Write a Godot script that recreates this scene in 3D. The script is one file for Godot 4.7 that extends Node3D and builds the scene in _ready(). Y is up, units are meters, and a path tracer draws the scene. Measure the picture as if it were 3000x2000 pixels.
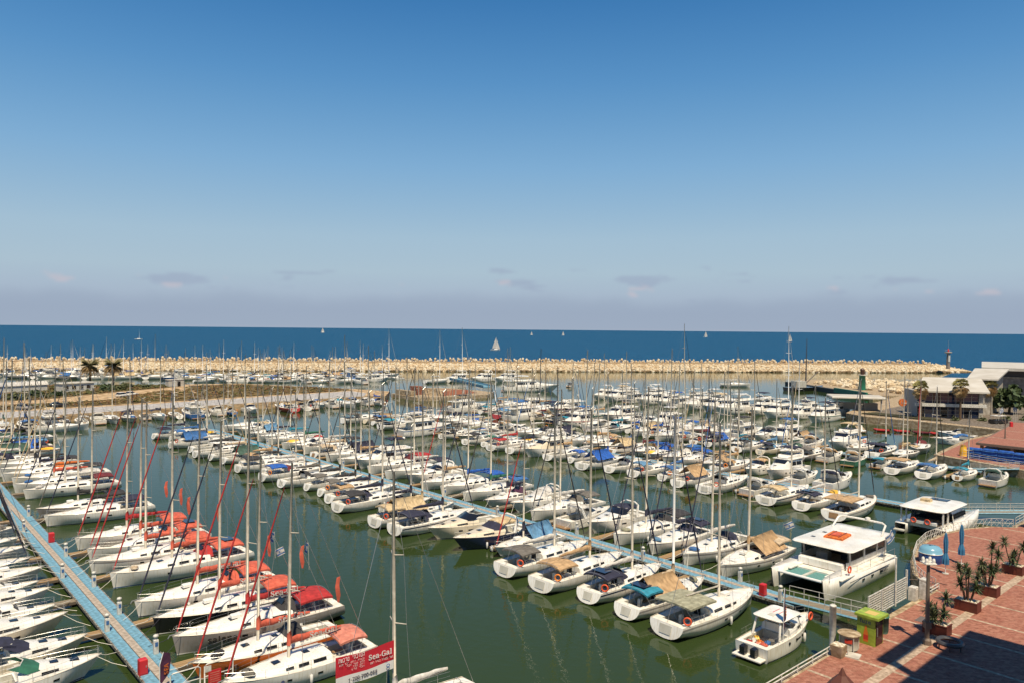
extends Node3D
# A marina seen from an eighth-floor balcony. Marina axes: u runs along the pontoons away from the quay, v runs along the finger piers.
const PU := Vector3(-0.662, 0.0, -0.7495)
const QV := Vector3(0.7495, 0.0, -0.662)
const YAW := 0.7235
const HQ := 1.5

var mats := {}
var tex := {}
var meshes := {}
var taken := {}
var rng := RandomNumberGenerator.new()

func W(u: float, v: float, y := 0.0) -> Vector3:
	return PU * u + QV * v + Vector3(0, y, 0)

# ---------------------------------------------------------------- mesh builder
class MB:
	var st := SurfaceTool.new()
	func _init() -> void:
		st.begin(Mesh.PRIMITIVE_TRIANGLES)
		st.set_smooth_group(-1)
	func smooth(on := true) -> MB:
		st.set_smooth_group(0 if on else -1)
		return self
	func tri(a: Vector3, b: Vector3, c: Vector3) -> void:
		st.add_vertex(a); st.add_vertex(b); st.add_vertex(c)
	func quad(a: Vector3, b: Vector3, c: Vector3, d: Vector3) -> void:
		tri(a, b, c); tri(a, c, d)
	func box(c: Vector3, s: Vector3, b := Basis.IDENTITY) -> MB:
		var h := s * 0.5
		var p := []
		for i in 8:
			p.append(c + b * Vector3(h.x if i & 1 else -h.x, h.y if i & 2 else -h.y, h.z if i & 4 else -h.z))
		for f in [[0, 1, 3, 2], [4, 6, 7, 5], [0, 4, 5, 1], [2, 3, 7, 6], [0, 2, 6, 4], [1, 5, 7, 3]]:
			quad(p[f[0]], p[f[1]], p[f[2]], p[f[3]])
		return self
	# a box whose upper edges are chamfered by k
	func cbox(c: Vector3, s: Vector3, k: float) -> MB:
		var h := s * 0.5
		var r := []
		for e in [[-h.y, 0.0], [h.y - k, 0.0], [h.y, k]]:
			var x: float = h.x - e[1]
			var z: float = h.z - e[1]
			r.append(PackedVector3Array([c + Vector3(-x, e[0], -z), c + Vector3(x, e[0], -z), c + Vector3(x, e[0], z), c + Vector3(-x, e[0], z)]))
		return loft(r, true, true, true)
	func loft(rings: Array, closed := true, cap0 := false, cap1 := false) -> MB:
		for i in rings.size() - 1:
			var a: PackedVector3Array = rings[i]
			var b: PackedVector3Array = rings[i + 1]
			var n := a.size()
			for j in (n if closed else n - 1):
				var k := (j + 1) % n
				quad(a[j], b[j], b[k], a[k])
		if cap0: fan(rings[0], false)
		if cap1: fan(rings[rings.size() - 1], true)
		return self
	func fan(r: PackedVector3Array, flip: bool) -> void:
		for j in range(1, r.size() - 1):
			if flip: tri(r[0], r[j], r[j + 1])
			else: tri(r[0], r[j + 1], r[j])
	func tube(pts: Array, rad, sides := 6, caps := true) -> MB:
		var rings := []
		var up := Vector3.UP
		for i in pts.size():
			var d: Vector3 = (pts[mini(i + 1, pts.size() - 1)] - pts[maxi(i - 1, 0)]).normalized()
			var ref := up if absf(d.dot(up)) < 0.9 else Vector3.RIGHT
			var x := d.cross(ref).normalized()
			var y := x.cross(d).normalized()
			var r: float = rad[i] if rad is Array else rad
			var ring := PackedVector3Array()
			for k in sides:
				var a := TAU * k / sides
				ring.append(pts[i] + (x * cos(a) + y * sin(a)) * r)
			rings.append(ring)
		return loft(rings, true, caps, caps)
	func lathe(prof: Array, sides := 12, at := Vector3.ZERO) -> MB:
		var rings := []
		for p in prof:
			var ring := PackedVector3Array()
			for k in sides:
				var a := TAU * k / sides
				ring.append(at + Vector3(cos(a) * p[0], p[1], sin(a) * p[0]))
			rings.append(ring)
		return loft(rings, true, true, true)
	func prism(poly: PackedVector2Array, y0: float, y1: float) -> MB:
		# poly in (x, z)
		var t := Geometry2D.triangulate_polygon(poly)
		for i in range(0, t.size(), 3):
			tri(Vector3(poly[t[i]].x, y1, poly[t[i]].y), Vector3(poly[t[i + 1]].x, y1, poly[t[i + 1]].y), Vector3(poly[t[i + 2]].x, y1, poly[t[i + 2]].y))
		for i in poly.size():
			var a := poly[i]
			var b := poly[(i + 1) % poly.size()]
			quad(Vector3(a.x, y0, a.y), Vector3(b.x, y0, b.y), Vector3(b.x, y1, b.y), Vector3(a.x, y1, a.y))
		return self
	# a thin plate over four corners, d thick
	func quad_box(p: Array, d: float) -> MB:
		var n: Vector3 = (p[1] - p[0]).cross(p[3] - p[0]).normalized() * d
		var a := PackedVector3Array(p)
		var b := PackedVector3Array()
		for q in p: b.append(q + n)
		return loft([a, b], true, true, true)
	func torus(R: float, r: float, c := Vector3.ZERO, n := 16, m := 6, b := Basis.IDENTITY) -> MB:
		var rings := []
		for i in n + 1:
			var a := TAU * i / n
			var ring := PackedVector3Array()
			for k in m:
				var f := TAU * k / m
				ring.append(c + b * Vector3(cos(a) * (R + r * cos(f)), r * sin(f), sin(a) * (R + r * cos(f))))
			rings.append(ring)
		return loft(rings, true)
	func done() -> ArrayMesh:
		st.generate_normals()
		return st.commit()

# ---------------------------------------------------------------- textures and materials
func ramp_tex(called: String, size: int, freq: float, octaves: int, lo: Color, hi: Color, kind := 0, contrast := 1.0, sd := 1, bias := 0.5) -> void:
	var n := FastNoiseLite.new()
	n.seed = sd
	n.frequency = freq
	n.fractal_octaves = octaves
	n.noise_type = [FastNoiseLite.TYPE_SIMPLEX_SMOOTH, FastNoiseLite.TYPE_CELLULAR, FastNoiseLite.TYPE_VALUE][kind]
	var im := n.get_seamless_image(size, size)
	im.convert(Image.FORMAT_L8)
	var d := im.get_data()
	var out := PackedByteArray()
	out.resize(d.size() * 3)
	var lut := PackedByteArray()
	for i in 256:
		var c := lo.lerp(hi, clampf((i / 255.0 - 0.5) * contrast + bias, 0, 1))
		lut.append_array([c.r8, c.g8, c.b8])
	for i in d.size():
		var k := d[i] * 3
		out[i * 3] = lut[k]; out[i * 3 + 1] = lut[k + 1]; out[i * 3 + 2] = lut[k + 2]
	tex[called] = ImageTexture.create_from_image(Image.create_from_data(size, size, false, Image.FORMAT_RGB8, out))

func bump_tex(called: String, size: int, freq: float, octaves: int, scale: float, sd := 1, kind := 0) -> void:
	var n := FastNoiseLite.new()
	n.seed = sd
	n.frequency = freq
	n.fractal_octaves = octaves
	n.noise_type = [FastNoiseLite.TYPE_SIMPLEX_SMOOTH, FastNoiseLite.TYPE_CELLULAR][kind]
	var im := n.get_seamless_image(size, size)
	im.convert(Image.FORMAT_L8)
	im.bump_map_to_normal_map(scale)
	tex[called] = ImageTexture.create_from_image(im)

func make_textures() -> void:
	ramp_tex("mottle", 512, 0.008, 5, Color(0.8, 0.79, 0.77), Color(1, 1, 1), 0, 1.6, 3)
	ramp_tex("gloss_wear", 512, 0.006, 6, Color(0.9, 0.885, 0.86), Color(1, 1, 1), 0, 1.5, 13)
	ramp_tex("canvas", 512, 0.006, 5, Color(0.8, 0.8, 0.8), Color(1, 1, 1), 0, 1.5, 8)
	ramp_tex("rust", 512, 0.02, 5, Color(0.5, 0.42, 0.34), Color(1, 1, 1), 0, 1.8, 11)
	ramp_tex("rock", 512, 0.02, 5, Color(0.66, 0.61, 0.54), Color(1, 1, 1), 0, 1.7, 21)
	ramp_tex("ground", 512, 0.012, 6, Color(0.5, 0.42, 0.26), Color(1, 0.95, 0.85), 0, 2.0, 31)
	ramp_tex("seatint", 1024, 0.02, 5, Color(0.6, 0.74, 0.8), Color(1, 1, 1), 0, 2.2, 41)  # light and dark wave streaks painted into the sea colour
	ramp_tex("stain", 512, 0.03, 6, Color(0.82, 0.8, 0.77), Color(1, 1, 1), 0, 2.2, 91, 0.9)
	ramp_tex("runs", 512, 0.02, 4, Color(0.9, 0.87, 0.81), Color(1, 1, 1), 0, 2.2, 93, 1.02)
	bump_tex("wrinkle", 512, 0.012, 3, 9.0, 95)
	bump_tex("ripple", 1024, 0.018, 4, 3.0, 51)
	bump_tex("wave", 1024, 0.03, 5, 12.0, 61)
	bump_tex("grit", 512, 0.06, 4, 4.0, 71)
	# timber boards: eight boards across the tile, each with its own tone and grain
	var n := FastNoiseLite.new()
	n.seed = 5
	n.frequency = 0.05
	var im := Image.create(256, 256, false, Image.FORMAT_RGB8)
	for y in 256:
		var board := y / 32
		var tone := 0.8 + 0.2 * fposmod(board * 0.37, 1.0)
		for x in 256:
			var g: float = tone + 0.12 * n.get_noise_2d(x * 0.35, y * 3.0)
			if y % 32 < 2: g *= 0.45
			im.set_pixel(x, y, Color(g, g * 0.98, g * 0.94))
	tex["boards"] = ImageTexture.create_from_image(im)
	# clay pavers laid in courses, 16 by 32 to the tile
	im = Image.create(512, 512, false, Image.FORMAT_RGB8)
	var r2 := RandomNumberGenerator.new()
	r2.seed = 77
	var tones := []
	for i in 1024: tones.append(r2.randf())
	for y in 512:
		for x in 512:
			var row := y / 16
			var xx := (x + (16 if row % 2 else 0)) % 512
			var q: float = tones[(row * 32 + xx / 32) % 1024]
			var g: float = 0.88 + 0.12 * q + 0.06 * n.get_noise_2d(x * 1.7, y * 1.7)
			if y % 16 < 1 or xx % 32 < 1: g *= 0.72
			im.set_pixel(x, y, Color(g, g * (0.93 + 0.09 * q), g * (0.9 + 0.1 * q)))
	tex["pavers"] = ImageTexture.create_from_image(im)

func M(called: String, lin: Color, rough := 0.6, o := {}) -> StandardMaterial3D:
	if mats.has(called): return mats[called]
	var m := StandardMaterial3D.new()
	m.resource_name = called
	m.albedo_color = lin.linear_to_srgb()
	m.roughness = rough
	m.metallic = o.get("metal", 0.0)
	m.metallic_specular = o.get("spec", 0.5)
	if o.has("coat"):
		m.clearcoat_enabled = true
		m.clearcoat = o.coat
		m.clearcoat_roughness = 0.12
	if o.has("tex"):
		m.albedo_texture = tex[o.tex]
	if o.has("bump"):
		m.normal_enabled = true
		m.normal_texture = tex[o.bump]
		m.normal_scale = o.get("bs", 1.0)
	if o.has("tex") or o.has("bump"):
		m.uv1_triplanar = true
		m.uv1_world_triplanar = o.get("world", false)
		var s: float = o.get("scale", 0.25)
		m.uv1_scale = o.get("scale3", Vector3(s, s, s))
	if o.has("back"):
		m.backlight_enabled = true
		m.backlight = o.back
	if o.has("alpha"):
		m.transparency = BaseMaterial3D.TRANSPARENCY_ALPHA
		m.albedo_color.a = o.alpha
	if o.has("detail"):
		m.detail_enabled = true
		m.detail_albedo = tex[o.detail]
		m.detail_blend_mode = BaseMaterial3D.BLEND_MODE_MUL
		m.detail_uv_layer = BaseMaterial3D.DETAIL_UV_2
		m.uv2_triplanar = true
		m.uv2_world_triplanar = o.get("world", false)
		m.uv2_scale = o.get("dscale", Vector3.ONE * 0.05)
	m.cull_mode = BaseMaterial3D.CULL_DISABLED
	mats[called] = m
	return m

# ---------------------------------------------------------------- nodes
func numbered(called: String) -> String:
	var k: int = taken.get(called, 0)
	taken[called] = k + 1
	return called if k == 0 else "%s_%03d" % [called, k]

func thing(called: String, label: String, category: String, at := Vector3.ZERO, yaw := 0.0, group := "") -> Node3D:
	var o := Node3D.new()
	o.name = numbered(called)
	add_child(o)
	o.position = at
	o.rotation.y = yaw
	o.set_meta("label", label)
	o.set_meta("category", category)
	if group: o.set_meta("group", group)
	return o

func part(parent: Node3D, called: String, mesh: Mesh, m: Material, at := Vector3.ZERO, rot := Vector3.ZERO, sc := Vector3.ONE) -> MeshInstance3D:
	var o := MeshInstance3D.new()
	o.name = called
	o.mesh = mesh
	o.material_override = m
	o.position = at
	o.rotation = rot
	o.scale = sc
	parent.add_child(o, true)
	return o

func single(called: String, mesh: Mesh, m: Material, label: String, category: String, at := Vector3.ZERO, yaw := 0.0, group := "") -> MeshInstance3D:
	var o := part(self, numbered(called), mesh, m, at, Vector3(0, yaw, 0))
	o.set_meta("label", label)
	o.set_meta("category", category)
	if group: o.set_meta("group", group)
	return o

func structure(called: String, mesh: Mesh, m: Material, at := Vector3.ZERO, yaw := 0.0) -> MeshInstance3D:
	var o := part(self, numbered(called), mesh, m, at, Vector3(0, yaw, 0))
	o.set_meta("kind", "structure")
	return o

func shared(key: String, make: Callable) -> Mesh:
	if not meshes.has(key): meshes[key] = make.call()
	return meshes[key]

# a flat sheet with thickness: polygon in marina (u, v)
func slab(pts: Array, y0: float, y1: float) -> ArrayMesh:
	var poly := PackedVector2Array()
	for p in pts:
		var w := W(p[0], p[1])
		poly.append(Vector2(w.x, w.z))
	return MB.new().prism(poly, y0, y1).done()

func slab_xd(pts: Array, y0: float, y1: float) -> ArrayMesh:
	var poly := PackedVector2Array()
	for p in pts: poly.append(Vector2(p[0], -p[1]))
	return MB.new().prism(poly, y0, y1).done()

func letters(parent: Node3D, called: String, words: String, size: float, m: Material, at: Vector3, rot: Vector3, font := "Droid Sans", bold := false, italic := false) -> MeshInstance3D:
	var t := TextMesh.new()
	var f := SystemFont.new()
	f.font_names = PackedStringArray([font])
	if bold: f.font_weight = 700
	t.font = f
	t.text = words
	t.font_size = 32
	t.pixel_size = size / 23.0
	t.depth = 0.012
	t.curve_step = 2.0
	var o := part(parent, called, t, m, at, rot)
	return o

# ---------------------------------------------------------------- light and air
func make_sky() -> PanoramaSkyMaterial:
	var w := 2048
	var h := 1024
	var im := Image.create(w, h, false, Image.FORMAT_RGBF)
	var stops := [[0.0, Color8(164, 177, 195)], [1.2, Color8(160, 174, 194)], [2.6, Color8(168, 185, 203)], [4.2, Color8(171, 193, 208)], [6.8, Color8(163, 191, 211)], [12.0, Color8(128, 173, 211)],
		[18.0, Color8(90, 146, 197)], [24.0, Color8(60, 120, 178)], [40.0, Color8(46, 100, 160)], [90.0, Color8(36, 82, 142)]]
	var n := FastNoiseLite.new()
	n.seed = 12
	n.frequency = 0.02
	n.fractal_octaves = 4
	for y in h:
		var e := 90.0 - (y + 0.5) / h * 180.0
		var k := 0
		while k < stops.size() - 2 and e > stops[k + 1][0]: k += 1
		var f := clampf((e - stops[k][0]) / (stops[k + 1][0] - stops[k][0]), 0, 1)
		var base: Color = (stops[k][1] as Color).lerp(stops[k + 1][1], f)
		if e < 0.0 or e > 8.0:
			im.fill_rect(Rect2i(0, y, w, 1), base.srgb_to_linear())
			continue
		for x in w:
			# sampled on a cylinder, so that the sky closes behind the viewer
			var a := TAU * x / w
			var p := Vector3(cos(a) * 300.0, e * 16.0, sin(a) * 300.0)
			var bank: float = 2.35 + 0.7 * n.get_noise_3d(p.x * 0.35, 40.0, p.z * 0.35) + 0.7 * n.get_noise_3d(p.x * 1.6, e * 6.0, p.z * 1.6)
			var c := base
			c = c.lerp(Color8(154, 169, 190), 0.6 * smoothstep(bank + 0.5, bank - 0.7, e))
			var puff: float = n.get_noise_3d(p.x * 1.3 + 90.0, p.y * 2.6, p.z * 1.3) - 0.16 - 0.2 * absf(e - 3.6)
			c = c.lerp(Color8(153, 166, 190), clampf(puff * 3.0, 0.0, 0.5))
			var lit: float = n.get_noise_3d(p.x * 2.2 + 300.0, p.y * 2.6 + 60.0, p.z * 2.2) - 0.34 - 0.2 * absf(e - 3.1)
			c = c.lerp(Color8(196, 190, 200), clampf(lit * 6.0, 0.0, 0.7))
			im.set_pixel(x, y, c.srgb_to_linear())
	var m := PanoramaSkyMaterial.new()
	m.panorama = ImageTexture.create_from_image(im)
	return m

func _ready() -> void:
	rng.seed = 20240
	# camera: 25 m above the water, tilted half a degree
	var cam := Camera3D.new()
	cam.name = "camera"
	cam.fov = 48.89
	cam.near = 0.5
	cam.far = 60000.0
	add_child(cam)
	cam.transform = Transform3D(Basis(Vector3.RIGHT, -atan(36.5 / 2200.0)) * Basis(Vector3.BACK, 0.009), Vector3(0, 25, 0))
	cam.current = true
	var env := Environment.new()
	env.background_mode = Environment.BG_SKY
	env.sky = Sky.new()
	env.sky.sky_material = make_sky()
	env.tonemap_mode = Environment.TONE_MAPPER_LINEAR
	env.tonemap_exposure = 1.22
	env.background_energy_multiplier = 0.82
	env.sdfgi_enabled = true
	env.ssao_enabled = true
	env.ssil_enabled = true
	var we := WorldEnvironment.new()
	we.environment = env
	add_child(we)
	var sun := DirectionalLight3D.new()
	sun.name = "sun"
	sun.light_energy = 1.6
	sun.light_color = Color(1.0, 0.94, 0.83)
	sun.light_angular_distance = 0.5
	sun.shadow_enabled = true
	add_child(sun)
	# 63 degrees high, behind the camera and a little to its right
	sun.look_at_from_position(Vector3.ZERO, Vector3(-0.10, -1.0, -0.50), Vector3.UP)
	make_textures()
	make_materials()
	make_water()
	make_breakwater()
	make_spit()
	make_mole()
	make_quay()
	make_buildings()
	make_pontoons()
	make_boats()
	make_props()

func make_materials() -> void:
	M("gel_white", Color(0.85, 0.84, 0.80), 0.3, {"coat": 0.35, "tex": "gloss_wear", "scale": 0.12, "detail": "runs", "dscale": Vector3(0.5, 0.06, 0.5)})
	M("gel_cream", Color(0.76, 0.68, 0.53), 0.3, {"coat": 0.35, "tex": "gloss_wear", "scale": 0.12, "detail": "runs", "dscale": Vector3(0.5, 0.06, 0.5)})
	M("gel_grey", Color(0.33, 0.31, 0.3), 0.3, {"coat": 0.35, "tex": "gloss_wear", "scale": 0.12, "detail": "runs", "dscale": Vector3(0.5, 0.06, 0.5)})
	M("gel_navy", Color(0.012, 0.02, 0.05), 0.22, {"coat": 0.5})
	M("gel_black", Color(0.012, 0.012, 0.014), 0.22, {"coat": 0.5})
	M("gel_orange", Color(0.62, 0.15, 0.03), 0.28, {"coat": 0.5})
	M("gel_green", Color(0.05, 0.16, 0.1), 0.3, {"coat": 0.4})
	M("gel_red", Color(0.4, 0.04, 0.03), 0.3, {"coat": 0.4})
	M("gel_blue", Color(0.04, 0.12, 0.3), 0.3, {"coat": 0.4})
	M("deck_white", Color(0.80, 0.775, 0.71), 0.55, {"tex": "gloss_wear", "scale": 0.3})
	M("deck_grey", Color(0.54, 0.53, 0.47), 0.6, {"tex": "gloss_wear", "scale": 0.3})
	M("teak", Color(0.36, 0.22, 0.11), 0.6, {"tex": "boards", "scale": 1.6})
	M("timber", Color(0.42, 0.28, 0.14), 0.75, {"tex": "boards", "scale": 0.8})
	M("timber_grey", Color(0.3, 0.25, 0.18), 0.8, {"tex": "boards", "scale": 0.8})
	M("glass_dark", Color(0.012, 0.013, 0.016), 0.06, {"spec": 0.6})
	M("glass_blue", Color(0.02, 0.03, 0.06), 0.06, {"spec": 0.6})
	M("well_dark", Color(0.27, 0.21, 0.145), 0.7, {"tex": "boards", "scale": 1.6})
	M("spar", Color(0.56, 0.51, 0.42), 0.45, {"metal": 0.1, "tex": "mottle", "scale": 0.3})
	M("spar_white", Color(0.74, 0.73, 0.7), 0.4)
	M("spar_dark", Color(0.06, 0.06, 0.065), 0.4)
	M("steel", Color(0.42, 0.42, 0.41), 0.3, {"metal": 0.6})
	M("wire", Color(0.35, 0.34, 0.33), 0.35, {"metal": 0.6})
	M("rope", Color(0.6, 0.56, 0.48), 0.9)
	M("rope_dark", Color(0.03, 0.03, 0.045), 0.9)
	M("rubber", Color(0.025, 0.025, 0.025), 0.7)
	M("fender_white", Color(0.66, 0.64, 0.6), 0.5)
	M("fender_navy", Color(0.02, 0.03, 0.08), 0.5)
	M("ring_red", Color(0.65, 0.09, 0.03), 0.55)
	M("ring_orange", Color(0.75, 0.22, 0.03), 0.55)
	M("yellow", Color(0.75, 0.42, 0.03), 0.5)
	var cols := {"navy": Color(0.028, 0.030, 0.062), "blue": Color(0.045, 0.16, 0.42), "royal": Color(0.02, 0.12, 0.5), "sky": Color(0.13, 0.3, 0.5), "teal": Color(0.03, 0.28, 0.4), "tan": Color(0.55, 0.36, 0.19), "cream": Color(0.66, 0.5, 0.29),
			"sand": Color(0.6, 0.47, 0.32), "olive": Color(0.38, 0.37, 0.26), "grey": Color(0.17, 0.155, 0.135), "charcoal": Color(0.045, 0.043, 0.046), "red": Color(0.48, 0.03, 0.03), "coral": Color(0.68, 0.13, 0.075), "salmon": Color(0.68, 0.24, 0.17),
			"maroon": Color(0.16, 0.025, 0.03), "green": Color(0.03, 0.16, 0.1), "bottle": Color(0.06, 0.12, 0.09), "white": Color(0.68, 0.65, 0.6), "orange": Color(0.72, 0.17, 0.03), "purple": Color(0.08, 0.02, 0.06)}
	for c in cols:
		M("cloth_" + c, cols[c], 0.88, {"tex": "canvas", "scale": 0.4, "bump": "wrinkle", "bs": 0.5, "detail": "stain", "dscale": Vector3.ONE * 0.11})
	M("concrete", Color(0.42, 0.38, 0.31), 0.85, {"tex": "rock", "scale": 0.15, "world": true, "bump": "grit", "bs": 0.4})
	M("concrete_tan", Color(0.5, 0.4, 0.27), 0.88, {"tex": "rock", "scale": 0.12, "world": true, "bump": "grit", "bs": 0.4})
	M("concrete_pale", Color(0.55, 0.52, 0.46), 0.85, {"tex": "mottle", "scale": 0.12, "world": true})
	M("stone", Color(0.78, 0.68, 0.5), 0.9, {"tex": "rock", "scale": 0.3, "bump": "grit", "bs": 0.8})
	M("stone_pale", Color(0.82, 0.75, 0.6), 0.9, {"tex": "rock", "scale": 0.3, "bump": "grit", "bs": 0.8})
	M("stone_warm", Color(0.72, 0.58, 0.39), 0.9, {"tex": "rock", "scale": 0.3, "bump": "grit", "bs": 0.8})
	M("stone_wet", Color(0.24, 0.17, 0.09), 0.7, {"tex": "rock", "scale": 0.3, "bump": "grit", "bs": 0.8})
	M("steel_white", Color(0.68, 0.66, 0.6), 0.45, {"tex": "mottle", "scale": 0.5})
	M("painted_blue", Color(0.17, 0.36, 0.48), 0.6, {"tex": "mottle", "scale": 0.5})
	M("strip_beige", Color(0.44, 0.37, 0.3), 0.75, {"tex": "mottle", "scale": 0.5})
	M("red_paint", Color(0.5, 0.02, 0.025), 0.4)
	M("leaf", Color(0.05, 0.075, 0.025), 0.6, {"back": Color(0.03, 0.05, 0.01)})
	M("leaf_olive", Color(0.09, 0.1, 0.035), 0.65, {"back": Color(0.03, 0.04, 0.01)})
	M("leaf_dry", Color(0.5, 0.36, 0.18), 0.8)
	M("bark", Color(0.16, 0.11, 0.07), 0.9, {"tex": "rock", "scale": 1.2})

func make_water() -> void:
	var hw := M("harbour_water", Color(0.027, 0.044, 0.0125), 0.03, {"bump": "ripple", "bs": 0.15, "scale": 0.045, "world": true, "spec": 0.27})
	var edge := [[-1400.0, -40.0], [1400.0, -40.0], [1400.0, 300.0], [214.0, 300.0], [226.0, 400.0], [278.0, 473.0], [0.0, 452.0], [-300.0, 434.0], [-1400.0, 350.0]]
	structure("harbour_water", slab_xd(edge, -3.0, 0.0), hw)
	var sw := M("open_sea", Color(0.011, 0.098, 0.205), 0.4, {"bump": "wave", "bs": 1.6, "scale3": Vector3(0.004, 0.01, 0.013), "world": true, "spec": 0.14, "tex": "seatint"})  # stretched albedo streaks stand in for wave shading the bump loses far off
	var sea := [[-40000.0, -900.0], [-1400.0, 350.0], [-300.0, 434.0], [0.0, 452.0], [278.0, 473.0], [226.0, 400.0], [214.0, 300.0], [1400.0, 300.0], [40000.0, -900.0], [40000.0, 30000.0], [-40000.0, 30000.0]]
	structure("open_sea", slab_xd(sea, -4.0, -0.02), sw)

func rock_mesh(sd: int) -> ArrayMesh:
	# a quarried block: a cube with its corners pulled about and cut
	var r := RandomNumberGenerator.new()
	r.seed = sd
	var mb := MB.new()
	var rings := []
	for e in [[-0.5, 0.8], [-0.2, 1.0], [0.28, 0.95], [0.5, 0.62]]:
		var ring := PackedVector3Array()
		for k in 7:
			var a: float = TAU * (k + r.randf_range(-0.3, 0.3)) / 7.0
			var q: float = e[1] * r.randf_range(0.42, 0.62)
			ring.append(Vector3(cos(a) * q * 1.15, e[0] + r.randf_range(-0.09, 0.09), sin(a) * q))
		rings.append(ring)
	return mb.loft(rings, true, true, true).done()

func breakwater_z(x: float) -> float:
	# depth of its foot on the harbour side
	return 441.5 + x * 0.108 if x > 0.0 else 441.5 + x * 0.125

func make_breakwater() -> void:
	var o := thing("breakwater", "long breakwater of pale yellow quarry stones closing off the harbour from the open sea", "breakwater")
	var rocks := []
	for i in 5: rocks.append(rock_mesh(100 + i))
	var sm := [mats.stone, mats.stone_pale, mats.stone_warm]
	# core
	var rings := []
	for x in [-1400.0, -300.0, -150.0, 0.0, 120.0, 274.0, 284.0]:
		var z := breakwater_z(x)
		var t: float = 0.0 if x < 277.0 else 0.75
		var hh := 4.6 * (1.0 - t)
		rings.append(PackedVector3Array([Vector3(x, -2, -z - 0.5), Vector3(x, 0.4, -z - 2.5), Vector3(x, hh, -z - 9.5), Vector3(x, hh, -z - 18), Vector3(x, -2, -z - 32)]))
	part(o, "core", MB.new().loft(rings, false, true, true).done(), mats.stone_warm)
	# the wall with its walkway along the crest
	rings = []
	for x in [-1400.0, -300.0, 0.0, 120.0, 262.0]:
		var z := breakwater_z(x) + 9.0
		rings.append(PackedVector3Array([Vector3(x, 3.0, -z), Vector3(x, 5.3, -z), Vector3(x, 5.3, -z - 3.5), Vector3(x, 3.0, -z - 3.5)]))
	part(o, "crest_walkway", MB.new().loft(rings, true, true, true).done(), M("walk_tan", Color(0.6, 0.46, 0.3), 0.9, {"tex": "rock", "scale": 0.2}))
	var r := RandomNumberGenerator.new()
	r.seed = 9
	var mine := []   # [transform, mesh, mat, x]
	var x := -420.0
	while x < 290.0:
		var z := breakwater_z(x)
		var end := x > 264.0
		for k in 7:
			var f := (k + r.randf_range(-0.3, 0.3)) / 6.0
			var s := r.randf_range(1.2, 2.1) * (1.4 if end else 1.0)
			var xx := x + r.randf_range(-0.7, 0.7) + k * 0.35
			var drop := 1.0 if xx < 272.0 else clampf(1.0 - (xx - 272.0) / 22.0, 0.1, 1.0)
			var y := lerpf(0.25, 3.9, f) * drop
			var b := Basis.from_euler(Vector3(r.randf_range(-0.6, 0.6), r.randf() * TAU, r.randf_range(-0.6, 0.6))).scaled(Vector3(s, s * 0.8, s * 0.9))
			mine.append([Transform3D(b, Vector3(xx, y, -z - lerpf(1.2, 9.0, f))), r.randi() % 5, 3 if k == 0 and r.randf() < 0.6 else r.randi() % 3, xx])
		x += 1.4
	# sea-side armour blocks standing up behind the walkway
	x = -430.0
	while x < 294.0:
		for k in 3:
			var s := r.randf_range(1.1, 1.9)
			var drop := 1.0 if x < 267.0 else clampf(1.0 - (x - 267.0) / 34.0, 0.1, 1.0)
			var y := (5.7 + r.randf_range(-0.5, 1.2) - k * 0.6) * drop
			var b := Basis.from_euler(Vector3(r.randf_range(-0.9, 0.9), r.randf() * TAU, r.randf_range(-0.9, 0.9))).scaled(Vector3(s * 0.8, s, s * 0.8))
			mine.append([Transform3D(b, Vector3(x + r.randf_range(-1, 1), y, -breakwater_z(x) - 14.5 - k * 3.2)), r.randi() % 5, r.randi() % 3, 9999.0])
		x += r.randf_range(1.3, 2.6)
	sm.append(mats.stone_wet)
	var heaps := {}
	var singles := 0
	for m in mine:
		if m[3] > 205.0 and m[3] < 9000.0 and singles < 298:
			singles += 1
			var q := part(o, "stone", rocks[m[1]], sm[m[2]])
			q.transform = m[0]
			continue
		var key := Vector2i(m[1], m[2])
		if not heaps.has(key): heaps[key] = []
		heaps[key].append(m[0])
	for key in heaps:
		heap(o, "stone_armour", rocks[key.x], sm[key.y], heaps[key])
	# the light at its end
	var t := thing("harbour_light", "brown and white light tower with a railed head on the end of the breakwater", "light tower", Vector3(270, 5.0, -464))
	part(t, "shaft", MB.new().lathe([[1.2, -2.0], [1.05, 0.0], [0.85, 7.4]], 10).done(), M("shaft_brown", Color(0.32, 0.25, 0.2), 0.8, {"tex": "mottle"}))
	part(t, "white_band", MB.new().box(Vector3(0, 4.6, 1.0), Vector3(1.1, 4.6, 0.4)).done(), mats.steel_white)
	part(t, "gallery", MB.new().lathe([[1.1, 7.4], [2.1, 7.9], [2.1, 8.4]], 12).done(), mats.concrete_pale)
	part(t, "railing", MB.new().torus(2.0, 0.05, Vector3(0, 9.3, 0), 16, 4).done(), mats.steel)
	part(t, "lantern", MB.new().lathe([[0.5, 8.4], [0.5, 9.8], [0.1, 10.4]], 10).done(), mats.red_paint)
	part(t, "antenna", MB.new().tube([Vector3(0, 10, 0), Vector3(0, 15.5, 0)], 0.09).done(), mats.steel)

func heap(parent: Node3D, called: String, mesh: Mesh, m: Material, places: Array) -> void:
	var mm := MultiMesh.new()
	mm.transform_format = MultiMesh.TRANSFORM_3D
	mm.mesh = mesh
	mm.instance_count = places.size()
	for i in places.size(): mm.set_instance_transform(i, places[i])
	var o := MultiMeshInstance3D.new()
	o.name = called
	o.multimesh = mm
	o.material_override = m
	o.set_meta("kind", "stuff")
	parent.add_child(o, true)

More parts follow.
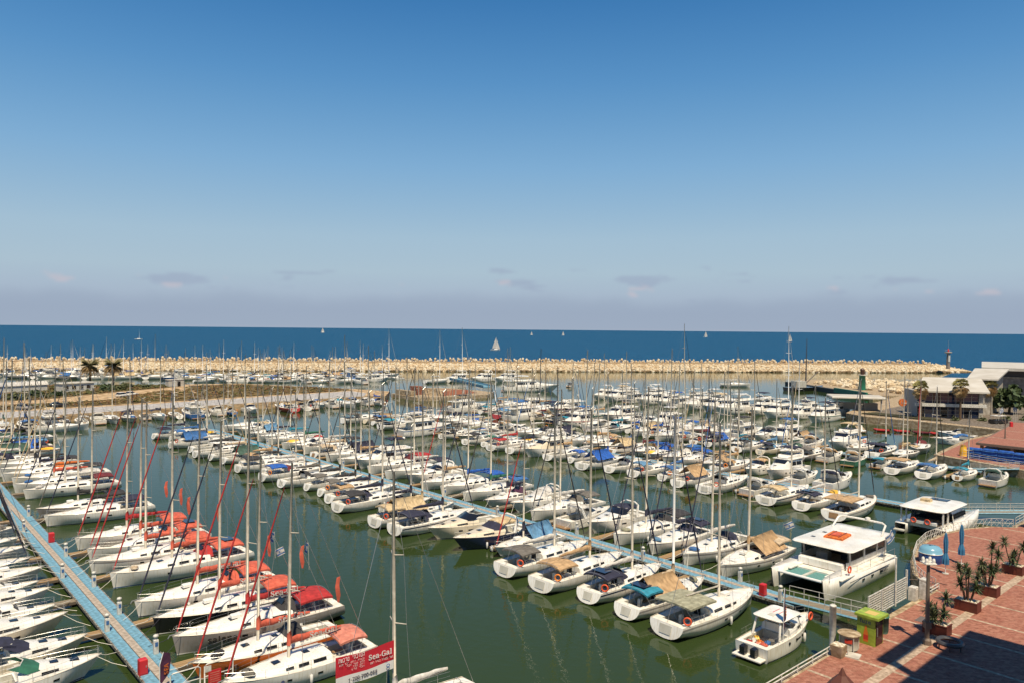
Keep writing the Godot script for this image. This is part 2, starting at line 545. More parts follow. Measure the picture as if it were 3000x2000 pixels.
func bush_mesh(sd: int, n: int) -> ArrayMesh:
	# a low mound of leaf-sized faces
	var r := RandomNumberGenerator.new()
	r.seed = sd
	var mb := MB.new()
	for i in n:
		var d := Vector3(r.randfn(), absf(r.randfn()) * 0.8, r.randfn()).normalized()
		var c := d * r.randf_range(0.55, 1.0) * (0.85 + 0.25 * sin(d.x * 5.0 + sd) * cos(d.z * 4.0))
		var s := r.randf_range(0.1, 0.22)
		var b := Basis.from_euler(Vector3(r.randf() * TAU, r.randf() * TAU, r.randf() * TAU))
		mb.quad(c + b * Vector3(-s, -s * 0.5, 0), c + b * Vector3(s, -s * 0.5, 0), c + b * Vector3(s, s * 0.5, 0), c + b * Vector3(-s, s * 0.5, 0))
	return mb.done()

func make_spit() -> void:
	M("dirt", Color(0.6, 0.44, 0.26), 0.95, {"tex": "rock", "scale": 0.03, "world": true, "bump": "grit", "bs": 0.5})
	M("scrub", Color(0.2, 0.155, 0.065), 0.95, {"tex": "ground", "scale": 0.05, "world": true, "bump": "grit", "bs": 1.0})
	M("asphalt_pale", Color(0.44, 0.42, 0.41), 0.9, {"tex": "mottle", "scale": 0.1, "world": true})
	var rim := [[221.0, -60.0], [221.0, 30.0], [222.0, 100.0], [222.0, 138.0], [238.0, 150.0], [256.0, 145.0], [282.0, 132.0], [306.0, 121.0], [326.0, 75.0], [346.0, 50.0], [420.0, -60.0]]
	structure("spit_ground", slab(rim, -2.0, 1.6), mats.dirt)
	structure("spit_road", slab([[224.5, -60.0], [224.5, 131.0], [236.0, 139.0], [247.0, 139.0], [240.5, 70.0], [240.0, -60.0]], 1.4, 1.63), mats.asphalt_pale)
	single("quay_kerb", slab([[221.3, -60.0], [221.3, 30.0], [222.3, 100.0], [222.3, 137.0], [223.3, 137.0], [223.3, 100.0], [222.3, 30.0], [222.3, -60.0]], 1.5, 1.95), mats.concrete_tan, "long low tan kerb along the water side of the spit road", "kerb")
	# dry grass between the road and the dirt track, and behind
	structure("scrub_ground", slab([[248.0, -60.0], [244.0, 60.0], [247.5, 100.0], [249.0, 138.0], [257.0, 142.0], [281.0, 130.0], [303.0, 119.0], [306.0, 100.0], [272.0, 92.0], [266.0, 70.0], [256.0, 40.0], [256.0, -60.0]], 1.5, 1.66), mats.scrub)
	structure("scrub_ground", slab([[275.0, -60.0], [274.0, 45.0], [292.0, 72.0], [303.0, 96.0], [324.0, 74.0], [344.0, 48.0], [410.0, -58.0]], 1.5, 1.665), mats.scrub)
	var r := RandomNumberGenerator.new()
	r.seed = 44
	var tufts := [bush_mesh(1, 60), bush_mesh(2, 60), bush_mesh(3, 60)]
	var tm := [M("tuft_straw", Color(0.22, 0.16, 0.06), 0.9), M("tuft_green", Color(0.10, 0.105, 0.03), 0.9), M("tuft_rust", Color(0.2, 0.11, 0.045), 0.9)]
	var g := {}
	for i in 2600:
		var far := r.randf() < 0.5
		var v := r.randf_range(0.0, 140.0)
		var u := 0.0
		if not far: u = r.randf_range(248.0, lerpf(256.0, 262.0, v / 140.0)) if v < 66.0 else r.randf_range(249.0, lerpf(268.0, 304.0, clampf((v - 66.0) / 40.0, 0, 1)) if v < 118.0 else lerpf(300.0, 262.0, (v - 118.0) / 22.0))
		else:
			v = r.randf_range(0.0, 94.0)
			u = r.randf_range(276.0 + maxf(0.0, v - 45.0) * 0.6, 372.0 - v * 0.62)
		var s := r.randf_range(0.5, 1.5)
		var key := Vector2i(r.randi() % 3, [0, 0, 2, 1, 0, 2][r.randi() % 6] if not far else [1, 0, 1, 1, 2][r.randi() % 5])
		if not g.has(key): g[key] = []
		g[key].append(Transform3D(Basis(Vector3.UP, r.randf() * TAU).scaled(Vector3(s, s * r.randf_range(0.4, 0.7), s)), W(u, v, 1.6)))
	var gr := Node3D.new()
	gr.name = "dry_grass"
	gr.set_meta("kind", "stuff")
	gr.set_meta("label", "dry straw-coloured grass and weeds over the spit")
	gr.set_meta("category", "grass")
	add_child(gr)
	for key in g: heap(gr, "tuft", tufts[key.x], tm[key.y], g[key])
	var big := [bush_mesh(11, 420), bush_mesh(12, 420)]
	var shrubs := [[286.0, 52.0, 2.6, "dark green shrub beside the white hut on the spit"], [281.0, 47.0, 2.2, "low green shrub between the hut and the dirt track"], [291.0, 46.0, 2.8, "broad olive shrub, left of the hut on the spit"], [279.0, 39.0, 3.0, "large dark shrub over the dirt track near the parked jeep"],
		[284.0, 33.0, 3.2, "tall rounded shrub at the left picture edge above the track"], [300.0, 74.0, 2.6, "bright green shrub in front of the two palms"], [305.0, 71.0, 3.0, "dense green shrub right of the white hut"], [312.0, 79.0, 2.6, "dark shrub at the foot of the second palm"], [294.0, 68.0, 1.8, "small bright shrub along the dirt track's bend"], [303.0, 84.0, 2.2, "olive shrub beside the grey sheds on the spit"]]
	for i in shrubs.size():
		var q: Array = shrubs[i]
		var s := single("shrub", big[i % 2], mats.leaf_olive if i % 2 else mats.leaf, q[3], "shrub", W(q[0], q[1], 1.55), i * 1.3, "shrubs on the spit")
		s.scale = Vector3(q[2] * 1.15, q[2] * 0.75, q[2])
	# white hut
	var hut := thing("hut", "long white hut with square windows and a pale roof on the spit", "hut", W(303.0, 60.0, 1.6), YAW + 0.25)
	part(hut, "wall", MB.new().box(Vector3(0, 1.4, 0), Vector3(11, 2.8, 5)).done(), mats.steel_white)
	part(hut, "roof", MB.new().cbox(Vector3(0, 3.0, 0), Vector3(11.6, 0.36, 5.6), 0.12).done(), mats.concrete_pale)
	for i in 4:
		var wi := part(hut, "window", MB.new().box(Vector3.ZERO, Vector3(1.3, 1.2, 0.1)).done(), mats.glass_dark, Vector3(-3.9 + i * 2.5, 1.6, 2.52))
		part(wi, "frame", MB.new().box(Vector3(0, -0.66, 0.04), Vector3(1.5, 0.12, 0.12)).done(), mats.steel_white)
	hut = thing("shed", "low white marquee shed with a rounded roof behind the shrubs", "shed", W(312.0, 44.0, 1.6), YAW + 0.2)
	part(hut, "wall", MB.new().box(Vector3(0, 1.1, 0), Vector3(17, 2.2, 6)).done(), mats.steel_white)
	part(hut, "roof", MB.new().smooth().loft([arc_ring(-8.8, 3.3, 2.2, 1.2), arc_ring(8.8, 3.3, 2.2, 1.2)], false, true, true).done(), mats.cloth_white)
	hut = thing("kiosk", "small grey service cabin with a dark door right of the palms", "cabin", W(306.0, 95.0, 1.6), YAW + 0.1)
	part(hut, "wall", MB.new().box(Vector3(0, 1.3, 0), Vector3(6, 2.6, 3)).done(), mats.concrete_pale)
	part(hut, "door", MB.new().box(Vector3(1.0, 1.0, 1.5), Vector3(1.2, 2.0, 0.1)).done(), mats.glass_dark)
	part(hut, "roof", MB.new().box(Vector3(0, 2.7, 0), Vector3(6.4, 0.2, 3.4)).done(), mats.concrete_pale)
	# palms
	date_palm(W(334.0, 71.5, 1.6), 7.6, 5, "date palm with drooping fronds on the spit, the one by the hut")
	date_palm(W(326.0, 78.0, 1.6), 7.8, 6, "date palm with drooping fronds on the spit, the one nearer the grey cabin")
	# tip of the spit: a tan stepped platform shaped like a boat
	var tip := thing("landing_stage", "tan stepped landing stage shaped like a moored boat at the tip of the spit", "platform", W(222.0, 166.0, 0.0), YAW)
	var pl := [[-18.0, -12.0], [-19.0, 6.0], [-10.0, 11.0], [8.0, 11.5], [16.0, 6.0], [17.0, -6.0], [8.0, -13.0]]
	var poly := PackedVector2Array()
	for p in pl: poly.append(Vector2(p[0], p[1]))
	part(tip, "base", MB.new().prism(poly, -2.0, 1.2).done(), mats.concrete_tan)
	part(tip, "bench_block", MB.new().loft([PackedVector3Array([Vector3(-11, 1.2, -3), Vector3(7, 1.2, -6), Vector3(9, 1.2, 4), Vector3(-9, 1.2, 7)]), PackedVector3Array([Vector3(-10, 3.6, -2.5), Vector3(5, 2.6, -5), Vector3(6, 2.4, 2), Vector3(-9, 3.4, 5)])], true, false, true).done(), mats.concrete_tan)
	part(tip, "brick_ramp", MB.new().quad_box([Vector3(-8, 3.46, 4.6), Vector3(5.8, 2.45, 2.0), Vector3(9.3, 1.24, 4.2), Vector3(-8.2, 1.24, 7.2)], 0.05).done(), M("brick_dark", Color(0.27, 0.1, 0.055), 0.9, {"tex": "pavers", "scale": 0.5}))
	part(tip, "wheelhouse_block", MB.new().box(Vector3(-12.5, 2.7, -3.5), Vector3(3.0, 3.0, 4.0)).done(), M("brick_dark", Color.WHITE))
	part(tip, "side_wall", MB.new().box(Vector3(-17.0, 2.0, -4.0), Vector3(2.0, 1.8, 10.0)).done(), mats.concrete_tan)
	var gw := thing("gangway", "pale blue ramp climbing from the landing stage towards the far yachts", "gangway", W(238.0, 186.0, 1.2), YAW - 0.25)
	part(gw, "deck", MB.new().box(Vector3(9, 0.6, -17), Vector3(4.0, 0.5, 36), Basis(Vector3.RIGHT, 0.03)).done(), mats.painted_blue)
	for s in [-1, 1]: part(gw, "railing", MB.new().box(Vector3(9 + s * 2.0, 1.2, -17), Vector3(0.1, 0.7, 36), Basis(Vector3.RIGHT, 0.03)).done(), mats.painted_blue)
	# cars
	car(W(268.7, 67.0, 1.6), YAW + 0.5, "gel_white", "white pickup car parked on the dirt track by the grey cabin", 0)
	car(W(272.0, 70.5, 1.6), YAW + 0.4, "gel_white", "white hatchback parked behind the white pickup on the dirt track", 1)
	car(W(244.0, 36.0, 1.6), YAW - 0.9, "gel_grey", "silver jeep with a dark top parked at the bend of the spit road", 0)
	car(W(246.0, 44.5, 1.6), YAW - 0.1, "gel_black", "black estate car parked beside the spit road", 1)

func arc_ring(x: float, half: float, y: float, rise: float) -> PackedVector3Array:
	var p := PackedVector3Array()
	for k in 9:
		var a := PI * k / 8.0
		p.append(Vector3(x, y + sin(a) * rise, -cos(a) * half))
	return p

func car(at: Vector3, yaw: float, paint: String, label: String, kind: int) -> void:
	var t := thing("parked_car", label, "car", at, yaw, "cars parked on the spit")
	var body := MB.new().smooth()
	var rings := []
	for e in [[-2.1, 0.55, 0.8], [-1.95, 0.35, 0.98], [-1.0, 0.3, 1.02], [0.9, 0.3, 1.0], [1.85, 0.32, 0.86], [2.1, 0.5, 0.7]]:
		rings.append(PackedVector3Array([Vector3(e[0], e[1], -0.85), Vector3(e[0], e[2], -0.85), Vector3(e[0], e[2] + 0.03, 0), Vector3(e[0], e[2], 0.85), Vector3(e[0], e[1], 0.85)]))
	part(t, "body", body.loft(rings, true, true, true).done(), mats[paint])
	var top := [[-1.95, 0.96, 0.97], [-1.6, 0.98, 1.62], [0.1, 1.0, 1.66], [0.85, 0.98, 0.99]] if kind == 0 else [[-1.9, 0.96, 0.97], [-1.2, 0.98, 1.5], [0.2, 1.0, 1.52], [1.05, 0.97, 0.98]]
	rings = []
	for e in top: rings.append(PackedVector3Array([Vector3(e[0], e[1], -0.78), Vector3(e[0], e[2], -0.66), Vector3(e[0], e[2] + 0.02, 0), Vector3(e[0], e[2], 0.66), Vector3(e[0], e[1], 0.78)]))
	part(t, "window_band", MB.new().loft(rings, false, true, true).done(), mats.glass_dark)
	part(t, "roof", MB.new().cbox(Vector3((top[1][0] + top[2][0]) * 0.5, top[1][2] + 0.03, 0), Vector3(top[2][0] - top[1][0], 0.08, 1.36), 0.04).done(), mats[paint])
	for x in [-1.3, 1.3]:
		for z in [-0.82, 0.82]:
			var wh := part(t, "wheel", MB.new().lathe([[0.2, -0.1], [0.33, -0.1], [0.33, 0.1], [0.2, 0.1]], 12).done(), mats.rubber, Vector3(x, 0.33, z), Vector3(PI / 2, 0, 0))
			part(wh, "rim", MB.new().lathe([[0.19, -0.11], [0.19, 0.11]], 8).done(), mats.steel)
	for z in [-0.6, 0.6]: part(t, "headlight", MB.new().box(Vector3(2.06, 0.62, z), Vector3(0.08, 0.12, 0.3)).done(), mats.steel_white)

func frond(mb: MB, base: Vector3, yaw: float, rise: float, length: float, droop: float, width: float, leaflets := true) -> void:
	var d := Vector3(cos(yaw), 0, sin(yaw))
	var side := Vector3(-d.z, 0, d.x)
	var prev := base
	var n := 7
	for i in range(1, n + 1):
		var t := float(i) / n
		var p := base + d * (length * (t - 0.15 * droop * t * t)) + Vector3.UP * (rise * t - droop * length * t * t)
		mb.quad(prev - side * 0.04, prev + side * 0.04, p + side * 0.03, p - side * 0.03)
		if leaflets:
			var wd := width * sin(PI * clampf(t * 0.9 + 0.12, 0, 1))
			for s in [-1.0, 1.0]:
				for q in 3:
					var a := prev.lerp(p, q / 3.0)
					var tip: Vector3 = a + side * s * wd + d * wd * 0.7 - Vector3.UP * wd * 0.35
					mb.tri(a, a + d * length * 0.1, tip)
		prev = p

func date_palm(at: Vector3, h: float, sd: int, label: String) -> void:
	var r := RandomNumberGenerator.new()
	r.seed = sd
	var t := thing("date_palm", label, "palm tree", at, 0.0, "date palms on the spit")
	part(t, "trunk", MB.new().tube([Vector3(0, -0.2, 0), Vector3(0.1, h * 0.5, 0), Vector3(0, h, 0)], [0.45, 0.36, 0.42], 8).done(), mats.bark)
	var mb := MB.new()
	for i in 60: frond(mb, Vector3(0, h, 0), r.randf() * TAU, r.randf_range(1.0, 5.0), r.randf_range(3.2, 4.6), r.randf_range(0.25, 0.6), 1.0)
	part(t, "crown", mb.done(), M("palm_leaf", Color(0.24, 0.21, 0.085), 0.7))
	mb = MB.new()
	for i in 90: frond(mb, Vector3(0, h - r.randf_range(0.1, 1.2), 0), r.randf() * TAU, r.randf_range(-1.2, 1.4), r.randf_range(3.0, 4.6), r.randf_range(0.6, 1.1), 1.1)
	part(t, "dead_fronds", mb.done(), mats.leaf_dry)

func fan_palm(at: Vector3, h: float, sd: int, label: String) -> void:
	var r := RandomNumberGenerator.new()
	r.seed = sd
	var t := thing("fan_palm", label, "palm tree", at, 0.0, "fan palms by the glass building")
	part(t, "trunk", MB.new().tube([Vector3(0, -0.2, 0), Vector3(0.05, h * 0.5, 0), Vector3(0, h, 0)], [0.36, 0.25, 0.28], 8).done(), mats.bark)
	for q in 2:
		var mb := MB.new()
		for i in (70 if q == 0 else 110):
			var el := r.randf_range(-0.1, 1.35) if q == 0 else r.randf_range(-1.3, 0.0)
			var az := r.randf() * TAU
			var d := Vector3(cos(az) * cos(el), sin(el), sin(az) * cos(el))
			var base := Vector3(0, h - (0.0 if q == 0 else r.randf_range(0.2, 1.6)), 0)
			var c := base + d * r.randf_range(0.9, 1.3)
			mb.tri(base, c + Vector3(0.02, 0, 0), c - Vector3(0.02, 0, 0))
			var side := d.cross(Vector3.UP).normalized()
			var nn := side.cross(d)
			for k in 9:
				var a := -1.15 + 2.3 * k / 8.0
				var tip: Vector3 = c + (d * cos(a) + side * sin(a)) * 1.0 - nn * 0.1 - Vector3.UP * r.randf_range(0.1, 0.45)
				var mid: Vector3 = c + (d * cos(a + 0.1) + side * sin(a + 0.1)) * 0.55
				mb.tri(c, mid, tip)
		part(t, "crown" if q == 0 else "dead_skirt", mb.done(), M("fan_leaf", Color(0.3, 0.27, 0.1), 0.65) if q == 0 else mats.leaf_dry)

func make_mole() -> void:
	var o := thing("inner_mole", "short inner mole of tan stones with a dark quay edge and the green beacon", "mole")
	part(o, "quay", slab([[175.0, 326.0], [121.0, 286.0], [112.0, 300.0], [120.0, 322.0], [141.0, 376.0], [170.0, 376.0], [183.0, 355.0]], -2.0, 1.4), mats.concrete_tan)
	part(o, "edge_wall", slab([[176.5, 325.0], [121.0, 284.6], [120.2, 286.0], [175.5, 327.2]], -1.0, 1.9), M("edge_dark", Color(0.07, 0.07, 0.065), 0.85))
	part(o, "green_screen", slab([[141.0, 298.4], [122.0, 284.2], [121.6, 284.9], [140.6, 299.0]], 0.6, 2.6), M("beacon_green", Color(0.015, 0.17, 0.11), 0.5))
	var rocks := []
	for i in 3: rocks.append(rock_mesh(200 + i))
	var r := RandomNumberGenerator.new()
	r.seed = 77
	for i in 230:
		var u := r.randf_range(114.0, 165.0)
		var v := 292.0 + (u - 112.0) * 0.55 + r.randf_range(8.0, 70.0)
		if v > 374.0: continue
		var s := r.randf_range(1.6, 2.8)
		var q := part(o, "stone", rocks[i % 3], [mats.stone, mats.stone_warm, mats.stone_pale][r.randi() % 3])
		q.transform = Transform3D(Basis.from_euler(Vector3(r.randf(), r.randf() * TAU, r.randf())).scaled(Vector3(s, s * 0.8, s)), W(u, v, r.randf_range(1.2, 2.4)))
	var t := thing("green_beacon", "dark green cylindrical harbour beacon with a brown lantern on the inner mole", "beacon", Vector3(144.0, 1.4, -307.8))
	part(t, "tower", MB.new().smooth().lathe([[1.4, -1.0], [1.35, 0], [1.2, 6.0]], 16).done(), M("beacon_green", Color.WHITE))
	part(t, "gallery", MB.new().lathe([[1.5, 6.0], [1.5, 6.3]], 16).done(), mats.steel_white)
	part(t, "lantern", MB.new().lathe([[0.7, 6.3], [0.8, 7.4], [0.9, 8.3], [0.3, 9.0]], 12).done(), M("lantern_brown", Color(0.07, 0.03, 0.02), 0.5))
	part(t, "signal_box", MB.new().box(Vector3(1.6, 6.9, 0), Vector3(0.8, 1.3, 0.8)).done(), mats.steel_white)
	t = thing("work_boat", "dark rusty crane barge with a tall mast against the inner mole", "work boat", W(157.0, 305.0, 0.0), atan2(0.55, 0.75) - 0.2)
	part(t, "hull", MB.new().loft([PackedVector3Array([Vector3(-9, -0.5, -2.5), Vector3(-9, 1.6, -3), Vector3(-9, 1.6, 3), Vector3(-9, -0.5, 2.5)]), PackedVector3Array([Vector3(7, -0.5, -2.5), Vector3(7, 1.6, -3), Vector3(7, 1.6, 3), Vector3(7, -0.5, 2.5)]), PackedVector3Array([Vector3(10, -0.5, -0.2), Vector3(11, 2.0, -0.2), Vector3(11, 2.0, 0.2), Vector3(10, -0.5, 0.2)])], true, true, true).done(), mats.gel_black)
	part(t, "cabin", MB.new().box(Vector3(-3, 2.9, 0), Vector3(5, 2.6, 3.6)).done(), mats.deck_grey)
	part(t, "mast", MB.new().tube([Vector3(1, 1.5, 0), Vector3(1.3, 22, 0)], [0.35, 0.12]).done(), mats.spar_dark)
	part(t, "derrick", MB.new().tube([Vector3(1, 3.0, 0), Vector3(8, 8, 0)], 0.15).done(), mats.spar_dark)

# ---------------------------------------------------------------- quay, terraces, buildings
const EDGE := [[25.7, 20.0], [25.7, 74.6], [26.7, 75.3], [28.5, 77.6], [30.4, 82.0], [31.7, 86.5], [32.4, 91.0], [32.2, 96.6], [31.2, 101.0], [29.7, 104.2], [27.8, 105.8], [27.8, 150.0]]

func rail_run(parent: Node3D, pts: Array, h: float, rails: int, gap: float, m: Material, r := 0.03) -> void:
	# posts and rails along a line of world points
	var along := []
	for i in pts.size() - 1:
		var a: Vector3 = pts[i]
		var b: Vector3 = pts[i + 1]
		var n := maxi(1, int(round(a.distance_to(b) / gap)))
		for k in n: along.append(a.lerp(b, float(k) / n))
	along.append(pts[pts.size() - 1])
	for p in along: part(parent, "post", shared("post%.2f%.3f" % [h, r], func(): return MB.new().tube([Vector3.ZERO, Vector3(0, h, 0)], r, 5).done()), m, p)
	for k in rails:
		var y: float = h * (k + 1.0) / rails
		var line := []
		for p in along: line.append(p + Vector3(0, y, 0))
		part(parent, "rail", MB.new().tube(line, r * 0.9, 5).done(), m)

func make_quay() -> void:
	var pave := M("paving", Color(0.37, 0.16, 0.11), 0.85, {"tex": "pavers", "scale": 0.16, "world": true, "bump": "grit", "bs": 0.2, "detail": "stain", "dscale": Vector3.ONE * 0.13})
	var poly := EDGE.duplicate()
	poly.append_array([[-40.0, 150.0], [-40.0, 20.0]])
	structure("promenade_base", slab(poly, -2.0, HQ - 0.02), mats.concrete_tan)
	# the paving is set back from the stone coping
	var inner := []
	for p in EDGE: inner.append([p[0] - 0.55, p[1] - (0.0 if p[1] < 76.0 else (0.2 if p[1] < 92.0 else -0.1))])
	inner.append_array([[-39.0, 150.0], [-39.0, 20.0]])
	structure("promenade_paving", slab(inner, HQ - 0.1, HQ), pave)
	var band := M("band_cream", Color(0.5, 0.38, 0.28), 0.85, {"tex": "mottle", "scale": 0.5, "world": true, "detail": "stain", "dscale": Vector3.ONE * 0.12})
	for v in [44.6, 49.9, 54.2, 59.4, 64.6, 69.2, 74.2, 81.9, 89.1, 97.2, 104.2, 112.0, 120.0]:
		var u1 := 25.1
		if v > 76.0 and v < 105.0: u1 = 29.0 + 2.2 * sin((v - 78.0) / 26.0 * PI) - (0.8 if v > 103.0 else 0.0)
		elif v > 105.0: u1 = 27.0
		structure("paving_band", slab([[u1, v - 0.14], [u1, v + 0.14], [-20.0, v + 0.14], [-20.0, v - 0.14]], HQ - 0.05, HQ + 0.004), band)
	structure("paving_band", slab([[21.75, 30.0], [21.75, 140.0], [21.05, 140.0], [21.05, 30.0]], HQ - 0.05, HQ + 0.008), band)
	structure("drain_cover", slab([[23.8, 65.2], [23.8, 66.6], [22.7, 66.6], [22.7, 65.2]], HQ - 0.05, HQ + 0.014), M("cover_grey", Color(0.12, 0.1, 0.09), 0.7))
	# railings: a low double rail on the straight edge, lattice panels round the bay
	var t := thing("quay_railing", "low double steel rail along the straight edge of the red promenade", "railing")
	rail_run(t, [W(25.3, 36.0, HQ), W(25.3, 59.6, HQ)], 0.55, 2, 2.2, mats.steel_white, 0.045)
	t = thing("quay_railing", "low double rail between the white gate and the curved lookout", "railing")
	rail_run(t, [W(25.3, 71.5, HQ), W(25.3, 75.0, HQ)], 0.55, 2, 1.8, mats.steel_white, 0.045)
	t = thing("lookout_railing", "white lattice railing round the curved lookout of the promenade", "railing")
	var pts := []
	for i in range(1, 11): pts.append(W(EDGE[i][0] - 0.25, EDGE[i][1], HQ))
	rail_run(t, pts, 1.0, 2, 1.4, mats.steel_white, 0.03)
	for i in pts.size() - 1:
		var a: Vector3 = pts[i]
		var b: Vector3 = pts[i + 1]
		var n := int(ceil(a.distance_to(b) / 0.8))
		for k in n:
			var p := a.lerp(b, float(k) / n)
			var q := a.lerp(b, float(k + 1) / n)
			for s in [0, 1]:
				part(t, "lattice_bar", MB.new().tube([p + Vector3(0, 0.1 + 0.85 * s, 0), q + Vector3(0, 0.95 - 0.85 * s, 0)], 0.018, 4).done(), mats.steel_white)
	t = thing("quay_railing", "white railing beside the second gangway at the right picture edge", "railing")
	rail_run(t, [W(27.5, 106.5, HQ), W(27.5, 116.0, HQ)], 1.1, 3, 1.6, mats.steel_white, 0.03)
	t = thing("quay_railing", "white railing running on towards the lower terrace", "railing")
	rail_run(t, [W(27.5, 119.0, HQ), W(27.5, 148.0, HQ)], 1.1, 3, 2.4, mats.steel_white, 0.03)
	# lower terrace with a plaza above it
	structure("terrace_base", slab([[54.5, 157.5], [57.8, 186.0], [57.0, 206.0], [20.0, 206.0], [20.0, 148.0], [39.0, 152.0]], -2.0, HQ - 0.02), mats.concrete_tan)
	structure("terrace_paving", slab([[53.8, 158.6], [56.8, 186.0], [56.0, 205.0], [20.0, 205.0], [20.0, 149.0], [39.0, 153.0]], HQ - 0.1, HQ), pave)
	# the plaza is a slab on columns over an open undercroft
	structure("plaza_slab", slab([[48.4, 161.2], [52.2, 193.6], [54.0, 206.0], [10.0, 206.0], [10.0, 161.2]], 3.75, 4.18), M("wall_brown", Color(0.16, 0.11, 0.08), 0.8))
	structure("undercroft_wall", slab([[47.0, 170.0], [51.0, 193.6], [53.0, 206.0], [10.0, 206.0], [10.0, 170.0]], 1.4, 3.74), mats.concrete_tan)
	var uc := thing("undercroft_columns", "row of square columns carrying the plaza above the blue hoarding", "columns")
	for i in 6: part(uc, "column", slab([[47.8 - i * 5.0, 161.6], [47.8 - i * 5.0, 162.1], [47.3 - i * 5.0, 162.1], [47.3 - i * 5.0, 161.6]], 1.5, 3.74), mats.concrete_tan)
	structure("plaza_paving", slab([[48.1, 161.5], [51.9, 193.6], [53.7, 205.6], [10.0, 205.6], [10.0, 161.5]], 4.1, 4.2), pave)
	for v in [172.0, 186.0, 199.0]: structure("paving_band", slab([[50.4, v - 0.2], [50.4, v + 0.2], [10.0, v + 0.2], [10.0, v - 0.2]], 4.1, 4.206), band)
	var bf := thing("blue_hoarding", "crumpled blue canvas hoarding behind rails on the lower terrace", "hoarding", W(47.6, 158.2, HQ), YAW)
	var r := RandomNumberGenerator.new()
	r.seed = 3
	for i in 7:
		var p := part(bf, "panel", MB.new().cbox(Vector3(0, 1.05, 0), Vector3(0.5, 2.1 + r.randf_range(-0.15, 0.2), 2.5), 0.2).done(), mats.cloth_royal, Vector3(-0.05 * i, 0, i * 2.55), Vector3(0, r.randf_range(-0.08, 0.08), r.randf_range(-0.06, 0.06)))
		for y in [0.5, 1.1, 1.7]: part(p, "fold", MB.new().tube([Vector3(-0.3, y, -1.2), Vector3(-0.33, y + r.randf_range(-0.1, 0.1), 0), Vector3(-0.3, y + 0.05, 1.2)], 0.07, 5).done(), mats.cloth_blue)
	var bar := thing("terrace_railing", "thin white railing in front of the blue hoarding", "railing")
	rail_run(bar, [W(49.5, 157.4, HQ), W(40.0, 154.2, HQ), W(30.0, 153.0, HQ)], 1.1, 3, 1.6, mats.steel_white, 0.03)
	single("yellow_bin", MB.new().smooth().lathe([[0.6, 0], [0.7, 0.4], [0.55, 1.6], [0.35, 2.1]], 10).done(), mats.yellow, "round yellow water slide drum standing on the lower terrace", "drum", W(50.2, 160.2, HQ))
	# shore behind the basin
	structure("shore_ground", slab([[97.0, 213.0], [90.0, 208.5], [75.0, 208.5], [58.0, 206.0], [20.0, 206.0], [20.0, 420.0], [110.0, 420.0], [122.0, 330.0], [113.0, 300.0], [106.0, 255.0], [100.0, 225.0]], -2.0, 2.0), mats.concrete_tan)
	structure("shore_paving", slab([[92.0, 213.0], [75.0, 212.0], [58.0, 209.0], [22.0, 209.0], [22.0, 300.0], [98.0, 300.0], [95.0, 240.0]], 1.9, 2.02), M("shore_grey", Color(0.22, 0.19, 0.16), 0.9, {"tex": "rock", "scale": 0.1, "world": true}))
	single("planted_bank", slab([[93.0, 214.0], [76.0, 212.6], [72.0, 214.0], [76.0, 218.5], [92.0, 219.5]], 1.9, 2.3), M("bank_green", Color(0.07, 0.075, 0.03), 0.95, {"tex": "ground", "scale": 0.2, "world": true}), "strip of dull green planting in front of the glass building", "flower bed")

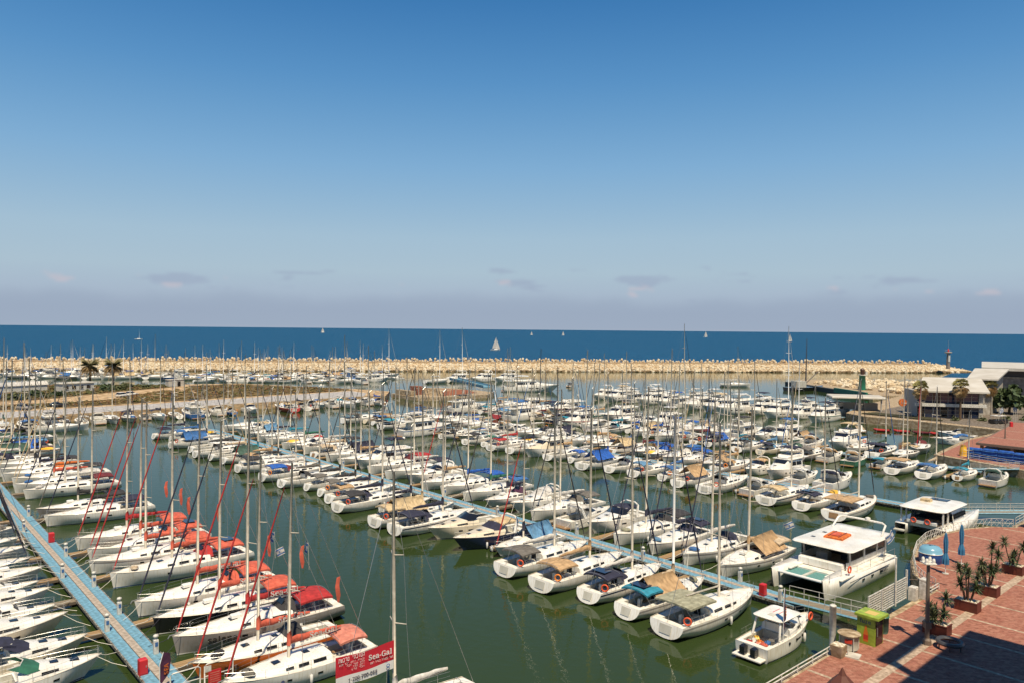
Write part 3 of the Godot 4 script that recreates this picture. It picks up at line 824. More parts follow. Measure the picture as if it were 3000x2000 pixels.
func make_buildings() -> void:
	# glass-fronted clubhouse
	var ax := Vector3(0.971, 0, 0.237)         # along the front, in world x, z
	var yaw := atan2(-0.237, 0.971)
	var b := thing("clubhouse", "two-storey clubhouse with dark glazed fronts, pale floor bands and a sloping pale roof", "building", Vector3(110.8, 2.0, -204.4), yaw)
	var fa := M("facade_pale", Color(0.44, 0.4, 0.34), 0.7, {"tex": "mottle", "scale": 0.2})
	var rf := M("roof_pale", Color(0.55, 0.52, 0.46), 0.6, {"tex": "gloss_wear", "scale": 0.05})
	part(b, "core", MB.new().box(Vector3(8.0, 3.5, -7.5), Vector3(15.4, 7.0, 14.0)).done(), M("interior_wall", Color(0.34, 0.31, 0.27), 0.8))
	for f in 2:
		var y := 0.2 + f * 3.7
		for i in 8:
			var w := part(b, "window", MB.new().box(Vector3(0, 1.45, 0), Vector3(1.8, 2.9, 0.08)).done(), mats.glass_blue if (i * 7 + f) % 3 else mats.glass_dark, Vector3(0.95 + i * 1.9, y, -0.42))
			part(w, "mullion", MB.new().box(Vector3(0.95, 1.45, 0.06), Vector3(0.1, 2.9, 0.14)).done(), fa)
			for q in [0.9, 1.9]: part(w, "transom", MB.new().box(Vector3(0, q, 0.06), Vector3(1.8, 0.06, 0.1)).done(), fa)
		for i in 6:
			var w := part(b, "side_window", MB.new().box(Vector3(0, 1.45, 0), Vector3(0.08, 2.9, 2.0)).done(), mats.glass_dark, Vector3(15.76, y, -2.0 - i * 2.1))
			part(w, "mullion", MB.new().box(Vector3(0.06, 1.45, 1.05), Vector3(0.14, 2.9, 0.1)).done(), fa)
			part(w, "transom", MB.new().box(Vector3(0.06, 1.5, 0), Vector3(0.1, 0.08, 2.0)).done(), fa)
	part(b, "floor_band", MB.new().box(Vector3(8.1, 3.55, -0.1), Vector3(17.2, 0.8, 1.5)).done(), mats.steel_white)
	part(b, "floor_band", MB.new().box(Vector3(16.2, 3.55, -7.0), Vector3(1.6, 0.8, 12.0)).done(), fa)
	part(b, "corner_column", MB.new().box(Vector3(15.5, 3.5, -0.55), Vector3(1.0, 7.0, 1.0)).done(), fa)
	part(b, "roof", MB.new().loft([PackedVector3Array([Vector3(-1.2, 7.0, 1.2), Vector3(-1.2, 7.4, 1.2), Vector3(17.2, 7.4, 1.2), Vector3(17.2, 7.0, 1.2)]), PackedVector3Array([Vector3(5.0, 9.9, -14), Vector3(5.0, 10.3, -14), Vector3(20.0, 10.3, -14), Vector3(20.0, 9.9, -14)])], true, true, true).done(), rf)
	part(b, "gable", MB.new().quad_box([Vector3(15.7, 6.9, -0.2), Vector3(15.7, 6.9, -13.5), Vector3(15.7, 9.7, -13.5), Vector3(15.7, 7.0, -0.2)], 0.1).done(), M("interior_wall", Color.WHITE))
	part(b, "upper_roof", MB.new().loft([PackedVector3Array([Vector3(16, 9.8, -13), Vector3(16, 10.2, -13), Vector3(24, 10.2, -13), Vector3(24, 9.8, -13)]), PackedVector3Array([Vector3(25.5, 11.8, -36), Vector3(25.5, 12.2, -36), Vector3(35, 12.2, -36), Vector3(35, 11.8, -36)])], true, true, true).done(), rf)
	part(b, "rear_wall", MB.new().loft([PackedVector3Array([Vector3(16.5, 0, -14), Vector3(16.5, 9.7, -14), Vector3(22.5, 9.7, -14), Vector3(22.5, 0, -14)]), PackedVector3Array([Vector3(26.5, 0, -35), Vector3(26.5, 11.7, -35), Vector3(33, 11.7, -35), Vector3(33, 0, -35)])], true, true, true).done(), fa)
	# long grey hall
	var g := thing("grey_hall", "large grey ribbed hall with a flat overhanging roof at the right picture edge", "building", Vector3(157.0, 2.0, -243.0), -0.56)
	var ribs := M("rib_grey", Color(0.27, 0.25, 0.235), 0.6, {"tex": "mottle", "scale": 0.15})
	part(g, "wall", MB.new().box(Vector3(35, 4.4, -25), Vector3(70, 8.8, 50)).done(), ribs)
	for i in 12: part(g, "cladding_board", MB.new().box(Vector3(35, 0.45 + i * 0.74, 0.03), Vector3(70.2, 0.68, 0.14)).done(), ribs)
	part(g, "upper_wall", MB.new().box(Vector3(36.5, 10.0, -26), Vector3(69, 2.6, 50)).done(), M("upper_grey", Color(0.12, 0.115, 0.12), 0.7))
	part(g, "roof", MB.new().box(Vector3(34, 11.7, -24), Vector3(76, 0.9, 58)).done(), rf)
	part(g, "coping", MB.new().box(Vector3(35, 8.95, 0.1), Vector3(70.6, 0.35, 0.7)).done(), fa)
	# pale canopy roof left of the clubhouse
	var c := thing("canopy", "pale flat canopy on posts left of the clubhouse, dark beneath", "canopy", Vector3(96.0, 2.0, -221.0), yaw)
	part(c, "roof", MB.new().cbox(Vector3(6, 3.9, -4), Vector3(15, 0.5, 10), 0.2).done(), rf)
	for x in [0.0, 6.0, 12.0]: part(c, "post", MB.new().box(Vector3(x, 1.85, 0.2), Vector3(0.35, 3.7, 0.35)).done(), fa)
	part(c, "counter", MB.new().box(Vector3(6, 1.0, -5), Vector3(12, 2.0, 2)).done(), M("interior_wall", Color.WHITE))
	single("orange_disc", MB.new().lathe([[0.2, -0.25], [1.05, -0.2], [1.05, 0.2], [0.2, 0.25]], 20).done(), mats.cloth_orange, "round orange sign disc on the clubhouse's floor band", "sign", Vector3(106.3, 6.1, -203.6)).rotation.x = PI / 2
	fan_palm(Vector3(110.0, 2.0, -201.5), 8.6, 1, "fan palm with a dry skirt before the clubhouse's left end")
	fan_palm(Vector3(119.6, 2.0, -199.6), 9.4, 2, "tallest fan palm, before the middle of the clubhouse")
	fan_palm(Vector3(136.0, 2.0, -213.0), 8.4, 3, "fan palm leaning over the clubhouse's right corner")
	var tr := thing("tree", "dark round-crowned tree between the clubhouse and the grey hall", "tree", Vector3(143.5, 2.0, -216.0))
	part(tr, "trunk", MB.new().tube([Vector3(0, -0.2, 0), Vector3(0.2, 2.0, 0), Vector3(-0.2, 4.0, 0)], [0.4, 0.3, 0.2], 8).done(), mats.bark)
	part(tr, "crown", bush_mesh(31, 900), mats.leaf, Vector3(0, 2.4, 0), Vector3.ZERO, Vector3(4.6, 6.0, 4.6))
	for q in [[132.0, 207.0, 1.5, "small round bright bush in front of the clubhouse corner"], [137.0, 206.0, 1.9, "dark bush behind the small flags"], [117.0, 204.5, 1.2, "low shrub under the tallest fan palm"], [124.0, 204.2, 1.3, "low shrub at the clubhouse steps"]]:
		var s := single("shrub", bush_mesh(41, 260), mats.leaf_olive, q[3], "shrub", Vector3(q[0], 2.0, -q[1] + 7.0), 0.0, "shrubs by the clubhouse")
		s.scale = Vector3(q[2], q[2], q[2])
	var cart := thing("beach_buggy", "dark open buggy with a white canopy parked before the clubhouse", "vehicle", Vector3(124.5, 2.0, -191.5), 0.2)
	part(cart, "body", MB.new().cbox(Vector3(0, 0.7, 0), Vector3(4.2, 0.9, 1.9), 0.2).done(), mats.gel_black)
	part(cart, "canopy", MB.new().cbox(Vector3(0, 2.1, 0), Vector3(3.2, 0.16, 1.9), 0.06).done(), mats.cloth_white)
	for x in [-1.4, 1.4]:
		for z in [-0.85, 0.85]:
			part(cart, "post", MB.new().tube([Vector3(x, 1.0, z), Vector3(x, 2.1, z)], 0.04, 5).done(), mats.steel)
			part(cart, "wheel", MB.new().lathe([[0.2, -0.12], [0.38, -0.12], [0.38, 0.12], [0.2, 0.12]], 12).done(), mats.rubber, Vector3(x, 0.38, z), Vector3(PI / 2, 0, 0))
	# the hotel beside the photographer, outside the picture: it shades the corner of the promenade
	var h := thing("hotel", "tall hotel block beside the promenade that shades the paving", "building", Vector3.ZERO)
	part(h, "tower", slab([[7.6, 34.0], [7.6, 59.1], [-30.0, 59.1], [-30.0, 34.0]], 0.0, 30.0), mats.concrete_pale)
	for i in 9: part(h, "floor_band", slab([[7.9, 34.0], [7.9, 59.3], [7.5, 59.3], [7.5, 34.0]], 3.0 + i * 3.1, 3.35 + i * 3.1), mats.steel_white)
	# roof terrace frame that throws the frame-shaped shadow
	part(h, "roof_beam", slab([[10.2, 48.0], [10.2, 56.0], [9.3, 56.0], [9.3, 48.0]], 29.2, 30.0), mats.concrete_pale)
	part(h, "roof_beam", slab([[9.28, 48.0], [9.28, 48.9], [7.62, 48.0], [7.62, 47.2]], 29.2, 30.0), mats.concrete_pale)
	part(h, "roof_beam", slab([[9.28, 55.1], [9.28, 56.0], [7.62, 56.0], [7.62, 55.1]], 29.2, 30.0), mats.concrete_pale)

# ---------------------------------------------------------------- pontoons
func pontoon(v: float, u0: float, u1: float, label: String) -> void:
	var t := thing("pontoon", label, "pontoon", W(u0, v, 0.0), YAW, "floating pontoons of the marina")
	var n := int((u1 - u0) / 4.0)
	var side := shared("pont_side", func(): return MB.new().cbox(Vector3(0, 0.56, -1.98), Vector3(0.8, 0.14, 3.94), 0.03).done())
	var mid := shared("pont_mid", func(): return MB.new().box(Vector3(0, 0.54, -1.98), Vector3(0.56, 0.16, 3.95)).done())
	for i in n:
		part(t, "deck_panel", side, mats.painted_blue, Vector3(-0.72, 0.0, -i * 4.0))
		part(t, "deck_panel", side, mats.painted_blue, Vector3(0.72, 0.0, -i * 4.0))
		part(t, "walk_strip", mid, mats.strip_beige, Vector3(0, 0.012, -i * 4.0))
	part(t, "float", MB.new().box(Vector3(0, 0.1, -n * 2.0), Vector3(2.1, 0.76, n * 4.0 - 0.1)).done(), M("float_grey", Color(0.2, 0.19, 0.16), 0.8, {"tex": "rust"}))
	for s in [-1, 1]: part(t, "edge_beam", MB.new().box(Vector3(s * 1.17, 0.5, -n * 2.0), Vector3(0.1, 0.2, n * 4.0)).done(), M("beam_grey", Color(0.36, 0.36, 0.33), 0.6, {"tex": "rust"}))

func finger(u: float, v: float, dir: float, length: float, label: String, w := 0.9) -> void:
	var t := thing("finger_pier", label, "finger pier", W(u, v + dir * 1.2, 0.0), YAW + (0.0 if dir > 0 else PI), "wooden finger piers")
	part(t, "deck", shared("fing%.1f%.1f" % [length, w], func(): return MB.new().box(Vector3(length * 0.5, 0.47, 0), Vector3(length, 0.1, w)).done()), mats.timber if rng.randf() < 0.75 else mats.timber_grey)
	for s in [-1.0, 1.0]: part(t, "side_beam", shared("fingb%.1f" % length, func(): return MB.new().box(Vector3(length * 0.5, 0.36, 0), Vector3(length, 0.22, 0.1)).done()), M("beam_dark", Color(0.11, 0.085, 0.06), 0.85), Vector3(0, 0, s * w * 0.5))
	part(t, "float", shared("fingf", func(): return MB.new().box(Vector3(0, 0.05, 0), Vector3(2.2, 0.5, 0.8)).done()), M("float_grey", Color.WHITE), Vector3(length - 1.4, 0, 0))
	part(t, "end_fender", shared("finge", func(): return MB.new().smooth().lathe([[0.12, 0.1], [0.2, 0.2], [0.2, 0.6], [0.1, 0.7]], 8).done()), mats.fender_white, Vector3(length, 0, 0))

func pedestal(u: float, v: float, y: float, label: String, red := false) -> void:
	if red:
		var c := thing("fire_cabinet", label, "cabinet", W(u, v, y), YAW, "fire hose cabinets")
		part(c, "box", MB.new().cbox(Vector3(0, 0.55, 0), Vector3(0.55, 1.1, 0.5), 0.06).done(), mats.red_paint)
		part(c, "door", MB.new().box(Vector3(0, 0.55, 0.26), Vector3(0.45, 0.9, 0.03)).done(), mats.red_paint)
		part(c, "handle", MB.new().box(Vector3(0.15, 0.6, 0.29), Vector3(0.04, 0.14, 0.04)).done(), mats.steel)
		return
	var t := thing("service_pedestal", label, "pedestal", W(u, v, y), YAW, "white power pedestals on the pontoons")
	part(t, "post", shared("ped1", func(): return MB.new().cbox(Vector3(0, 0.55, 0), Vector3(0.32, 1.1, 0.32), 0.05).done()), mats.steel_white)
	part(t, "lamp_cap", shared("ped2", func(): return MB.new().smooth().lathe([[0.12, 1.1], [0.14, 1.25], [0.22, 1.3], [0.16, 1.42], [0.02, 1.48]], 10).done()), mats.steel_white)
	part(t, "socket", shared("ped3", func(): return MB.new().box(Vector3(0, 0.75, 0.17), Vector3(0.2, 0.3, 0.03)).done()), mats.gel_blue)

func make_pontoons() -> void:
	pontoon(16.2, 52.0, 200.0, "blue pontoon with a beige strip running to the lower left corner")
	pontoon(64.0, 33.0, 181.0, "blue pontoon running diagonally through the middle to the catamaran")
	pontoon(112.5, 34.0, 178.0, "blue pontoon behind the middle one, ending at the gangway by the closed parasols")
	pontoon(150.5, 44.0, 186.0, "blue pontoon before the lower terrace and its blue hoarding")
	pontoon(214.0, 98.0, 190.0, "far pontoon where the large white motor yachts lie")
	var k := 0
	var where := ["beside the big red-hooded yachts", "above the orange-hulled yacht", "by the navy-hooded motorboat", "near the red cabinet's bend"]
	for u in [65.8, 82.5, 104.0, 120.0]:
		pedestal(u, 15.3, 0.62, "white service pedestal on the near edge of the first pontoon, number %s from its gate" % ["one", "two", "three", "four"][k])
		k += 1
	k = 0
	for u in [59.0, 69.1, 77.9, 90.0, 112.0]:
		pedestal(u, 17.0, 0.62, "white service pedestal on the far edge of the first pontoon, %s from its gate" % ["first", "second", "third", "fourth", "fifth"][k])
		k += 1
	pedestal(97.0, 16.9, 0.62, "red fire hose cabinet halfway along the first pontoon", true)
	pedestal(56.1, 15.3, 0.62, "red fire hose cabinet at the near end of the first pontoon", true)
	pedestal(36.2, 63.2, 0.62, "red fire hose cabinet on the middle pontoon beside the catamaran's bows", true)
	k = 0
	for u in [34.4, 39.6, 50.1, 61.5, 74.0, 88.0, 102.0, 118.0, 134.0, 150.0]:
		pedestal(u, 63.1 if k % 2 == 0 else 64.9, 0.62, "white service pedestal on the middle pontoon, %s from the quay" % ["first", "second", "third", "fourth", "fifth", "sixth", "seventh", "eighth", "ninth", "tenth"][k])
		k += 1
	# gangways from the quay
	gangway(W(25.4, 62.6, HQ + 0.05), W(34.5, 64.0, 0.68), "blue-edged steel gangway from the promenade down to the middle pontoon")
	gangway(W(27.6, 117.5, HQ + 0.05), W(36.0, 112.8, 0.68), "white-railed gangway from the promenade to the pontoon with the two white catamaran sterns")
	gangway(W(39.0, 152.5, HQ + 0.05), W(46.0, 150.6, 0.68), "short gangway below the lower terrace")

func gangway(a: Vector3, b: Vector3, label: String) -> void:
	var t := thing("gangway", label, "gangway", a)
	var d := b - a
	var flat := Vector3(d.x, 0, d.z).normalized()
	var s := Vector3(-flat.z, 0, flat.x)
	part(t, "deck", MB.new().quad_box([s * 0.7, -s * 0.7, d - s * 0.7, d + s * 0.7], 0.12).done(), mats.timber_grey)
	for q in [-1.0, 1.0]:
		part(t, "edge_beam", MB.new().tube([s * 0.75 * q, d + s * 0.75 * q], 0.11, 4).done(), mats.painted_blue)
		rail_run(t, [s * 0.72 * q, d + s * 0.72 * q], 1.0, 2, 1.5, mats.steel_white, 0.03)

# ---------------------------------------------------------------- boats: +x is the bow, y = 0 the waterline
const KIND := {
	"s14": {"L": 13.4, "B": 4.2, "F": 1.32, "sw": 0.84, "tm": 0.36, "br": 0.35, "sr": 0.4, "sail": true},
	"s13": {"L": 12.4, "B": 4.0, "F": 1.26, "sw": 0.84, "tm": 0.38, "br": 0.35, "sr": 0.36, "sail": true},
	"s11": {"L": 11.2, "B": 3.65, "F": 1.18, "sw": 0.78, "tm": 0.4, "br": 0.6, "sr": 0.5, "sail": true},
	"s10": {"L": 9.8, "B": 3.3, "F": 1.08, "sw": 0.62, "tm": 0.44, "br": 1.0, "sr": 0.45, "sail": true},
	"s8": {"L": 8.0, "B": 2.75, "F": 0.95, "sw": 0.66, "tm": 0.44, "br": 0.8, "sr": 0.3, "sail": true},
	"m11": {"L": 11.0, "B": 3.6, "F": 1.3, "sw": 0.92, "tm": 0.34, "br": 1.5, "sr": -0.1, "sail": false, "style": "sport"},
	"m9": {"L": 8.8, "B": 3.0, "F": 1.1, "sw": 0.92, "tm": 0.34, "br": 1.2, "sr": -0.1, "sail": false, "style": "sport"},
	"m15": {"L": 15.0, "B": 4.5, "F": 1.65, "sw": 0.92, "tm": 0.36, "br": 1.9, "sr": -0.15, "sail": false, "style": "fly"},
	"m12": {"L": 12.0, "B": 3.9, "F": 1.45, "sw": 0.92, "tm": 0.36, "br": 1.5, "sr": -0.12, "sail": false, "style": "fly"},
	"m20": {"L": 20.0, "B": 5.3, "F": 2.0, "sw": 0.9, "tm": 0.38, "br": 2.6, "sr": -0.2, "sail": false, "style": "fly"},
	"m7": {"L": 6.8, "B": 2.45, "F": 0.85, "sw": 0.92, "tm": 0.36, "br": 0.9, "sr": -0.08, "sail": false, "style": "small"},
}

func beam_at(k: Dictionary, t: float) -> float:
	var f: float
	if t < k.tm: f = lerpf(k.sw, 1.0, sin(t / k.tm * PI * 0.5))
	else: f = pow(maxf(0.0, 1.0 - pow((t - k.tm) / (1.0 - k.tm), 2.1)), 0.85)
	return maxf(f, 0.012) * k.B * 0.5

func sheer_at(k: Dictionary, t: float) -> float:
	return k.F * (1.0 + (0.2 if k.sail else 0.34) * t * t)

func keel_at(k: Dictionary, t: float) -> float:
	var aft := 1.0 - smoothstep(0.0, 0.26, t)
	return lerpf(-0.55, 0.1 if k.sail else -0.3, aft)

func hull_pt(k: Dictionary, t: float, y: float, out := 0.0) -> Vector3:
	# sections are superellipses: round aft, full amidships, sharp at the bow
	var s := sheer_at(k, t)
	var yb := keel_at(k, t)
	var g := clampf((s - y) / (s - yb), 0.0, 1.0)
	var p: float = lerpf(2.3 if k.sail else 4.5, 1.25 if k.sail else 1.15, smoothstep(0.35, 1.0, t))
	var z := pow(maxf(0.0, 1.0 - pow(g, p)), 1.0 / p)
	var f := clampf(y / s, 0.0, 1.0)
	var x: float = (t - 0.5) * k.L
	x -= k.br * smoothstep(0.55, 1.0, t) * (1.0 - f)
	x -= k.sr * (1.0 - smoothstep(0.0, 0.12, t)) * (1.0 - f)
	return Vector3(x, maxf(y, yb), z * beam_at(k, t) + out)

func stations(n := 15) -> Array:
	var a := []
	for i in n + 1: a.append(1.0 - pow(1.0 - float(i) / n, 1.35))
	return a

func mir(p: Vector3) -> Vector3:
	return Vector3(p.x, p.y, -p.z)

func deck_y(k: Dictionary, t: float) -> float:
	return sheer_at(k, t) - 0.05

func make_kind(key: String) -> Dictionary:
	if meshes.has("kind_" + key): return meshes["kind_" + key]
	var k: Dictionary = KIND[key]
	var d := {}
	var ts := stations()
	var rings := []
	for t in ts:
		var s := sheer_at(k, t)
		var half := []
		var yb := keel_at(k, t)
		for f in [0.0, 0.18, 0.36, 0.54, 0.7, 0.84, 0.93, 0.98, 1.0]: half.append(hull_pt(k, t, lerpf(s, yb, f)))
		var ring := PackedVector3Array(half)
		for i in range(half.size() - 2, -1, -1): ring.append(mir(half[i]))
		rings.append(ring)
	var mb := MB.new().smooth().loft(rings, false)
	mb.smooth(false)
	mb.fan(rings[0], false)
	d.hull = mb.done()
	for e in [["sheer_stripe", 0.80, 0.9, false], ["boot_stripe", 0.05, 0.13, true]]:
		mb = MB.new().smooth()
		for s in 2:
			var rr := []
			for t in ts:
				var sh := sheer_at(k, t)
				var pts := []
				for f in [e[1], e[2]]:
					var p := hull_pt(k, t, f if e[3] else sh * f, 0.012)
					pts.append(p if s == 0 else mir(p))
				rr.append(PackedVector3Array(pts))
			mb.loft(rr, false)
		d[e[0]] = mb.done()
	# toe rail and deck with the cockpit cut out
	var ta := 0.05 if k.sail else 0.06
	var tb := 0.33 if k.sail else 0.4
	if not k.sail and k.style == "fly": tb = 0.2
	var cw: float = k.B * (0.25 if k.sail else 0.36)
	d.ta = ta; d.tb = tb; d.cw = cw
	var dts := []
	for t in ts:
		if t < 0.995: dts.append([t, t > ta and t < tb])
	dts.append([0.992, false])
	var list := []
	for e in dts:
		if list.size() and list[-1][0] < ta and e[0] >= ta: list.append_array([[ta, false], [ta, true]])
		if list.size() and list[-1][0] < tb and e[0] >= tb: list.append_array([[tb, true], [tb, false]])
		list.append(e)
	mb = MB.new()
	for s in [1.0, -1.0]:
		for i in list.size() - 1:
			var q := []
			for e in [list[i], list[i + 1]]:
				var t: float = e[0]
				var y := deck_y(k, t)
				var b := beam_at(k, t) * 0.975
				var inn := minf(cw, b - 0.12) if e[1] else 0.0
				q.append(Vector3((t - 0.5) * k.L, y, s * b))
				q.append(Vector3((t - 0.5) * k.L, y + (0.0 if e[1] else 0.05), s * inn))
			if q[0].x < q[2].x - 0.001: mb.quad(q[0], q[2], q[3], q[1])
	d.deck = mb.done()
	var toe := []
	for t in ts: toe.append(Vector3((t - 0.5) * k.L, sheer_at(k, t) - 0.01, beam_at(k, t) * 0.985 if t < 0.995 else 0.0))
	for i in range(toe.size() - 2, -1, -1): toe.append(mir(toe[i]))
	d.toe = MB.new().tube(toe, 0.03, 4).done()
	# cockpit well: floor, coamings, benches
	mb = MB.new()
	var xa: float = (ta - 0.5) * k.L
	var xb: float = (tb - 0.5) * k.L
	var yt := deck_y(k, ta)
	var yf := yt - 0.62
	var cwe := minf(cw, beam_at(k, ta) - 0.12)
	mb.quad(Vector3(xa, yf, -cw), Vector3(xb, yf, -cw), Vector3(xb, yf, cw), Vector3(xa, yf, cw))
	for s in [1.0, -1.0]:
		mb.quad(Vector3(xa, yf, s * cwe), Vector3(xb, yf, s * cw), Vector3(xb, yt + 0.03, s * cw), Vector3(xa, yt, s * cwe))
	mb.quad(Vector3(xa, yf, -cwe), Vector3(xa, yf, cwe), Vector3(xa, yt, cwe), Vector3(xa, yt, -cwe))
	mb.quad(Vector3(xb, yf, -cw), Vector3(xb, yf, cw), Vector3(xb, yt + 0.05, cw), Vector3(xb, yt + 0.05, -cw))
	d.well = mb.done()
	if k.sail:
		var xm := lerpf(xa, xb, 0.62)
		d.bench = MB.new().cbox(Vector3((xm + xb) * 0.5, yf + 0.2, 0), Vector3((xb - xm) * 1.9, 0.4, cw * 0.52), 0.05).done()
	else:
		d.bench = MB.new().cbox(Vector3(xa + 0.5, yf + 0.25, 0), Vector3(0.8, 0.5, cwe * 1.7), 0.06).done()
	d.floor_y = yf
	if k.sail: make_sail_parts(k, d)
	else: make_motor_parts(k, d)
	# rail all round
	mb = MB.new()
	var rh := 0.62
	for s in [1.0, -1.0]:
		var top := []
		for t in ts:
			if t < 0.02: continue
			var tt := minf(t, 0.985)
			var p := Vector3((tt - 0.5) * k.L, sheer_at(k, tt) + rh - 0.03, s * beam_at(k, tt) * 0.95)
			top.append(p)
			if ts.find(t) % 2 == 0: mb.tube([p - Vector3(0, rh, 0), p], 0.012, 4, false)
		mb.tube(top, 0.009, 4, false)
		var low := []
		for p in top: low.append(p - Vector3(0, rh * 0.48, 0))
		mb.tube(low, 0.006, 4, false)
	d.rail = mb.done()
	var fx := []
	for t in [0.3, 0.5, 0.68]: fx.append(hull_pt(k, t, 0.55, 0.12))
	d.fenders = fx
	meshes["kind_" + key] = d
	return d

func house(spec: Array, crown := 0.06) -> Array:
	# rings of a deckhouse from [x, half width, foot height, top height, tumblehome]
	var rings := []
	for e in spec:
		var top: float = e[1] - e[4]
		rings.append(PackedVector3Array([Vector3(e[0], e[2], -e[1]), Vector3(e[0], lerpf(e[2], e[3], 0.8), -lerpf(e[1], top, 0.7)), Vector3(e[0], e[3], -top * 0.88), Vector3(e[0], e[3] + crown, 0), Vector3(e[0], e[3], top * 0.88), Vector3(e[0], lerpf(e[2], e[3], 0.8), lerpf(e[1], top, 0.7)), Vector3(e[0], e[2], e[1])]))
	return rings

func side_strip(spec: Array, f0: float, f1: float, s: float, out := 0.014) -> ArrayMesh:
	# a pane that follows the side of a house between two height fractions
	var rr := []
	for e in spec:
		var p := []
		for f in [f0, f1]:
			var w: float = lerpf(e[1], e[1] - e[4] * 0.7, f / 0.8) if f <= 0.8 else e[1] - e[4] * 0.85
			p.append(Vector3(e[0], lerpf(e[2], e[3], f), s * (w + out)))
		rr.append(PackedVector3Array(p))
	return MB.new().loft(rr, false).done()

func make_sail_parts(k: Dictionary, d: Dictionary) -> void:
	var L: float = k.L
	var spec := []
	var hc := 0.30 + L * 0.016
	for t in [d.tb, d.tb + 0.02, 0.5, 0.6, 0.68, 0.76, 0.83]:
		var x: float = (t - 0.5) * L
		var hw := minf(k.B * 0.36, beam_at(k, t) - 0.42)
		var h := hc * (1.0 - smoothstep(0.52, 0.86, t))
		spec.append([x, maxf(hw, 0.16), deck_y(k, t) - 0.02, deck_y(k, t) + h + 0.04, 0.1 + h * 0.2])
	var mb := MB.new().smooth().loft(house(spec), false)
	mb.smooth(false)
	var hr := house(spec)
	mb.fan(hr[0], false)
	d.cabin = mb.done()
	d.cab_top = spec[2][3] + 0.06
	d.windows = []
	for s in [1.0, -1.0]:
		for w in [[0.37, 0.46], [0.49, 0.56], [0.59, 0.64]]:
			var sp := []
			for q in 3:
				var t: float = lerpf(w[0], w[1], q / 2.0)
				var hw := minf(k.B * 0.36, beam_at(k, t) - 0.42)
				var h := hc * (1.0 - smoothstep(0.52, 0.86, t))
				sp.append([(t - 0.5) * L, maxf(hw, 0.16), deck_y(k, t) - 0.02, deck_y(k, t) + h + 0.04, 0.1 + h * 0.2])
			d.windows.append(side_strip(sp, 0.3, 0.72, s))
	d.ports = []
	for s in [1.0, -1.0]:
		for q in [[0.42, 0.455], [0.62, 0.65]]:
			var pm := MB.new()
			var c := []
			for e in [[q[0], 0.58], [q[1], 0.58], [q[1], 0.7], [q[0], 0.7]]:
				var p := hull_pt(k, e[0], sheer_at(k, e[0]) * e[1], 0.014)
				c.append(p if s > 0 else mir(p))
			pm.quad(c[0], c[1], c[2], c[3])
			d.ports.append(pm.done())
	d.hatches = []
	for t in [0.46, 0.66, 0.8]:
		var h := hc * (1.0 - smoothstep(0.52, 0.86, t)) if t < 0.8 else 0.0
		d.hatches.append(Vector3((t - 0.5) * L, deck_y(k, t) + h + (0.11 if t < 0.8 else 0.07), 0.0))
	# spars
	var hm := 1.26 * L + 1.4
	d.hm = hm
	var xm: float = (0.575 - 0.5) * L
	d.xm = xm
	var y0: float = d.cab_top - 0.05
	var r := 0.06 + L * 0.0052
	d.mast = MB.new().smooth().tube([Vector3(xm, y0, 0), Vector3(xm - 0.05, hm * 0.6, 0), Vector3(xm - 0.15, hm, 0)], [r, r * 0.98, r * 0.62], 8).done()
	d.spreaders = []
	for e in [[0.42, 0.085], [0.68, 0.065]]:
		for s in [1.0, -1.0]:
			var yy: float = hm * e[0]
			d.spreaders.append(MB.new().tube([Vector3(xm - 0.03, yy, 0), Vector3(xm - 0.35, yy + 0.08, s * L * e[1])], [0.05, 0.03], 4).done())
	d.masthead = MB.new().tube([Vector3(xm - 0.5, hm + 0.12, 0), Vector3(xm - 0.15, hm, 0), Vector3(xm + 0.25, hm + 0.35, 0)], 0.02, 4).done()
	var yb: float = y0 + 0.95
	var bl := 0.37 * L
	d.boom = MB.new().tube([Vector3(xm - 0.1, yb, 0), Vector3(xm - bl, yb + 0.12, 0)], 0.075, 6).done()
	var rings := []
	for q in 9:
		var f := q / 8.0
		var ring := PackedVector3Array()
		var hh := lerpf(0.3, 0.12, f) * (0.75 if q == 0 or q == 8 else 1.0)
		var ww := lerpf(0.17, 0.1, f) * (0.7 if q == 0 or q == 8 else 1.0)
		for a in 8:
			var g := TAU * a / 8.0
			ring.append(Vector3(xm - 0.12 - f * bl * 0.97, yb + 0.12 * f + hh * 0.7 + sin(g) * hh + 0.03 * sin(q * 2.3), cos(g) * ww))
		rings.append(ring)
	# the cover climbs the mast a little
	d.cover = MB.new().smooth().loft(rings, true, true, true).tube([Vector3(xm + 0.0, yb - 0.12, 0), Vector3(xm - 0.05, yb + 0.55, 0), Vector3(xm - 0.04, yb + 0.95, 0)], [0.14, 0.19, 0.12], 8).done()
	var xf: float = 0.5 * L - 0.35
	var f0 := Vector3(xf, sheer_at(k, 0.98) + 0.25, 0)
	var f1 := Vector3(xm + 0.1, hm * 0.95, 0)
	d.genoa = MB.new().smooth().tube([f0, f0.lerp(f1, 0.08), f0.lerp(f1, 0.3), f0.lerp(f1, 0.7), f0.lerp(f1, 0.93)], [0.04, 0.072, 0.076, 0.06, 0.03], 6).done()
	d.forestay = MB.new().tube([f0 - Vector3(0, 0.25, 0), f1], 0.02, 4).done()
	d.backstay = MB.new().tube([Vector3(-0.5 * L + 0.1, sheer_at(k, 0.0), 0), Vector3(xm - 0.15, hm, 0)], 0.017, 4).done()
	d.shrouds = []
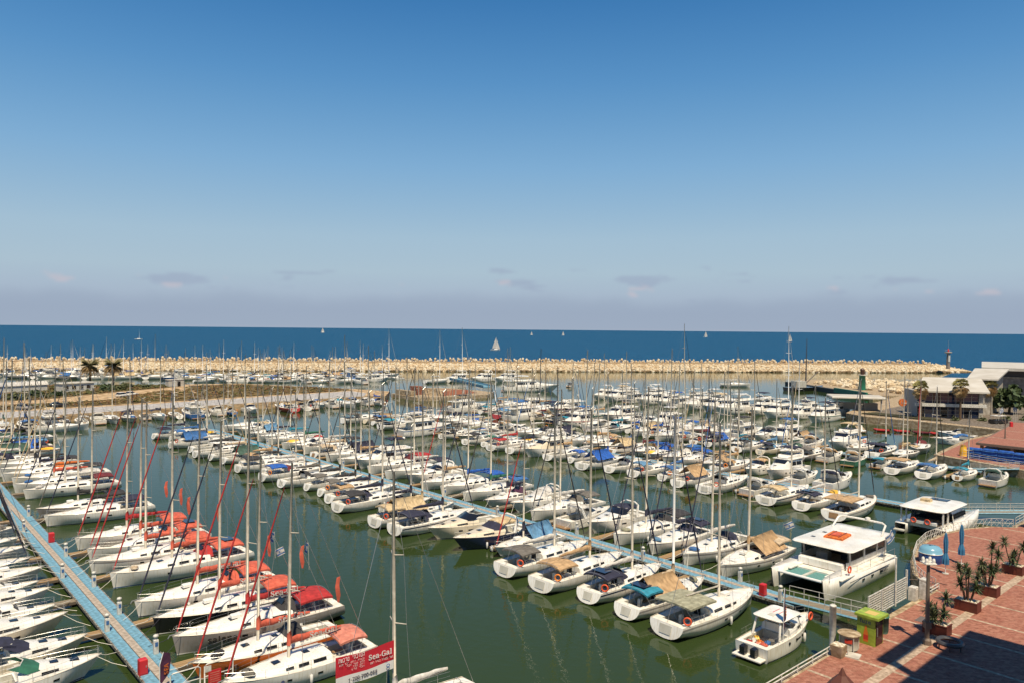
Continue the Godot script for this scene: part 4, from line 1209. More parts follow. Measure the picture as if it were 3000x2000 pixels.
	for s in [1.0, -1.0]:
		var c := Vector3(xm - 0.3, sheer_at(k, 0.55), s * beam_at(k, 0.55) * 0.92)
		d.shrouds.append(MB.new().tube([c, Vector3(xm - 0.35, hm * 0.42 + 0.08, s * L * 0.085), Vector3(xm - 0.35, hm * 0.68 + 0.08, s * L * 0.065), Vector3(xm - 0.12, hm * 0.95, 0)], 0.014, 4).done())
	# canvas: bimini, square awning, sprayhood, boom tent
	var xa: float = (d.ta - 0.5) * L
	var xb: float = (d.tb - 0.5) * L
	var yr: float = d.floor_y + 2.05
	d.bimini = canopy(xa + 0.35, xb - 0.55, k.B * 0.40, yr, 0.26, 0.12)
	d.awning = canopy(xa + 0.1, xb + 0.1, k.B * 0.46, yr + 0.15, 0.1, 0.04)
	mb = MB.new()
	for x in [xa + 0.4, (xa + xb) * 0.5, xb - 0.6]:
		var pts := []
		for q in 9:
			var f := q / 8.0 * 2.0 - 1.0
			pts.append(Vector3(x if absf(f) < 0.99 else lerpf(x, (xa + xb) * 0.5, 0.5), yr - 0.04 - 0.26 * f * f if absf(f) < 0.99 else d.floor_y + 0.65, f * k.B * 0.39))
		mb.tube(pts, 0.018, 4)
	d.bimini_frame = mb.done()
	rings = []
	for q in 6:
		var f := q / 5.0
		var a := f * PI * 0.5
		var x := xb - 0.35 + sin(a) * 1.35
		var hh := cos(a) * 0.85
		var ring := PackedVector3Array()
		for g in 9:
			var w := g / 8.0 * 2.0 - 1.0
			ring.append(Vector3(x, deck_y(k, d.tb) + hc * 0.3 + maxf(hh, 0.02) * sqrt(maxf(0.0, 1.0 - pow(absf(w), 3.0))) + 0.15, w * (d.cw + 0.28)))
		rings.append(ring)
	d.hood = MB.new().smooth().loft(rings, false).done()
	d.hood_pane = MB.new().quad_box([Vector3(xb + 0.62, d.cab_top + 0.28, -0.55), Vector3(xb + 0.62, d.cab_top + 0.28, 0.55), Vector3(xb + 0.34, d.cab_top + 0.62, 0.5), Vector3(xb + 0.34, d.cab_top + 0.62, -0.5)], 0.04).done()
	var ridge := yb + 0.42
	mb = MB.new()
	for s in [1.0, -1.0]:
		var g := []
		for q in 6:
			var f := q / 5.0
			var x := lerpf(xm - 0.25, xm - bl * 1.05, f)
			var sag := 0.1 * sin(f * PI * 2.0)
			g.append(PackedVector3Array([Vector3(x, ridge + 0.12 * f, 0), Vector3(x, lerpf(ridge, k.F + 0.5, 0.45) - 0.1 + sag * 0.4, s * k.B * 0.24), Vector3(x, k.F + 0.52 + sag * 0.5, s * k.B * 0.475)]))
		mb.smooth().loft(g, false)
	d.tent = mb.done()
	d.wheel = MB.new().torus(0.48, 0.022, Vector3(lerpf(xa, xb, 0.28), d.floor_y + 0.95, 0), 18, 4, Basis(Vector3.FORWARD, PI / 2)).done()
	d.pedestal = MB.new().cbox(Vector3(lerpf(xa, xb, 0.36), d.floor_y + 0.45, 0), Vector3(0.25, 0.9, 0.3), 0.06).done()
	d.step = transom_panel(k)
	d.table = MB.new().cbox(Vector3(lerpf(xa, xb, 0.62), d.floor_y + 0.55, 0), Vector3(0.9, 0.1, 0.36), 0.03).done()

func transom_panel(k: Dictionary) -> ArrayMesh:
	# a recessed-looking boarding step drawn as a real ledge on the transom
	var s := sheer_at(k, 0.0)
	var a := hull_pt(k, 0.0, s * 0.88)
	var b := hull_pt(k, 0.0, s * 0.34)
	var w := beam_at(k, 0.0) * 0.36
	return MB.new().quad_box([Vector3(a.x - 0.02, a.y, -w), Vector3(a.x - 0.02, a.y, w), Vector3(b.x - 0.02, b.y, w * 0.9), Vector3(b.x - 0.02, b.y, -w * 0.9)], -0.03).done()

func canopy(x0: float, x1: float, half: float, y: float, drop: float, sag: float) -> ArrayMesh:
	var top := []
	for i in 7:
		var f := i / 6.0
		var ring := PackedVector3Array()
		for j in 9:
			var w := j / 8.0 * 2.0 - 1.0
			ring.append(Vector3(lerpf(x0, x1, f), y - drop * pow(absf(w), 2.4) - sag * pow(absf(f * 2.0 - 1.0), 3.0) - 0.035 * sin(f * PI * 3.0) * (1.0 - absf(w)), w * half))
		top.append(ring)
	var mb := MB.new().smooth().loft(top, false)
	var under := []
	for r in top:
		var u := PackedVector3Array()
		for p in r: u.append(p - Vector3(0, 0.03, 0))
		under.append(u)
	mb.loft(under, false)
	mb.smooth(false)
	# valance
	for s in [0, 8]:
		for i in 6: mb.quad(top[i][s], top[i + 1][s], top[i + 1][s] - Vector3(0, 0.16, 0), top[i][s] - Vector3(0, 0.16, 0))
	for s in [0, 6]:
		for j in 8: mb.quad(top[s][j], top[s][j + 1], top[s][j + 1] - Vector3(0, 0.14, 0), top[s][j] - Vector3(0, 0.14, 0))
	return mb.done()

func make_motor_parts(k: Dictionary, d: Dictionary) -> void:
	var L: float = k.L
	var hb: float = k.B * 0.5
	var X := func(t: float) -> float: return (t - 0.5) * L
	var dy := func(t: float) -> float: return deck_y(k, t)
	d.windows = []
	d.glass = []
	var spec := []
	if k.style == "sport":
		for e in [[0.41, 0.86, 0.62], [0.5, 0.84, 0.66], [0.58, 0.78, 0.58], [0.7, 0.6, 0.38], [0.82, 0.36, 0.18], [0.93, 0.1, 0.02]]: spec.append([X.call(e[0]), e[1] * hb, dy.call(e[0]) - 0.02, dy.call(e[0]) + e[2], 0.16])
		var y0: float = dy.call(0.5) + 0.6
		var ws := [[X.call(0.57), 0.74 * hb, y0 - 0.02], [X.call(0.5), 0.72 * hb, y0 + 0.32], [X.call(0.44), 0.66 * hb, y0 + 0.6]]
		var rr := []
		for e in ws: rr.append(PackedVector3Array([Vector3(e[0] - 0.9, e[2], -e[1] - 0.1), Vector3(e[0] - 0.15, e[2], -e[1] * 0.92), Vector3(e[0] + 0.15, e[2], 0), Vector3(e[0] - 0.15, e[2], e[1] * 0.92), Vector3(e[0] - 0.9, e[2], e[1] + 0.1)]))
		d.screen = MB.new().smooth().loft(rr, false).done()
		d.screen_frame = MB.new().tube(Array(rr[2]), 0.045, 5).done()
		# hard top or canvas from the screen back, and the arch
		d.top = canopy(X.call(0.22), X.call(0.45), hb * 0.72, y0 + 0.85, 0.2, 0.18)
		d.arch = MB.new().tube([Vector3(X.call(0.3), dy.call(0.3), -hb * 0.9), Vector3(X.call(0.24), y0 + 0.75, -hb * 0.72), Vector3(X.call(0.23), y0 + 1.0, -hb * 0.4), Vector3(X.call(0.23), y0 + 1.05, hb * 0.4), Vector3(X.call(0.24), y0 + 0.75, hb * 0.72), Vector3(X.call(0.3), dy.call(0.3), hb * 0.9)], [0.2, 0.14, 0.11, 0.11, 0.14, 0.2], 6).done()
		for s in [1.0, -1.0]:
			var sp := []
			for t in [0.56, 0.62, 0.68]: sp.append([X.call(t), lerpf(0.8, 0.64, (t - 0.56) / 0.12) * hb, dy.call(t) - 0.02, dy.call(t) + lerpf(0.6, 0.42, (t - 0.56) / 0.12), 0.16])
			d.windows.append(side_strip(sp, 0.35, 0.7, s))
		for s in [1.0, -1.0]:
			for q in [[0.5, 0.57], [0.64, 0.69]]:
				var pm := MB.new()
				var c := []
				for e in [[q[0], 0.62], [q[1], 0.62], [q[1], 0.74], [q[0], 0.74]]:
					var p := hull_pt(k, e[0], sheer_at(k, e[0]) * e[1], 0.014)
					c.append(p if s > 0 else mir(p))
				pm.quad(c[0], c[1], c[2], c[3])
				d.windows.append(pm.done())
		d.hatches = [Vector3(X.call(0.66), dy.call(0.66) + 0.52, 0), Vector3(X.call(0.8), dy.call(0.8) + 0.27, 0)]
	elif k.style == "fly":
		var h := 1.15 + L * 0.035
		for e in [[0.2, 0.80, 1.0], [0.45, 0.82, 1.0], [0.56, 0.8, 0.98], [0.66, 0.68, 0.5], [0.78, 0.48, 0.3], [0.9, 0.18, 0.08]]: spec.append([X.call(e[0]), e[1] * hb, dy.call(e[0]) - 0.02, dy.call(e[0]) + e[2] * h, 0.2])
		for s in [1.0, -1.0]:
			for q in [[0.23, 0.38], [0.39, 0.53]]:
				var sp := []
				for i in 3:
					var t := lerpf(q[0], q[1], i / 2.0)
					sp.append([X.call(t), lerpf(0.805, 0.815, (t - 0.2) / 0.3) * hb, dy.call(t) - 0.02, dy.call(t) + h, 0.2])
				d.windows.append(side_strip(sp, 0.36, 0.76, s))
			for q in [[0.44, 0.52], [0.56, 0.62], [0.68, 0.71]]:
				var pm := MB.new()
				var c := []
				for e in [[q[0], 0.55], [q[1], 0.55], [q[1], 0.7], [q[0], 0.7]]:
					var p := hull_pt(k, e[0], sheer_at(k, e[0]) * e[1], 0.014)
					c.append(p if s > 0 else mir(p))
				pm.quad(c[0], c[1], c[2], c[3])
				d.windows.append(pm.done())
		# raked windscreen over the break of the house
		var a: Array = spec[2]
		var b: Array = spec[3]
		var rr := []
		for f in [0.12, 0.88]:
			var y := lerpf(a[3], b[3], f) + 0.05
			var x := lerpf(a[0], b[0], f) + 0.03
			var w := lerpf(a[1] - 0.2, b[1] - 0.2, f) * 0.9
			rr.append(PackedVector3Array([Vector3(x, y - 0.03, -w), Vector3(x, y + 0.03, 0), Vector3(x, y - 0.03, w)]))
		d.screen = MB.new().loft(rr, false).done()
		d.screen_frame = MB.new().tube(Array(rr[0]), 0.03, 4).done()
		var yt: float = dy.call(0.4) + h
		d.roof = MB.new().cbox(Vector3(X.call(0.31), yt + 0.1, 0), Vector3(0.54 * L, 0.14, k.B * 0.84), 0.06).done()
		var fs := []
		for e in [[0.17, 0.7, 0.5], [0.4, 0.72, 0.55], [0.5, 0.66, 0.6], [0.56, 0.5, 0.12]]: fs.append([X.call(e[0]), e[1] * hb, yt + 0.15, yt + 0.15 + e[2], 0.1])
		var fm := MB.new()
		var hr := house(fs, 0.0)
		for i in hr.size() - 1:
			for j in [0, 1, 4, 5]: fm.quad(hr[i][j], hr[i + 1][j], hr[i + 1][j + 1], hr[i][j + 1])
		for j in [0, 1, 2, 3, 4, 5]: fm.quad(hr[2][j], hr[3][j], hr[3][j + 1], hr[2][j + 1])
		d.coaming = fm.done()
		d.fly_seat = MB.new().cbox(Vector3(X.call(0.3), yt + 0.4, 0), Vector3(0.12 * L, 0.5, hb * 1.1), 0.08).done()
		d.top = canopy(X.call(0.2), X.call(0.44), hb * 0.66, yt + 2.1, 0.16, 0.1)
		d.arch = MB.new().tube([Vector3(X.call(0.2), yt + 0.1, -hb * 0.78), Vector3(X.call(0.15), yt + 1.25, -hb * 0.62), Vector3(X.call(0.14), yt + 1.45, 0), Vector3(X.call(0.15), yt + 1.25, hb * 0.62), Vector3(X.call(0.2), yt + 0.1, hb * 0.78)], [0.22, 0.15, 0.12, 0.15, 0.22], 6).done()
		d.dome = MB.new().smooth().lathe([[0.05, 1.5], [0.28, 1.6], [0.3, 1.8], [0.18, 1.98], [0.02, 2.02]], 10, Vector3(X.call(0.145), yt, 0)).done()
		d.antenna = MB.new().tube([Vector3(X.call(0.145), yt + 1.4, 0.5), Vector3(X.call(0.12), yt + 3.6, 0.5)], 0.02, 4).done()
		d.hatches = [Vector3(X.call(0.76), dy.call(0.76) + h * 0.34 + 0.06, 0)]
	else:
		for e in [[0.4, 0.74, 0.95], [0.52, 0.72, 0.9], [0.6, 0.66, 0.4], [0.75, 0.44, 0.24], [0.88, 0.16, 0.05]]: spec.append([X.call(e[0]), e[1] * hb, dy.call(e[0]) - 0.02, dy.call(e[0]) + e[2], 0.1])
		for s in [1.0, -1.0]:
			var sp := []
			for i in 3:
				var t := lerpf(0.415, 0.5, i / 2.0)
				sp.append([X.call(t), lerpf(0.738, 0.722, (t - 0.4) / 0.12) * hb, dy.call(t) - 0.02, dy.call(t) + 0.93, 0.1])
			d.windows.append(side_strip(sp, 0.4, 0.78, s))
		var a: Array = spec[1]
		var b: Array = spec[2]
		var rr := []
		for f in [0.15, 0.85]:
			var y := lerpf(a[3], b[3], f) + 0.04
			var w := lerpf(a[1] - 0.1, b[1] - 0.1, f) * 0.88
			rr.append(PackedVector3Array([Vector3(lerpf(a[0], b[0], f) + 0.03, y, -w), Vector3(lerpf(a[0], b[0], f) + 0.03, y + 0.05, 0), Vector3(lerpf(a[0], b[0], f) + 0.03, y, w)]))
		d.screen = MB.new().loft(rr, false).done()
		d.screen_frame = MB.new().tube(Array(rr[0]), 0.02, 4).done()
		d.top = canopy(X.call(0.12), X.call(0.41), hb * 0.72, dy.call(0.4) + 1.05, 0.14, 0.05)
		d.motor = MB.new().cbox(Vector3(-0.5 * L - 0.25, 0.75, 0), Vector3(0.45, 0.6, 0.35), 0.12).box(Vector3(-0.5 * L - 0.25, 0.1, 0), Vector3(0.18, 0.9, 0.12)).done()
		d.hatches = [Vector3(X.call(0.72), dy.call(0.72) + 0.34, 0)]
	var hm := MB.new().smooth().loft(house(spec), false)
	hm.smooth(false)
	hm.fan(house(spec)[0], false)
	d.cabin = hm.done()
	d.platform = MB.new().cbox(Vector3(-0.5 * L - 0.35, 0.3, 0), Vector3(0.8, 0.12, k.B * 0.8), 0.04).done()

func hatch_mesh() -> Mesh:
	return shared("hatch", func(): return MB.new().cbox(Vector3.ZERO, Vector3(0.52, 0.05, 0.52), 0.02).done())

func fender_mesh() -> Mesh:
	return shared("fender", func(): return MB.new().smooth().lathe([[0.03, 0.36], [0.11, 0.3], [0.12, -0.25], [0.06, -0.33]], 8).done())

func ring_mesh() -> Mesh:
	return shared("lifering", func(): return MB.new().smooth().torus(0.29, 0.075, Vector3.ZERO, 16, 6, Basis(Vector3.FORWARD, PI / 2)).done())

# o: hull, stripe, cover, bim, awn, hood, gen, tent, ring, mast, top, deck
func boat(key: String, at: Vector3, yaw: float, o: Dictionary, lod: int, label: String, group: String) -> Node3D:
	var k: Dictionary = KIND[key]
	var d := make_kind(key)
	var sail: bool = k.sail
	var t := thing("sailboat" if sail else ("motor_yacht" if k.style == "fly" else ("cruiser" if k.style == "sport" else "cabin_boat")), label, "sailboat" if sail else ("yacht" if k.style == "fly" else "motorboat"), at, yaw, group)
	var s: float = o.get("s", 1.0)
	t.scale = Vector3(s, lerpf(1.0, s, 0.5) , s)
	t.rotation.x = rng.randf_range(-0.012, 0.012)
	var hullm: Material = mats["gel_" + o.get("hull", "white")]
	var topm: Material = mats[o.get("deck", "deck_white")]
	var h := part(t, "hull", d.hull, hullm)
	part(t, "deck", d.deck, topm)
	part(t, "cabin", d.cabin, mats["gel_" + o.get("house", "white")])
	if o.get("stripe", "") != "": part(h, "sheer_stripe", d.sheer_stripe, mats["gel_" + o.stripe])
	if lod < 2: part(h, "boot_stripe", d.boot_stripe, mats["gel_" + o.get("boot", "navy")])
	var well := part(t, "cockpit", d.well, mats[o.get("well", "deck_grey")])
	if lod < 2:
		part(well, "bench", d.bench, mats.teak if o.get("teak", false) else topm)
		part(t, "toe_rail", d.toe, mats.teak if o.get("teak", false) else mats.spar)
		for i in d.windows.size():
			if sail and o.get("win", 3) == 2 and i % 3 == 2: continue
			part(t, "window", d.windows[i], mats.glass_dark)
		for p in d.hatches: part(t, "hatch", hatch_mesh(), mats.glass_dark, p, Vector3.ZERO, Vector3.ONE * rng.randf_range(0.8, 1.15))
	else:
		for i in d.windows.size(): 
			if i % 3 == 0 or not sail: part(t, "window", d.windows[i], mats.glass_dark)
	if lod == 0:
		part(t, "guard_rail", d.rail, mats.steel)
		for i in 3:
			if rng.randf() < 0.6:
				var p: Vector3 = d.fenders[i]
				part(t, "fender", fender_mesh(), mats.fender_navy if rng.randf() < 0.25 else mats.fender_white, p if rng.randf() < 0.5 else mir(p))
	if o.get("ring", "") != "" and lod < 2:
		var rz: float = beam_at(k, 0.06) * 0.92 * (1.0 if o.get("rs", 1) > 0 else -1.0)
		part(t, "lifebuoy", ring_mesh(), mats[o.ring], Vector3((0.05 - 0.5) * k.L, sheer_at(k, 0.0) + 0.42, rz), Vector3(0, 0.5, 0))
	if sail:
		var mm: Material = mats[o.get("mast", "spar")]
		if lod < 2:
			for pm in d.ports: part(h, "hull_window", pm, mats.glass_dark)
		var ma := part(t, "mast", d.mast, mm, Vector3.ZERO, Vector3.ZERO, Vector3(1, o.get("mh", 1.0), 1.0))
		for i in d.spreaders.size(): part(ma, "spreader", d.spreaders[i], mm)
		if lod < 2: part(ma, "masthead", d.masthead, mats.wire)
		if lod == 0:
			for w in d.shrouds: part(ma, "shroud", w, mats.wire)
		part(ma, "backstay", d.backstay, mats.wire)
		part(t, "boom", d.boom, mm)
		if o.get("cover", "") != "": part(t, "sail_cover", d.cover, mats["cloth_" + o.cover])
		if o.get("gen", "") != "": part(t, "furled_sail", d.genoa, mats["cloth_" + o.gen], Vector3.ZERO, Vector3.ZERO, Vector3(1, o.get("mh", 1.0), 1))
		else: part(ma, "forestay", d.forestay, mats.wire)
		if o.get("tent", "") != "": part(t, "boom_tent", d.tent, mats["cloth_" + o.tent])
		if o.get("hood", "") != "":
			var hd := part(t, "sprayhood", d.hood, mats["cloth_" + o.hood])
			if lod == 0: part(hd, "hood_pane", d.hood_pane, mats.glass_dark)
		if lod < 2:
			# what people leave on deck
			if rng.randf() < 0.5: part(t, "raft_case", shared("raftcase", func(): return MB.new().cbox(Vector3.ZERO, Vector3(0.8, 0.3, 0.5), 0.08).done()), mats.gel_white, Vector3(d.xm + 0.9, d.cab_top + 0.06, 0))
			if rng.randf() < 0.22: part(t, "sail_bag", shared("sailbag", func(): return MB.new().smooth().lathe([[0.05, 0.34], [0.3, 0.26], [0.42, 0.08], [0.3, -0.05]], 9).done()), mats["cloth_" + CLOTH[rng.randi() % CLOTH.size()]], Vector3(0.34 * k.L, deck_y(k, 0.84) + 0.16, rng.randf_range(-0.2, 0.2)), Vector3(0, rng.randf() * 3.0, 0), Vector3(1.6, 1, 0.9))
			if rng.randf() < 0.1: part(t, "upturned_dinghy", shared("updinghy", func(): return MB.new().smooth().loft([PackedVector3Array([Vector3(-1.2, 0, -0.5), Vector3(-1.2, 0.35, -0.3), Vector3(-1.2, 0.35, 0.3), Vector3(-1.2, 0, 0.5)]), PackedVector3Array([Vector3(0.3, 0, -0.6), Vector3(0.3, 0.45, -0.3), Vector3(0.3, 0.45, 0.3), Vector3(0.3, 0, 0.6)]), PackedVector3Array([Vector3(1.2, 0.05, -0.1), Vector3(1.2, 0.25, -0.05), Vector3(1.2, 0.25, 0.05), Vector3(1.2, 0.05, 0.1)])], false, true, true).done()), mats.cloth_grey if rng.randf() < 0.6 else mats.yellow, Vector3(0.3 * k.L, deck_y(k, 0.8) + 0.08, 0.1))
			if rng.randf() < 0.35: part(well, "cushion", shared("cushion%s" % key, func(): return MB.new().cbox(Vector3((lerpf(d.ta, d.tb, 0.7) - 0.5) * k.L, d.floor_y + 0.44, d.cw * 0.72), Vector3(1.5, 0.1, 0.45), 0.03).done()), mats["cloth_" + CLOTH[rng.randi() % CLOTH.size()]])
			if o.get("bim", "") != "" and rng.randf() < 0.25: part(t, "solar_panel", shared("solar", func(): return MB.new().box(Vector3.ZERO, Vector3(1.1, 0.04, 1.6)).done()), mats.glass_blue, Vector3((lerpf(d.ta, d.tb, 0.4) - 0.5) * k.L, d.floor_y + 2.14, 0))
			if lod == 0:
				for zz in [-1.0, 1.0]: part(t, "winch", shared("winch", func(): return MB.new().lathe([[0.09, 0], [0.06, 0.1], [0.09, 0.18]], 8).done()), mats.steel, Vector3((d.tb - 0.5) * k.L - 0.7, deck_y(k, 0.25) + 0.02, zz * (d.cw + 0.12)))
				part(t, "companionway", shared("compway%s" % key, func(): return MB.new().box(Vector3((d.tb - 0.5) * k.L - 0.03, d.floor_y + 0.75, 0), Vector3(0.06, 0.9, 0.62)).done()), mats.glass_dark)
				part(t, "anchor", shared("anchor", func(): return MB.new().tube([Vector3(-0.3, 0.1, 0), Vector3(0.25, 0.05, 0), Vector3(0.35, -0.15, 0)], 0.04, 5).done()), mats.steel, Vector3(0.5 * k.L - 0.05, sheer_at(k, 1.0), 0))
		for q in ["bim", "awn"]:
			if o.get(q, "") != "":
				var bm := part(t, "bimini" if q == "bim" else "awning", d.bimini if q == "bim" else d.awning, mats["cloth_" + o[q]])
				if lod < 2: part(bm, "frame", d.bimini_frame, mats.steel)
		if lod < 2:
			part(t, "wheel", d.wheel, mats.steel)
			part(t, "steering_post", d.pedestal, topm)
			part(t, "transom_step", d.step, mats.teak if o.get("teak", false) else mats.deck_grey)
			if lod == 0: part(t, "cockpit_table", d.table, mats.teak)
	else:
		part(t, "windscreen", d.screen, mats["cloth_" + o.screen] if o.get("screen", "") != "" else mats.glass_dark)
		if lod < 2: part(t, "screen_frame", d.screen_frame, mats.steel_white)
		if d.has("roof"):
			var rf := part(t, "flybridge_deck", d.roof, mats.gel_white)
			part(rf, "flybridge_coaming", d.coaming, mats.gel_white)
			part(rf, "helm_seat", d.fly_seat, mats["cloth_" + o.get("seat", "white")])
			if lod < 2: part(rf, "antenna", d.antenna, mats.steel)
			part(rf, "radar_dome", d.dome, mats.gel_white)
		if d.has("arch") and o.get("arch", true): part(t, "radar_arch", d.arch, mats.gel_white)
		if o.get("top", "") != "": part(t, "bimini", d.top, mats["cloth_" + o.top] if o.top != "hard" else mats.gel_white)
		part(t, "bathing_platform", d.platform, mats.teak if o.get("teak", true) else topm)
		if d.has("motor"): part(t, "outboard_motor", d.motor, mats.gel_black)
	return t

# ---------------------------------------------------------------- who lies where
const ORD := ["first", "second", "third", "fourth", "fifth", "sixth", "seventh", "eighth", "ninth", "tenth", "eleventh", "twelfth", "thirteenth", "fourteenth", "fifteenth", "sixteenth", "seventeenth", "eighteenth", "nineteenth", "twentieth"]

func ordinal(i: int) -> String:
	if i < 20: return ORD[i]
	var tens := ["twent", "thirt", "fort", "fift"][(i + 1) / 10 - 2] as String
	var one := (i + 1) % 10
	return tens + "ieth" if one == 0 else tens + "y-" + ORD[one - 1]

func describe(key: String, o: Dictionary) -> String:
	var k: Dictionary = KIND[key]
	var size := "large " if k.L > 13.0 else ("small " if k.L < 9.0 else "")
	var kind := "sloop" if k.sail else ("motor yacht" if k.style == "fly" else ("sport cruiser" if k.style == "sport" else "cabin boat"))
	var hull: String = {"white": "white", "cream": "cream", "grey": "grey", "navy": "navy-hulled", "black": "black-hulled", "orange": "orange-hulled", "green": "green-hulled", "red": "red-hulled", "blue": "blue-hulled"}[o.get("hull", "white")]
	var names := {"navy": "navy", "blue": "blue", "royal": "bright blue", "sky": "pale blue", "teal": "teal", "tan": "tan", "cream": "cream", "sand": "sand", "olive": "olive", "grey": "grey", "charcoal": "charcoal", "red": "red", "coral": "coral", "salmon": "salmon", "maroon": "maroon", "green": "green", "bottle": "dark green", "white": "white", "orange": "orange", "purple": "purple"}
	var what := ""
	for e in [["tent", "boom tent"], ["awn", "awning"], ["bim", "bimini"], ["cover", "sail cover"], ["top", "canopy"], ["hood", "sprayhood"], ["screen", "screen cover"], ["gen", "furled sail"]]:
		if o.get(e[0], "") != "" and what == "":
			what = " with a hard top" if o[e[0]] == "hard" else " with " + names[o[e[0]]] + " " + e[1]
	return size + hull + " " + kind + what

func pick(a: Array):
	return a[rng.randi() % a.size()]

const CLOTH := ["navy", "navy", "navy", "charcoal", "tan", "tan", "cream", "grey", "grey", "blue", "blue", "royal", "royal", "sky", "white", "white", "sand", "teal", "olive", "maroon", "bottle"]

func random_sail(big := 0.5) -> Array:
	var key: String = pick(["s13", "s11", "s11", "s10", "s14"]) if rng.randf() < big else pick(["s10", "s10", "s11", "s8"])
	var c: String = pick(CLOTH)
	var o := {"cover": c if rng.randf() < 0.8 else "white", "gen": pick(["white", "white", "navy", "navy", "cream", "charcoal", "blue", "grey", ""]), "s": rng.randf_range(0.88, 1.08), "mh": rng.randf_range(0.9, 1.22)}
	o["well"] = pick(["deck_grey", "well_dark", "teak", "well_dark"])
	if rng.randf() < 0.6: o["bim"] = c if rng.randf() < 0.7 else pick(CLOTH)
	elif rng.randf() < 0.25: o["awn"] = pick(["tan", "cream", "blue", "grey", "navy", "white"])
	if rng.randf() < 0.65: o["hood"] = c
	if rng.randf() < 0.13: o["tent"] = pick(["royal", "blue", "tan", "cream", "sky", "navy", "bottle", "white"])
	if rng.randf() < 0.45: o["stripe"] = pick(["navy", "blue", "grey", "red", "black"])
	if rng.randf() < 0.5: o["ring"] = pick(["ring_red", "ring_orange"])
	if rng.randf() < 0.06: o["hull"] = pick(["navy", "blue", "green", "cream", "red"])
	elif rng.randf() < 0.15: o["hull"] = pick(["cream", "grey"])
	if rng.randf() < 0.14: o["mast"] = pick(["spar_white", "spar_dark"])
	if rng.randf() < 0.25: o["teak"] = true
	return [key, o]

func random_motor(big := 0.3) -> Array:
	var key: String = pick(["m15", "m12", "m11"]) if rng.randf() < big else pick(["m11", "m9", "m9", "m7", "m12"])
	var o := {"s": rng.randf_range(0.94, 1.05), "top": pick(["navy", "white", "hard", "tan", "cream", "blue", "charcoal", "", "white"])}
	if rng.randf() < 0.2: o["screen"] = pick(["navy", "white", "charcoal", "tan"])
	if rng.randf() < 0.1: o["hull"] = pick(["navy", "cream", "grey", "blue"])
	if rng.randf() < 0.3: o["stripe"] = pick(["navy", "grey", "blue", "red"])
	o["arch"] = rng.randf() < 0.7
	return [key, o]

func fill_row(list: Array, u0: float, u1: float, motors: float, big: float) -> void:
	var u := u0
	while u < u1:
		var e: Array = random_motor(big) if rng.randf() < motors else random_sail(big)
		if rng.randf() < 0.05:
			u += 4.0
			continue
		list.append([u, e[0], rng.randf() < 0.25, e[1]])
		u += KIND[e[0]].B + rng.randf_range(0.2, 0.9)

func fill_gaps(list: Array) -> void:
	# berths left open between the listed boats take smaller ones
	list.sort_custom(func(a, b): return a[0] < b[0])
	for i in range(list.size() - 2, -1, -1):
		var a: Dictionary = KIND[list[i][1]]
		var b: Dictionary = KIND[list[i + 1][1]]
		var free: float = list[i + 1][0] - list[i][0] - (a.B + b.B) * 0.5
		if free > 4.3:
			var e: Array = random_motor(0.1) if rng.randf() < 0.5 else random_sail(0.2)
			e[1]["s"] = minf(e[1]["s"], (free - 1.0) / KIND[e[0]].B)
			list.insert(i + 1, [(list[i][0] + a.B * 0.5 + list[i + 1][0] - b.B * 0.5) * 0.5, e[0], rng.randf() < 0.3, e[1]])

